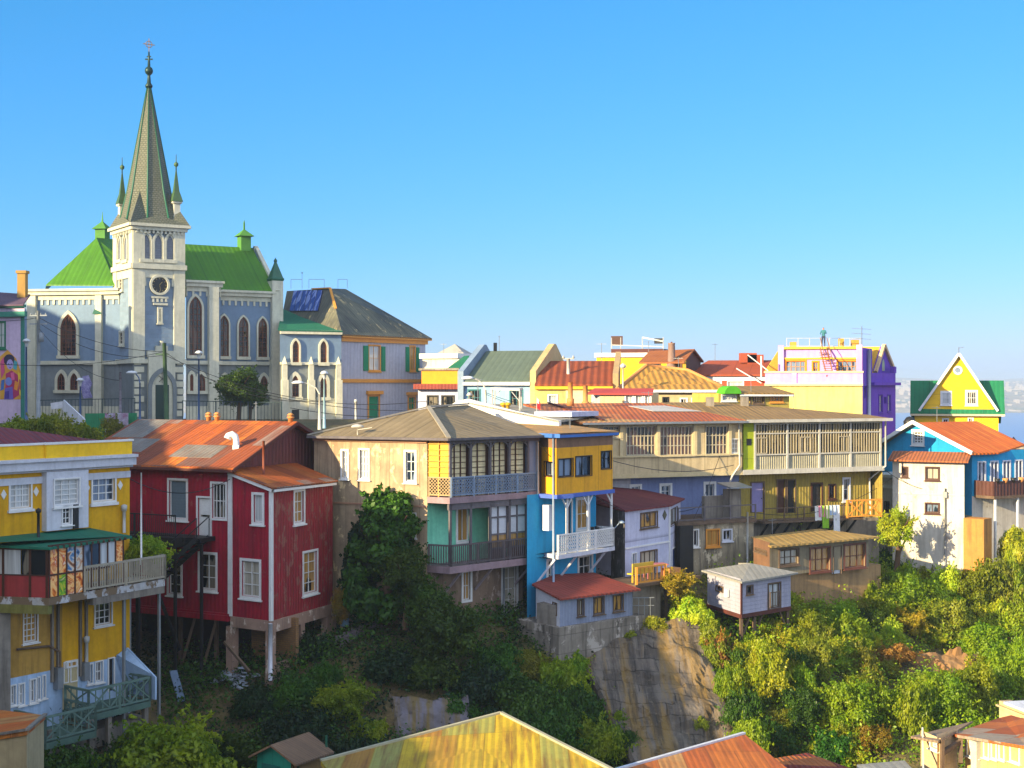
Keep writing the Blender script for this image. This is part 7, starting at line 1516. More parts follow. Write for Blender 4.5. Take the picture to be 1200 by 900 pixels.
# ================================================================ yellow gabled house
yg = Fac(pl(1068, 129.3), pl(1176, 126.9)); gy = thing('yellow_gable_house', 'yellow house with a tall gable set in a steep green roof, before the bay', 'house', yg.P(4, -9))
YG = mat('sunny_yellow_boards', '#ecbc14', '#d8a410', stain=.35, scale=.4, seam=('v', 1.)); GR = mat('emerald_roof', '#127048', '#0d5838', corr='u', period=.4, cb=.35, stain=.4, scale=.4, seam=('u', 2.4))
ze_, zr_ = zz(484, 127.5), zz(446, 131)
ua, ub_ = yg.uz(1081, 480)[0], yg.uz(1165, 478)[0]; um_ = yg.uz(1123.5, 416)[0]; zga = zz(415.5, 127.5); dg = yg.off(.25)
for b in ((1102, 458, 1115.5, 475), (1131, 457, 1146, 475.5)): window(gy, dg, b, 2 if b[0] < 1120 else 4, 2, gl=G_pale if b[0] < 1120 else G_dark, trim=.16, sill=.06, hole=False)
for b in ((1104, 490, 1112, 500), (1134, 489, 1141, 498)): window(gy, yg, b, 2, 1, gl=G_dark, trim=.1, sill=.05)
mb = MB(); u0, _ = yg.uz(1072, 500); u1, _ = yg.uz(1170, 500); yg.wall(mb, u0, u1, -13, ze_); mb.build('wall', YG, gy)
mb = MB(); mb.prism([dg.P(ua, ze_ + .35), dg.P(ub_, ze_ + .35), dg.P(um_, zga)], -yg.n3 * .3); mb.build('gable_wall', YG, gy)
mb = MB(); roofslab(mb, [yg.P(-.1, ze_, .5), yg.P(yg.L + .1, ze_, .5), yg.P(yg.L + .1, zr_, -1.6), yg.P(-.1, zr_, -1.6)], .14); roofslab(mb, [yg.P(-.1, zr_ - .01, -1.6), yg.P(yg.L + .1, zr_ - .01, -1.6), yg.P(yg.L + .1, ze_ - 1, -7), yg.P(-.1, ze_ - 1, -7)], .14)
bk_ = -yg.n3 * 5
roofslab(mb, [dg.P(ua - .3, ze_ + .3, .35), dg.P(um_, zga + .16, .35), dg.P(um_, zga + .16, -4), dg.P(ua - .3, ze_ + .3, -4)], .1); roofslab(mb, [dg.P(um_, zga + .16, .35), dg.P(ub_ + .3, ze_ + .3, .35), dg.P(ub_ + .3, ze_ + .3, -4), dg.P(um_, zga + .16, -4)], .1); mb.build('roof', GR, gy)
mb = MB(); mb.bar(dg.P(ua - .3, ze_ + .2, .4), dg.P(um_, zga + .1, .4), .08, .22); mb.bar(dg.P(um_, zga + .1, .4), dg.P(ub_ + .3, ze_ + .2, .4), .08, .22); mb.build('bargeboard', M_white, gy)
mb = MB(); yg.box(mb, -.1, yg.L + .1, ze_ - .28, ze_ - .1, .42, .52); mb.build('fascia', mat('cream_coping', '#d8c49c'), gy)
m = MB(); u, z = dg.uz(1122.5, 434); rr_ = [dg.P(u + .42 * math.cos(2 * math.pi * k / 20), z + .42 * math.sin(2 * math.pi * k / 20), .004) for k in range(20)]; ri_ = [dg.P(u + .26 * math.cos(2 * math.pi * k / 20), z + .26 * math.sin(2 * math.pi * k / 20), .004) for k in range(20)]; m.ring(rr_, ri_, dg.n3 * .1); o = m.build('round_window', M_white, gy); m = MB(); m.poly(*[q + dg.n3 * .02 for q in ri_]); m.build('pane', G_blue, o)
m = MB(); q = dg.P(um_, zga + .1, .3); m.bar(q, q + Z * .6, .05); m.bar(q + Vector((0, 0, .5)), q + Vector((.5, 0, .6)), .05); m.build('roof_vane', M_grey, gy)
sw = Fac(yg.P(u1, 0), yg.P(u1, 0, -8)); mb = MB(); sw.wall(mb, 0, sw.L, -13, ze_); mb.build('side_wall', YG, gy)
mb = MB(); q = px(1066, 500, 118); mb.lathe(q, [(.2, -1), (.2, 0), (.5, .1), (.55, .45), (.3, .8), (0, .9)], 10); single('roof_cowl', 'dark rounded roof cowl between purple and yellow gabled houses', 'roof vent', mb, M_dark, q)
# ================================================================ foreground roofs
def slabroof(name, lab, pts, m, wallm, zb, cat='house', edge=None):
    o = thing(name, lab, cat, Vector((sum(p.x for p in pts) / 4, sum(p.y for p in pts) / 4, zb))); mb = MB(); roofslab(mb, pts, .14); mb.build('roof', m, o)
    n = len(pts); c = sum(pts, Vector()) / n; mb = MB(); q = [c + (p - c) * .96 for p in pts]
    for i in range(n): a, b = q[i], q[(i + 1) % n]; mb.poly((a.x, a.y, zb), (b.x, b.y, zb), b - Z * .13, a - Z * .13)
    mb.build('wall', wallm, o)
    if edge:
        mb = MB()
        for i, j in edge[0]: mb.bar(pts[i] + Z * .03, pts[j] + Z * .03, .13, .07)
        mb.build('verge_trim', edge[1], o)
    return o
RY = mat('yellow_rusty_sheets', '#bc9c24', '#94742a', corr='u', period=.24, cb=.22, sheets=(.9, 4.2), scols=['#c8a822', '#9c9a4a', '#bea02a', '#a8822c', '#c4a626', '#b0902c', '#94944e', '#9c702c'], stain=.45, scale=.7, streak=.65, sc='#6c3c20', rough=.7)
slabroof('rusty_yellow_house', 'foreground house under a broad yellow and rust patched sheet roof', [px(376, 892, 44), px(470, 1010, 34), px(735, 912, 40.5), px(587, 836, 48)], RY, M_wood, -18, edge=([(2, 3), (3, 0)], mat('pale_verge', '#a9a48c', '#8c8870')))
RO = mat('orange_rusty_sheets', '#c4702c', '#a8581f', corr='u', period=.2, cb=.13, sheets=(.9, 3.4), scols=['#c4702c', '#b8602a', '#b48a54', '#cc7c30', '#a85424', '#c07a3c'], stain=.5, scale=.7, streak=.5, sc='#6c3c20', rough=.75)
slabroof('rusty_orange_house', 'foreground house under an orange rusted sheet roof right of the yellow roof', [px(690, 912, 42.5), px(780, 990, 37), px(950, 922, 42), px(872, 860, 48)], RO, M_wood, -18, edge=([(3, 0)], M_lilac_white))
slabroof('maroon_lean_to', 'low dark red and orange lean-to roof beyond the orange roof', [px(888, 892, 49), px(960, 930, 46), px(1004, 903, 48), px(946, 882, 51.5)], mat('maroon_orange_sheets', '#8c3c24', '#6c2c1e', sheets=(1.6, 2.), scols=['#8c3a26', '#c4702c', '#7a3222', '#b4622a'], corr='u', period=.2, stain=.5), M_wood, -18)
slabroof('pale_lean_to', 'small pale tin roof corner at the bottom beside the timber house', [px(1004, 896, 49.5), px(1010, 925, 47), px(1085, 918, 47), px(1060, 891, 50)], mat('pale_tin_roof', '#a9a294'), M_wood, -18)
slabroof('rust_corner_house', 'beige house with a small rust roof at the bottom left corner', [px(-30, 866, 42), px(32, 856, 41), px(53, 838, 44), px(0, 832, 46)], RO, mat('beige_grey_render', '#b4a27c'), -19, edge=([(1, 2), (0, 1)], M_conc))
# green shed
gs = thing('green_shed', 'small turquoise green shed with a rust-brown gabled roof at the bottom', 'shed', px(325, 905, 46)); A_, R1, B_ = px(296, 884, 46.2), px(320, 871, 45.8), px(344, 893, 45.2); R2, C_, D_ = px(362, 857.5, 49.5), px(385, 880, 49), px(336, 871, 50)
mb = MB(); roofslab(mb, [B_ + Vector((.1, -.2, -.03)), C_ + Vector((.2, 0, -.03)), R2, R1 + Vector((-.05, -.2, 0))], .07); roofslab(mb, [D_, A_ + Vector((-.1, -.2, 0)), R1 + Vector((-.05, -.2, 0)), R2], .07); mb.build('roof', mat('brown_board_roof', '#8c6c50', '#6a4e3a', corr='u', period=.25, stain=.6, streak=.4), gs)
low = lambda p: Vector((p.x, p.y, -16)); a_, b_ = A_ + Vector((.15, .05, 0)), B_ + Vector((-.1, .1, 0)); mb = MB(); mb.poly(low(a_), low(b_), b_, R1 - Z * .05, a_); mb.build('gable_wall', mat('turquoise_green_boards', '#1f8a72', '#186c5a', seam=('u', .5), stain=.5), gs)
c_ = C_ + Vector((-.1, .05, 0)); fsd = Fac(b_, c_); mb = MB(); fsd.wall(mb, 0, fsd.L, -16, b_.z - .05, c_.z - .05); mb.build('side_wall', mat('tan_boards', '#a88048', '#846234', seam=('u', .35), stain=.6), gs); mb = MB(); fsd.box(mb, .6, .72, -16, b_.z - .1, .003, .06); fsd.box(mb, fsd.L - .1, fsd.L, -16, b_.z - .1, .003, .06); mb.build('corner_trim', CGN, gs)
fsg = Fac(a_, b_); mb = MB(); fsg.box(mb, .25, 1.1, -16, A_.z - .25, .004, .04); mb.build('door', mat('dark_teal_door', '#14645a'), gs)
# timber house bottom right
th2 = thing('timber_house', 'sunlit cream timber house with rusty roofs and long glazed front, bottom right corner', 'house', px(1150, 905, 50)); q1 = Fac(pl(1079, 51), pl(1107, 49.6)); q2 = Fac(pl(1131, 50.6), pl(1215, 47.2))
CT = mat('cream_timber_boards', '#cbb28a', '#a98f66', corr='v', period=.22, cb=.6, stain=.5, scale=.8, streak=.3)
window(th2, q1, (1090, 866, 1100.5, 881), 2, 2, gl=G_dark, trim=.07, sill=.04); mb = MB(); q1.wall(mb, 0, q1.L, -17, zz(864, 50)); mb.build('wall', CT, th2)
pc = Fac(q1.B, q2.A); mb = MB(); pc.off(-.3).wall(mb, 0, pc.L, -17, zz(860, 50)); mb.build('porch_wall', CT, th2)
mb = MB(); mb.bar(q1.P(q1.L, zz(882, 49.6), .1), q2.P(.1, zz(868, 50.5), .3), .16); mb.bar(q2.P(.05, zz(864, 50.5), .25), q2.P(.35, zz(892, 50.4), .5), .16, .3); mb.bar(q1.P(q1.L, -17, .1), q1.P(q1.L, zz(866, 49.6), .1), .12); mb.build('porch_beam', M_wood, th2)
for b in ((1133, 863, 1140, 888), (1141, 864, 1149, 889), (1153, 864.5, 1160, 890), (1162, 866, 1169, 891), (1171, 867, 1178, 892), (1184, 870, 1196, 896)): window(th2, q2, b, 2, 4, gl=G_warm, trim=.06, sill=.03, mun=.05)
mb = MB(); q2.wall(mb, 0, q2.L, -17, zz(862, 50.4), zz(873.5, 47.2)); mb.build('wall', mat('yellow_cream_boards', '#cfb47c', '#ac9058', seam=('u', .5), stain=.5), th2)
mb = MB(); q2.box(mb, .55, .85, -17, zz(864, 50.4), .003, .2); mb.build('pier', M_pipe, th2)
R4 = mat('patched_rust_sheets', '#b4682c', '#8c4a22', corr='u', period=.2, cb=.15, sheets=(1.7, 1.5), scols=['#b8682c', '#9c9484', '#a45424', '#a89c88', '#c07434', '#94481f'], stain=.5, scale=.7, streak=.4, sc='#5c3420')
mb = MB(); roofslab(mb, [q2.P(-.2, zz(861, 50.5), .45), q2.P(q2.L, zz(873, 47.2), .45), px(1225, 850, 50), px(1185, 838, 54), px(1172, 841, 54.5)], .1); mb.build('roof', R4, th2)
mb = MB(); roofslab(mb, [q1.P(-.2, zz(863.5, 51), .3), q1.P(q1.L + .1, zz(866.5, 49.6), .35), q2.P(-.15, zz(857, 50.6), .3), px(1140, 845, 54), px(1128, 848, 54)], .08); mb.build('porch_roof', mat('grey_brown_sheets', '#94806c', '#74604c', corr='u', period=.25, stain=.6), th2)
mb = MB(); q3 = Fac(pl(1171, 56), pl(1225, 53)); q3.box(mb, 0, q3.L, -15, zz(831, 54.5), -.5, 0); q3.box(mb, -.1, q3.L, zz(838, 54.5), zz(836, 54.5), 0, .1); mb.build('upper_wall', CT, th2); mb = MB(); q3.box(mb, .6, q3.L + .2, zz(831, 54.5), zz(828, 54.5), -2, .2); mb.build('upper_roof', M_lilac_white, th2)
mb = MB(); mb.bar(px(1082, 905, 49), px(1081, 853, 51), .06); single('thin_post', 'thin pale post at the left corner of the bottom right timber house', 'post', mb, M_pipe, px(1082, 905, 49))
# aerials, dishes and cables over the middle houses
r6 = random.Random(17)
AL = ['blue-grey gabled house ridge', 'red clay tile roof', 'yellow flat roofed block', 'red terrace roof', 'hipped ochre tile roof', 'attic room with the green awning', 'white flat house parapet', 'orange upper storey of the blue house', 'orange-red gallery roof', 'brown gallery roof', 'white turret house', 'orange rust roof before the yellow gable', 'red house ridge', 'grey-brown shed roof']
for i, (x, y, Y, h) in enumerate([(585, 412, 117, 1.6), (705, 424, 114, 1.8), (760, 415, 129, 1.5), (838, 423, 129, 1.9), (795, 434, 112, 1.3), (880, 461, 98, 1.2), (560, 470, 80, 1.5), (668, 512, 74, 1.2), (760, 480, 92, 1.4), (930, 480, 95, 1.2), (520, 420, 139, 1.8), (1098, 496, 97, 1.4), (300, 497, 71, 1.3), (905, 624, 82, 1.0)]):
    q = px(x, y + 3, Y); mb = MB(); mb.tube([q - Z * .2, q + Z * h], .025, 5); a = r6.uniform(0, 3.14); d = Vector((math.cos(a), math.sin(a) * .5, 0))
    mb.bar(q + Z * (h - .1) - d * .5, q + Z * (h - .1) + d * .5, .03); e = Vector((-d.y, d.x, 0)) * .6 + Vector((.15, 0, 0))
    for k in range(5): c = q + Z * (h - .1) + d * (-.45 + .22 * k); mb.bar(c - e * (.55 - .06 * k), c + e * (.55 - .06 * k), .02)
    single('roof_aerial', 'thin metal television aerial on the ' + AL[i], 'aerial', mb, M_grey, q, 'rooftop aerials')
for i, (a, b, sag) in enumerate([((569, 460, 96), (700, 470, 100), .7), ((569, 462, 96), (760, 478, 95), 1.), ((700, 466, 104), (905, 452, 110), 1.), ((500, 470, 118), (700, 474, 99), .9), ((632, 520, 69), (735, 600, 73), .5), ((655, 515, 69.5), (860, 545, 82), .9), ((795, 600, 79), (870, 560, 82), .4), ((880, 600, 81), (1046, 560, 89), 1.), ((396, 540, 69), (525, 530, 66.2), .5), ((150, 560, 60), (272, 560, 64.2), .7), ((1030, 545, 88), (1108, 575, 88), .5), ((845, 530, 83), (795, 640, 78), .4)]):
    p, q = px(*a), px(*b); mb = MB(); mb.tube([p.lerp(q, k / 10) - Z * sag * 4 * (k / 10) * (1 - k / 10) for k in range(11)], .018, 4); single('house_cable', 'thin black cable slung between the ravine houses', 'cable', mb, M_dark, p, 'cables between the houses')
# person on the roof terrace of the purple house
def person(base, rz, h=1.72):
    bpy.context.view_layer.update()
    J = {'pel': (0, 0, .93), 'sp': (0, .0, 1.15), 'ch': (0, -.01, 1.36), 'nk': (0, -.02, 1.5), 'hd': (0, -.03, 1.6), 'ht': (0, -.03, 1.72),
         'lh': (.1, 0, .88), 'lk': (.11, -.03, .5), 'la': (.12, .02, .09), 'lt': (.13, -.15, .04), 'rh': (-.1, 0, .88), 'rk': (-.12, -.02, .5), 'ra': (-.13, .02, .09), 'rt': (-.14, -.15, .04),
         'ls': (.19, 0, 1.42), 'le': (.27, -.06, 1.17), 'lw': (.16, -.24, 1.22), 'lf': (.08, -.3, 1.26), 'rs': (-.19, 0, 1.42), 're': (-.28, -.02, 1.16), 'rw': (-.2, -.22, 1.1), 'rf': (-.12, -.29, 1.12)}
    rad = dict(pel=.15, sp=.135, ch=.15, nk=.06, hd=.095, ht=.07, lh=.1, rh=.1, lk=.065, rk=.065, la=.045, ra=.045, lt=.035, rt=.035, ls=.07, rs=.07, le=.048, re=.048, lw=.035, rw=.035, lf=.03, rf=.03)
    E = [('pel', 'sp'), ('sp', 'ch'), ('ch', 'nk'), ('nk', 'hd'), ('hd', 'ht'), ('pel', 'lh'), ('lh', 'lk'), ('lk', 'la'), ('la', 'lt'), ('pel', 'rh'), ('rh', 'rk'), ('rk', 'ra'), ('ra', 'rt'), ('ch', 'ls'), ('ls', 'le'), ('le', 'lw'), ('lw', 'lf'), ('ch', 'rs'), ('rs', 're'), ('re', 'rw'), ('rw', 'rf')]
    ks = list(J); me = bpy.data.meshes.new('person'); me.from_pydata([J[k] for k in ks], [(ks.index(a), ks.index(b)) for a, b in E], [])
    o = bpy.data.objects.new('person', me); COL.objects.link(o)
    m = o.modifiers.new('skin', 'SKIN'); me.skin_vertices.new() if not me.skin_vertices else None
    sv = me.skin_vertices[0].data
    for i, k in enumerate(ks): sv[i].radius = (rad[k], rad[k] * (.75 if k in ('pel', 'sp', 'ch') else 1)); sv[i].use_root = (k == 'pel')
    s = o.modifiers.new('sub', 'SUBSURF'); s.levels = 2; s.render_levels = 2
    t = NT('person_clothes'); tc = t.n('ShaderNodeTexCoord').outputs['Object']; sx = t.n('ShaderNodeSeparateXYZ'); t.l(tc, sx.inputs[0])
    t.l(t.ramp(t.math('DIVIDE', sx.outputs[2], 1.8), [(0., srgb('#1c1a1c')), (.05, srgb('#28324c')), (.53, srgb('#2c6a74')), (.835, srgb('#a87858')), (.925, srgb('#1c1410'))], 'CONSTANT'), t.b.inputs['Base Color']); t.b.inputs['Roughness'].default_value = .85
    me.materials.append(t.m); o.location = base; o.rotation_euler = (0, 0, rz); o.scale = (h / 1.72,) * 3
    return tag(o, 'person in teal top and dark trousers standing on the purple house roof', 'person')
person(Vector(px(965, 409, 121.8).to_tuple()[:2] + (z408 + .2,)), -.5)
# ---------------------------------------------------------------- vegetation
def leaf_mesh(name, pos, nrm, size, m, seed, long=1.25):
    """one small bent leaf per point"""
    g_ = np.random.default_rng(seed); n = len(pos)
    nrm = nrm / np.maximum(1e-6, np.linalg.norm(nrm, axis=1, keepdims=True))
    r = g_.normal(size=(n, 3)); a = np.cross(nrm, r); a /= np.maximum(1e-6, np.linalg.norm(a, axis=1, keepdims=True)); b = np.cross(nrm, a)
    s = (size * g_.uniform(.55, 1.35, n))[:, None]
    v = np.stack([pos - a * s * long * .5, pos + b * s * .36 + nrm * s * .07, pos + a * s * long * .5 - nrm * s * .1, pos - b * s * .36 + nrm * s * .07], 1).reshape(-1, 3)
    me = bpy.data.meshes.new(name); me.vertices.add(4 * n); me.vertices.foreach_set('co', v.ravel()); me.loops.add(4 * n); me.polygons.add(n)
    me.loops.foreach_set('vertex_index', np.arange(4 * n)); me.polygons.foreach_set('loop_start', np.arange(0, 4 * n, 4)); me.update(calc_edges=True); me.materials.append(m); return me
def clump_points(cent, rad, n, seed, up=.25, flat=.85):
    g_ = np.random.default_rng(seed); w = rad ** 2; k = g_.choice(len(cent), n, p=w / w.sum())
    d = g_.normal(size=(n, 3)); d /= np.linalg.norm(d, axis=1, keepdims=True); rr = g_.uniform(.25, 1.05, n) ** .6
    p = cent[k] + d * (rad[k] * rr)[:, None] * np.array([1, 1, flat]); nr = d + g_.normal(size=(n, 3)) * .55; nr[:, 2] += up
    return p, nr
def crown(seed, kind='round', ncl=26, n=5200):
    """clump layout of a crown about one metre in radius, standing on z = 0"""
    g_ = np.random.default_rng(seed); c = []; r = []
    while len(c) < ncl:
        d = g_.normal(size=3); d /= np.linalg.norm(d); q = d * g_.uniform(.35, .8)
        if kind == 'round': p = np.array([q[0], q[1], q[2] * .8 + .8]); rr = g_.uniform(.2, .4)
        elif kind == 'low': p = np.array([q[0] * 1.15, q[1] * 1.15, abs(q[2]) * .75 + .12]); rr = g_.uniform(.18, .36)
        elif kind == 'tall':
            z = g_.uniform(.1, 2.7); w = (.85 * (1 - (z / 3.2) ** 2) + .05) * g_.uniform(.45, 1.); a = g_.uniform(0, 6.28); p = np.array([math.cos(a) * w, math.sin(a) * w, z]); rr = g_.uniform(.2, .36)
        elif kind == 'sparse': p = np.array([q[0] * 1.1, q[1] * 1.1, q[2] * .9 + .95]); rr = g_.uniform(.12, .28)
        else: p = np.array([q[0] * .95, q[1] * .95, abs(q[2]) * 1.05 + .1]); rr = g_.uniform(.2, .34)
        if p[2] < .05: continue
        c.append(p); r.append(rr)
    return np.array(c), np.array(r)
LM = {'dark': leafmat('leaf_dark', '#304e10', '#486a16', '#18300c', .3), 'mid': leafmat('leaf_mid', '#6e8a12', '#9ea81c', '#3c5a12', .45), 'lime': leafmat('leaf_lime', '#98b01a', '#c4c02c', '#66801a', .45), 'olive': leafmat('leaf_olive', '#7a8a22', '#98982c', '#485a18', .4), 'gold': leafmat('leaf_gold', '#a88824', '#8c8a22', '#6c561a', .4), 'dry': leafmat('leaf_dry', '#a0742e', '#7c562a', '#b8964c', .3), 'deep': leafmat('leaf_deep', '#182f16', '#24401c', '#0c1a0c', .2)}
CR = {}
def crown_mesh(kind, mt, var):
    k = (kind, mt, var)
    if k not in CR:
        sd = hash((kind, var)) % 1000 if False else (len(kind) * 131 + var * 17 + ord(kind[0])); n = {'round': 13000, 'low': 12000, 'tall': 24000, 'sparse': 6500, 'dome': 15000}[kind]
        c, r = crown(sd, kind, {'round': 44, 'low': 44, 'tall': 90, 'sparse': 44, 'dome': 50}[kind]); p, nr = clump_points(c, r, n, sd + 1)
        g_ = np.random.default_rng(sd + 7); ns = 0 if kind == 'dome' else 110; SP = []
        for q in range(ns):     # long shoots standing out of the mass
            a = c[g_.integers(len(c))]; d = (a - np.array([0, 0, .5])) * .8 + g_.normal(size=3) * .5 + np.array([0, 0, .45]); d /= np.linalg.norm(d); L = g_.uniform(.35, .85) * (.8 if kind == 'tall' else 1); m_ = 26; tt = g_.uniform(0, 1, m_)[:, None]
            SP.append(a + d * tt * L + np.array([0, 0, -1]) * (tt * L) ** 2 * g_.uniform(.1, .9) + g_.normal(size=(m_, 3)) * .045 * (1.3 - tt))
        if SP: SP = np.concatenate(SP); p = np.concatenate([p, SP]); nr = np.concatenate([nr, g_.normal(size=SP.shape) + np.array([0, -.2, .4])])
        if kind == 'dome':
            nr = p * np.array([1, 1, .3]) + np.random.default_rng(sd).normal(size=p.shape) * .35
        CR[k] = leaf_mesh(f'{kind}_foliage', p, nr, {'tall': .105, 'round': .072, 'low': .075, 'sparse': .08, 'dome': .07}[kind], LM[mt], sd + 2, 1.9 if kind == 'dome' else 1.25)
    return CR[k]
_ys = np.arange(38., 118., .2)
def ray_ground(x, y):
    X = (x - 600) / F * _ys; g_ = ground_np(X, _ys); z = (450 - y) / F * _ys; k = np.nonzero(z < g_)[0]
    Y = _ys[k[0]] if len(k) else 90.
    return Vector(((x - 600) / F * Y, Y, gz((x - 600) / F * Y, Y)))
r4 = random.Random(21)
BARK = mat('bark', '#5c4632', '#3c2c20', rough=.95, scale=3)
def shrub(x, y, wpx, hpx, kind, mt, label, group=None, Y=None, name='shrub', trunk=False, var=None, base=None):
    b = base or (ray_ground(x, y) if Y is None else px(x, y, Y)); s = b.y / F; rx = wpx * s * .5; rz = hpx * s / {'round': 1.85, 'low': 1.05, 'tall': 3., 'sparse': 2.1, 'dome': 1.3}[kind]
    me = crown_mesh(kind, mt, r4.randrange(3) if var is None else var)
    if trunk:
        o = thing(name, label, 'tree', b, group); h = hpx * s; tm = MB(); top = b + Vector((.05 * h, 0, h * .6)); tm.tube([b - Z * .4, b + Vector((.03 * h, 0, h * .3)), top], [.05 * h * .9, .036 * h, .02 * h], 8)
        for k in range(5):
            a = k * 1.26 + .4; st = b + Vector((.03 * h, 0, h * (.25 + .06 * k))); tm.tube([st, st + Vector((math.cos(a) * rx * .4, math.sin(a) * rx * .4, h * .18)), st + Vector((math.cos(a) * rx * .7, math.sin(a) * rx * .7, h * .3))], [.02 * h, .013 * h, .006 * h], 6)
        tm.build('trunk', BARK, o)
        c = bpy.data.objects.new('crown', me); COL.objects.link(c); c.parent = o; lift = 0 if kind == 'tall' else h * .28; c.location = (0, 0, lift); c.scale = (rx, rx, rz * (1 if kind == 'tall' else .74)); c.rotation_euler = (0, 0, r4.uniform(0, 6.28))
    else:
        o = bpy.data.objects.new(name, me); COL.objects.link(o); o.location = b - Z * .15; o.scale = (rx, rx * r4.uniform(.85, 1.1), rz); o.rotation_euler = (r4.uniform(-.1, .1), r4.uniform(-.1, .1), r4.uniform(0, 6.28)); tag(o, label, 'shrub', group)
    return o
shrub(451, 722, 100, 152, 'tall', 'dark', 'tall dense dark evergreen between the red house and the wooden house', Y=66.5, name='evergreen_tree', trunk=True, var=0)
shrub(475, 728, 62, 95, 'round', 'dark', 'rounder dark tree crown leaning toward the wooden house', Y=65.2, name='evergreen_tree', trunk=True, var=1)
shrub(424, 716, 52, 110, 'tall', 'deep', 'narrow dark tree close beside the red house corner', Y=68, name='evergreen_tree', trunk=True, var=1)
shrub(497, 742, 60, 74, 'round', 'dark', 'leafy dark tree between the tall evergreen and the wooden house', Y=64.8, var=1)
shrub(528, 770, 88, 92, 'round', 'dark', 'broad leafy bush in front of the wooden house corner', Y=64.2, var=2)
shrub(400, 726, 24, 46, 'round', 'gold', 'small yellow-green bush at the red house corner', Y=66.2)
shrub(279, 494, 62, 68, 'round', 'dark', 'round clipped dark tree before the church nave', Y=113, name='street_tree', trunk=True, var=0)
for x, w, h, y in ((22, 62, 34, 514), (60, 60, 42, 516), (94, 46, 34, 520)): shrub(x, y, w, h, 'low', 'mid', 'green hedge bush along the street at left behind the yellow house', 'hedge bushes at left', Y=96)
shrub(128, 516, 26, 36, 'sparse', 'olive', 'thin small bush by the green hoarding', Y=100)
shrub(178, 652, 52, 34, 'low', 'mid', 'bright green climbing plant heaped on the yellow house terrace', Y=59.3, name='climbing_plant', base=px(172, 652, 59.3))
shrub(200, 655, 34, 20, 'low', 'lime', 'trailing green plant beyond the terrace rail', name='climbing_plant', base=px(188, 652, 60.2))
shrub(205, 905, 150, 80, 'low', 'mid', 'wide bright green bush at the bottom left below the balconies', Y=54.5, var=0)
shrub(75, 915, 90, 55, 'low', 'dark', 'dark bush at the bottom left by the rust roof', Y=53)
shrub(140, 900, 60, 45, 'low', 'dark', 'dark bush under the lower balcony posts', Y=55.5)
# shaded bank
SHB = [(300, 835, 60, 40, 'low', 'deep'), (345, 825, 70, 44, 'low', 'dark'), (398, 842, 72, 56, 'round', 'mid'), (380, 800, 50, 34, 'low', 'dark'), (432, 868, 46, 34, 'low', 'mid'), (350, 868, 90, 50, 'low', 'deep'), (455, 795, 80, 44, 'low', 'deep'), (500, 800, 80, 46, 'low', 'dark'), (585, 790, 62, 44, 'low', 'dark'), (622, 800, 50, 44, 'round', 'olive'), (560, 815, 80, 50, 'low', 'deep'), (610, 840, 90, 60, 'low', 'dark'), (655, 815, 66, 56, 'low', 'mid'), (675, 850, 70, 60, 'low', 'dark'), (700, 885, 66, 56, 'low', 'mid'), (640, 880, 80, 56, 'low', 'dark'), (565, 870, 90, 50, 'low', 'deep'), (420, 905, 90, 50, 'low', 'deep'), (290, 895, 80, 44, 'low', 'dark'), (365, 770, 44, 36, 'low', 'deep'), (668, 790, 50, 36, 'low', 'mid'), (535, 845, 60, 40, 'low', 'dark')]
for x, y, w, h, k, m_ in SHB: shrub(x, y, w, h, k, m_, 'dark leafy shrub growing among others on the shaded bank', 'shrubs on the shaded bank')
# sunlit right slope: singled out
shrub(998, 757, 66, 50, 'dome', 'mid', 'smooth weeping dome shaped bush below the grey-brown shed', var=0)
shrub(903, 832, 54, 96, 'round', 'lime', 'tall bright yellow-green bush lit by sun below the stilt cabin', var=1)
shrub(1050, 672, 44, 84, 'sparse', 'lime', 'slender tree with bare crooked trunk before the white house', Y=85, name='slender_tree', trunk=True, var=1)
shrub(1043, 772, 66, 24, 'low', 'dry', 'orange-brown dry brush above the bare earth patch', name='dry_brush')
shrub(1118, 690, 62, 66, 'round', 'olive', 'yellowish bush under the white house front wall')
shrub(1188, 668, 46, 62, 'dome', 'lime', 'drooping pale green bush hanging below the terrace fence', Y=86.5)
shrub(806, 742, 56, 60, 'sparse', 'lime', 'sunlit yellow-green creeper below the timber deck'); shrub(846, 795, 36, 66, 'sparse', 'dry', 'straw coloured dry creeper at the right edge of the stone bank')
shrub(795, 700, 50, 40, 'sparse', 'gold', 'golden vine spilling over the timber deck end', Y=71)
shrub(905, 742, 30, 24, 'low', 'lime', 'low bright weeds at the cabin stilts'); 
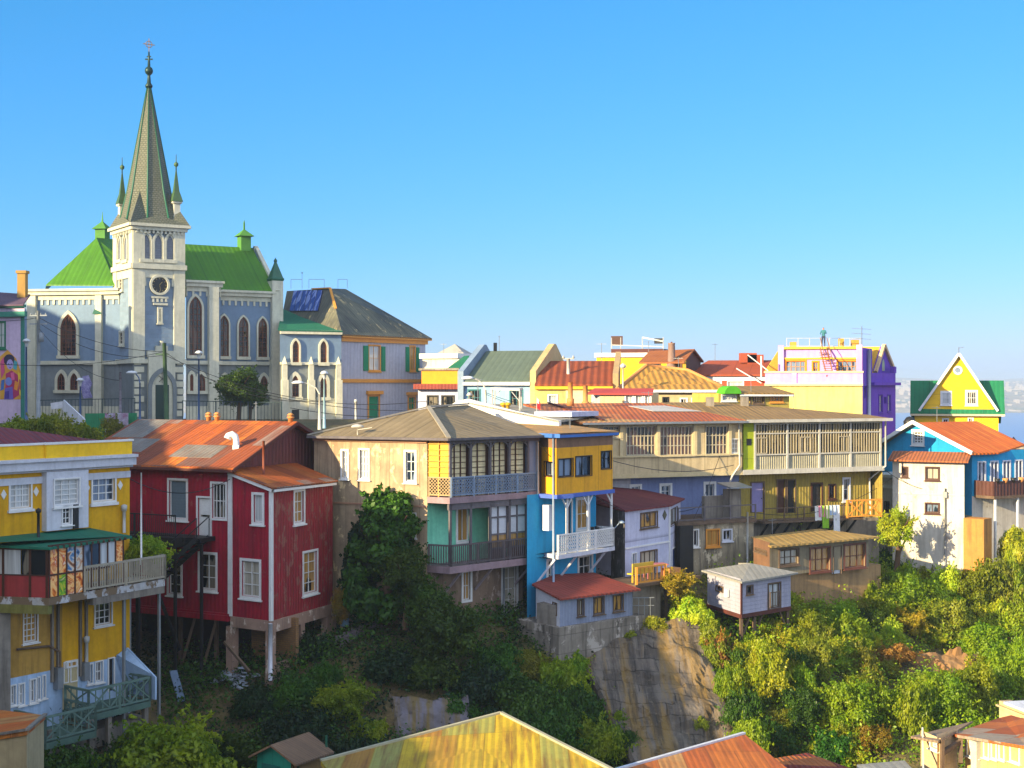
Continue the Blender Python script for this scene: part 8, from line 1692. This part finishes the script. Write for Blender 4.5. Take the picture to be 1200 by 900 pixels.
RSL = [(958, 802, 44, 66, 'round', 'olive'), (995, 862, 70, 76, 'round', 'mid'), (1035, 852, 50, 60, 'round', 'mid'), (1068, 858, 56, 74, 'low', 'mid'), (1104, 850, 64, 76, 'round', 'mid'), (1143, 838, 62, 78, 'round', 'mid'), (1180, 822, 60, 84, 'round', 'mid'), (1200, 800, 40, 80, 'round', 'mid'), (1056, 722, 58, 60, 'round', 'mid'), (1030, 702, 40, 44, 'round', 'olive'), (1110, 750, 70, 62, 'round', 'olive'), (1150, 775, 62, 52, 'round', 'mid'), (1172, 742, 56, 50, 'low', 'lime'), (1082, 700, 46, 44, 'round', 'mid'), (1140, 705, 40, 36, 'low', 'olive'), (1198, 745, 40, 46, 'round', 'mid'), (1065, 748, 44, 44, 'sparse', 'gold'), (1090, 735, 44, 40, 'round', 'lime'), (935, 800, 40, 50, 'round', 'dark'), (940, 860, 60, 66, 'round', 'dark'), (905, 885, 70, 50, 'low', 'dark'), (970, 890, 60, 44, 'low', 'dark'), (1020, 885, 50, 44, 'round', 'gold'), (1040, 790, 30, 24, 'low', 'olive'), (870, 800, 40, 50, 'round', 'dark'), (885, 850, 50, 54, 'low', 'dark'), (1000, 720, 40, 24, 'low', 'olive'), (955, 755, 42, 34, 'low', 'olive'), (1012, 690, 36, 30, 'low', 'mid'), (1085, 665, 50, 34, 'low', 'mid'), (1160, 690, 50, 30, 'low', 'olive'), (1128, 790, 44, 34, 'low', 'lime'), (1165, 800, 56, 46, 'round', 'mid'), (1088, 830, 50, 40, 'low', 'mid'), (1122, 822, 60, 44, 'round', 'mid'), (1010, 800, 40, 30, 'low', 'olive'), (985, 775, 40, 28, 'low', 'mid'), (925, 760, 40, 30, 'low', 'lime'), (1035, 668, 30, 34, 'low', 'dark'), (1055, 690, 34, 40, 'round', 'dark')]
for x, y, w, h, k, m_ in RSL: shrub(x, y, w, h, k, m_, 'leafy green shrub crowded with others on the sunlit slope', 'shrubs on the sunlit slope')
for i in range(34):
    x, y = r4.uniform(880, 1200), r4.uniform(700, 890)
    if 1030 < x < 1150 and 758 < y < 812: continue
    if y > 860 and x > 1060: continue
    shrub(x, y, r4.uniform(26, 52), r4.uniform(20, 44), r4.choice(['low', 'round', 'low']), r4.choice(['mid', 'olive', 'mid', 'lime', 'dark']), 'leafy green shrub crowded with others on the sunlit slope', 'shrubs on the sunlit slope')
for x, y, w, h, k, m_ in [(700, 782, 44, 26, 'low', 'dark'), (722, 770, 36, 22, 'low', 'mid'), (748, 762, 44, 26, 'low', 'dark'), (775, 750, 40, 30, 'low', 'mid'), (800, 742, 44, 34, 'low', 'lime'), (826, 748, 40, 40, 'low', 'mid'), (838, 775, 36, 36, 'low', 'olive'), (856, 815, 40, 50, 'low', 'mid'), (868, 845, 44, 50, 'low', 'dark'), (880, 880, 50, 50, 'low', 'mid'), (712, 820, 30, 26, 'low', 'mid'), (722, 850, 30, 26, 'low', 'mid'), (735, 878, 34, 30, 'low', 'dark'), (795, 815, 18, 14, 'low', 'olive'), (770, 790, 16, 12, 'low', 'mid'), (820, 850, 22, 18, 'low', 'olive')]: shrub(x, y, w, h, k, m_, 'small leafy shrub rooted round the edge of the stone faced bank', 'shrubs round the stone bank', Y=70.5 - (y - 745) * .062)
for x, y, w, h, k, m_ in [(1140, 722, 60, 80, 'round', 'mid'), (1168, 735, 54, 96, 'round', 'olive'), (1110, 716, 56, 66, 'round', 'lime'), (1192, 730, 50, 90, 'low', 'mid'), (1060, 706, 50, 60, 'low', 'mid'), (1030, 712, 44, 40, 'low', 'lime')]: shrub(x, y, w, h, k, m_, 'tall leafy bush standing against the walls below the white house', 'bushes below the white house', Y=84.5)
for x, y, w, h, m_ in [(690, 772, 60, 40, 'dark'), (735, 760, 50, 30, 'mid'), (765, 748, 50, 34, 'lime'), (810, 730, 56, 44, 'lime'), (835, 760, 46, 44, 'mid')]: shrub(x, y, w, h, 'dome', m_, 'creeper hanging over the top of the stone faced bank', 'creepers over the stone bank', Y=70. - (y - 745) * .05)
for i in range(46):
    x, y = r4.uniform(860, 1200), r4.uniform(690, 880)
    if 1030 < x < 1146 and 762 < y < 808 or (y > 850 and x > 1050): continue
    shrub(x, y, r4.uniform(30, 60), r4.uniform(26, 50), r4.choice(['low', 'round', 'dome', 'low']), r4.choice(['mid', 'mid', 'lime', 'olive']), 'leafy green shrub crowded with others on the sunlit slope', 'shrubs on the sunlit slope')
shrub(292, 494, 44, 54, 'round', 'dark', 'smaller dark tree joined to the right of the clipped church tree', Y=113.5, name='street_tree', trunk=True, var=2)
# ---- ground cover: weeds, ivy and grass over the banks
def cover(name, lab, n, mt, test, hmax, size, per, seed, box=(-32, 48, 46, 104)):
    g_ = np.random.default_rng(seed); X = g_.uniform(box[0], box[1], n); Y = g_.uniform(box[2], box[3], n); zg = ground_np(X, Y); xp = 600 + X / Y * F; yp = 450 - zg / Y * F
    nz = np.array([noise.noise(Vector((a * .35, b * .35, seed))) for a, b in zip(X, Y)])
    k = test(xp, yp, nz, X, Y); X, Y, zg, nz = X[k], Y[k], zg[k], nz[k]; m_ = len(X)
    c = np.stack([X, Y, zg + .1], 1); rep = np.repeat(np.arange(m_), per); d = g_.normal(size=(len(rep), 3)) * np.array([.3, .3, .16]); hh = np.clip(.3 + nz * 1.3, .06, 1.3)[rep] * hmax
    p = c[rep] + d; p[:, 2] += np.abs(g_.normal(size=len(rep))) * hh * .55; nr = g_.normal(size=p.shape) * .6 + np.array([0, -.25, .7])
    o = bpy.data.objects.new(name, leaf_mesh(name, p, nr, size, LM[mt], seed + 3)); COL.objects.link(o); tag(o, lab, name.replace('_', ' '), kind='stuff'); return o
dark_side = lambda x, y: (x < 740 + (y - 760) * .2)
bare = lambda x, y: ((x > 1030) & (x < 1145) & (y > 768) & (y < 806)) | ((x > 455) & (x < 545) & (y > 812) & (y < 868))
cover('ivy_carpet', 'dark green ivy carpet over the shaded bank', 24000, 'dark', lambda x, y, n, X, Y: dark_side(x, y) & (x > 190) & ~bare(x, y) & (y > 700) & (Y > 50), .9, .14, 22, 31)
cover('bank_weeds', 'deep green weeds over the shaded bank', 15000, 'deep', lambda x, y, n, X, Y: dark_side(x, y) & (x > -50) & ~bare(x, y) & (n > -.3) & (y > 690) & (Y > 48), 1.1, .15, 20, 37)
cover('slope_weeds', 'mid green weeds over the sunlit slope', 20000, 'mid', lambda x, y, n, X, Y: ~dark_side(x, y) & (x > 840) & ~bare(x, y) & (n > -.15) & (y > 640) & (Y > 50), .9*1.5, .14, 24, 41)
cover('olive_scrub', 'olive scrub over the sunlit slope', 15000, 'olive', lambda x, y, n, X, Y: ~dark_side(x, y) & (x > 820) & ~bare(x, y) & (n < .1) & (y > 640) & (Y > 50), .8, .13, 20, 43)
cover('dry_grass', 'straw dry grass tufts over both banks', 2600, 'dry', lambda x, y, n, X, Y: (n < -.12) & ~bare(x, y) & (y > 660) & ((x > 820) | (x < 260)) & (Y > 50), .5, .12, 14, 47)
# ---------------------------------------------------------------- stone-faced bank and walls on the slope
def facing(name, lab, cat, cs, m, nu, nv, amp, th=.5, sd=0):
    a, b, c, d = cs; V = []; nrm = (b - a).cross(d - a).normalized()
    if nrm.y > 0: nrm = -nrm
    for j in range(nv + 1):
        for i in range(nu + 1):
            u, v = i / nu, j / nv; p = (a.lerp(b, u)).lerp(d.lerp(c, u), v); h = (noise.fractal(Vector((p.x * .5, p.y * .5 + p.z * .5, sd)), 1., 2., 5) + 1.6 * round(2 * noise.noise(Vector((p.x * .35, p.z * .8, sd + 9)))) / 2) * amp + noise.noise(Vector((p.x * 2.4, p.z * 2.4 + p.y, sd + 4))) * amp * .3
            e = .5 * (1 if 0 < i < nu and 0 < j < nv else 0); V.append(p + nrm * (h + e * .3))
    fs = [(j * (nu + 1) + i, j * (nu + 1) + i + 1, (j + 1) * (nu + 1) + i + 1, (j + 1) * (nu + 1) + i) for j in range(nv) for i in range(nu)]
    mb = MB(); mb.raw(V, fs); W = [p - nrm * th for p in V]; n0 = nu + 1; edge = [i for i in range(n0)] + [j * n0 + nu for j in range(1, nv + 1)] + [nv * n0 + i for i in range(nu - 1, -1, -1)] + [j * n0 for j in range(nv - 1, 0, -1)]
    for q, w in zip(edge, edge[1:] + edge[:1]): mb.poly(V[q], V[w], W[w], W[q])
    o = single(name, lab, cat, mb, m, (a + c) / 2); e2_ = (nrm * nrm.z - Z).normalized(); e1_ = e2_.cross(nrm); me = o.data; uvl = me.uv_layers[0].data
    for lp in me.loops: q = me.vertices[lp.vertex_index].co; uvl[lp.index].uv = (q.dot(e1_), -q.dot(e2_))
    return o
def stone_bank_mat():
    t = NT('mossy_stone_facing'); tc = t.n('ShaderNodeTexCoord'); uv = tc.outputs['UV']; ob = tc.outputs['Object']
    wv = t.n('ShaderNodeVectorMath', operation='ADD'); nz = t.n('ShaderNodeTexNoise'); nz.inputs['Scale'].default_value = .8; t.l(uv, nz.inputs['Vector']); sc_ = t.n('ShaderNodeVectorMath', operation='SCALE'); sc_.inputs['Scale'].default_value = .35; t.l(nz.outputs['Color'], sc_.inputs[0]); t.l(uv, wv.inputs[0]); t.l(sc_.outputs[0], wv.inputs[1])
    bk = t.n('ShaderNodeTexBrick'); bk.inputs['Scale'].default_value = 1; bk.inputs['Brick Width'].default_value = 1.1; bk.inputs['Row Height'].default_value = .8; bk.inputs['Mortar Size'].default_value = .03; bk.inputs['Color1'].default_value = (*srgb('#6a6058'), 1); bk.inputs['Color2'].default_value = (*srgb('#4c443c'), 1); bk.inputs['Mortar'].default_value = (*srgb('#221d18'), 1); t.l(wv.outputs[0], bk.inputs['Vector'])
    m1 = t.ramp(t.noise(uv, .5, 5, .65), [(.4, 0.), (.52, .85)]); col = t.mix(m1, srgb('#6f665c'), bk.outputs['Color'])
    st = t.ramp(t.noise(t.mapping(uv, (1.0, .1, 1)), 1.1, 6, .65), [(.48, 0.), (.58, 1.)]); col = t.mix(t.math('MULTIPLY', st, .6), col, srgb('#8a6a22'))
    st2 = t.ramp(t.noise(t.mapping(uv, (1.7, .12, 1), (7, 3, 0)), 1.1, 6, .7), [(.48, 0.), (.6, 1.)]); col = t.mix(t.math('MULTIPLY', st2, .7), col, srgb('#2e2823'))
    sp = t.ramp(t.noise(uv, 3.2, 6, .7), [(.55, 0.), (.7, 1.)]); col = t.mix(t.math('MULTIPLY', sp, .5), col, srgb('#8a7c68'))
    t.l(col, t.b.inputs['Base Color']); t.b.inputs['Roughness'].default_value = .95; bp = t.n('ShaderNodeBump'); bp.inputs['Strength'].default_value = .8; bp.inputs['Distance'].default_value = .12
    t.l(t.math('SUBTRACT', t.noise(uv, 2.2, 6, .7), t.math('MULTIPLY', t.math('MULTIPLY', bk.outputs['Fac'], m1), .6)), bp.inputs['Height']); t.l(bp.outputs[0], t.b.inputs['Normal']); return t.m
SBM = stone_bank_mat()
facing('stone_bank', 'steep stone faced bank with mossy ochre streaks under the grey shack', 'bank', [px(676, 764, 67.8), px(815, 716, 71.), px(880, 905, 62.2), px(748, 910, 60.2)], SBM, 44, 40, .2)
facing('rock_face', 'small pale streaked rock face in the ivy of the shaded bank', 'rock', [px(456, 812, 62.3), px(548, 818, 62.2), px(556, 872, 60.), px(466, 874, 60.)], mat('pale_streaked_rock', '#75707a', '#524a42', stain=.8, scale=.8, streak=.8, sc='#6c5a24', rough=.95), 24, 20, .3, sd=3)
facing('earth_cut', 'bare tan earth bank in the middle of the sunlit slope', 'bank', [px(1026, 775, 74.5), px(1146, 766, 76.5), px(1140, 806, 73.5), px(1034, 808, 72.)], mat('tan_earth', '#98764e', '#745434', stain=.8, scale=.7, streak=.3, rough=.95, sc='#6c4c30'), 30, 16, .45, sd=6)
mb = MB(); wl_ = Fac(pl(398, 65.6), pl(478, 68.5)); n = 9
for k in range(n): u0, u1 = wl_.L * k / n, wl_.L * (k + 1) / n; zt_ = zz(744 - 26 * (k + .5) / n, 67) + r4.uniform(-.08, .12); wl_.box(mb, u0, u1, zt_ - 2.6, zt_, -.35 + .01 * (k % 2), .01 * (k % 2))
single('garden_wall', 'old crumbling lilac-grey garden wall between red house and dark evergreens', 'wall', mb, mat('crumbling_render', '#8c8088', '#665c60', stain=.8, scale=.9, streak=.5, wear=('#a89c98', .35)), wl_.P(0, -12.5, 0))
mb = MB(); q = px(404, 726, 66.8); mb.lathe(q, [(.22, -.3), (.22, 1.), (.16, 1.1), (0, 1.12)], 12); single('water_drum', 'pale blue drum standing behind the garden wall', 'drum', mb, plain('pale_blue_drum', '#8fb4d0'), q)
for i, (x, y, a, l) in enumerate(((250, 838, .3, 4.5), (330, 800, 2.2, 3.))): pass
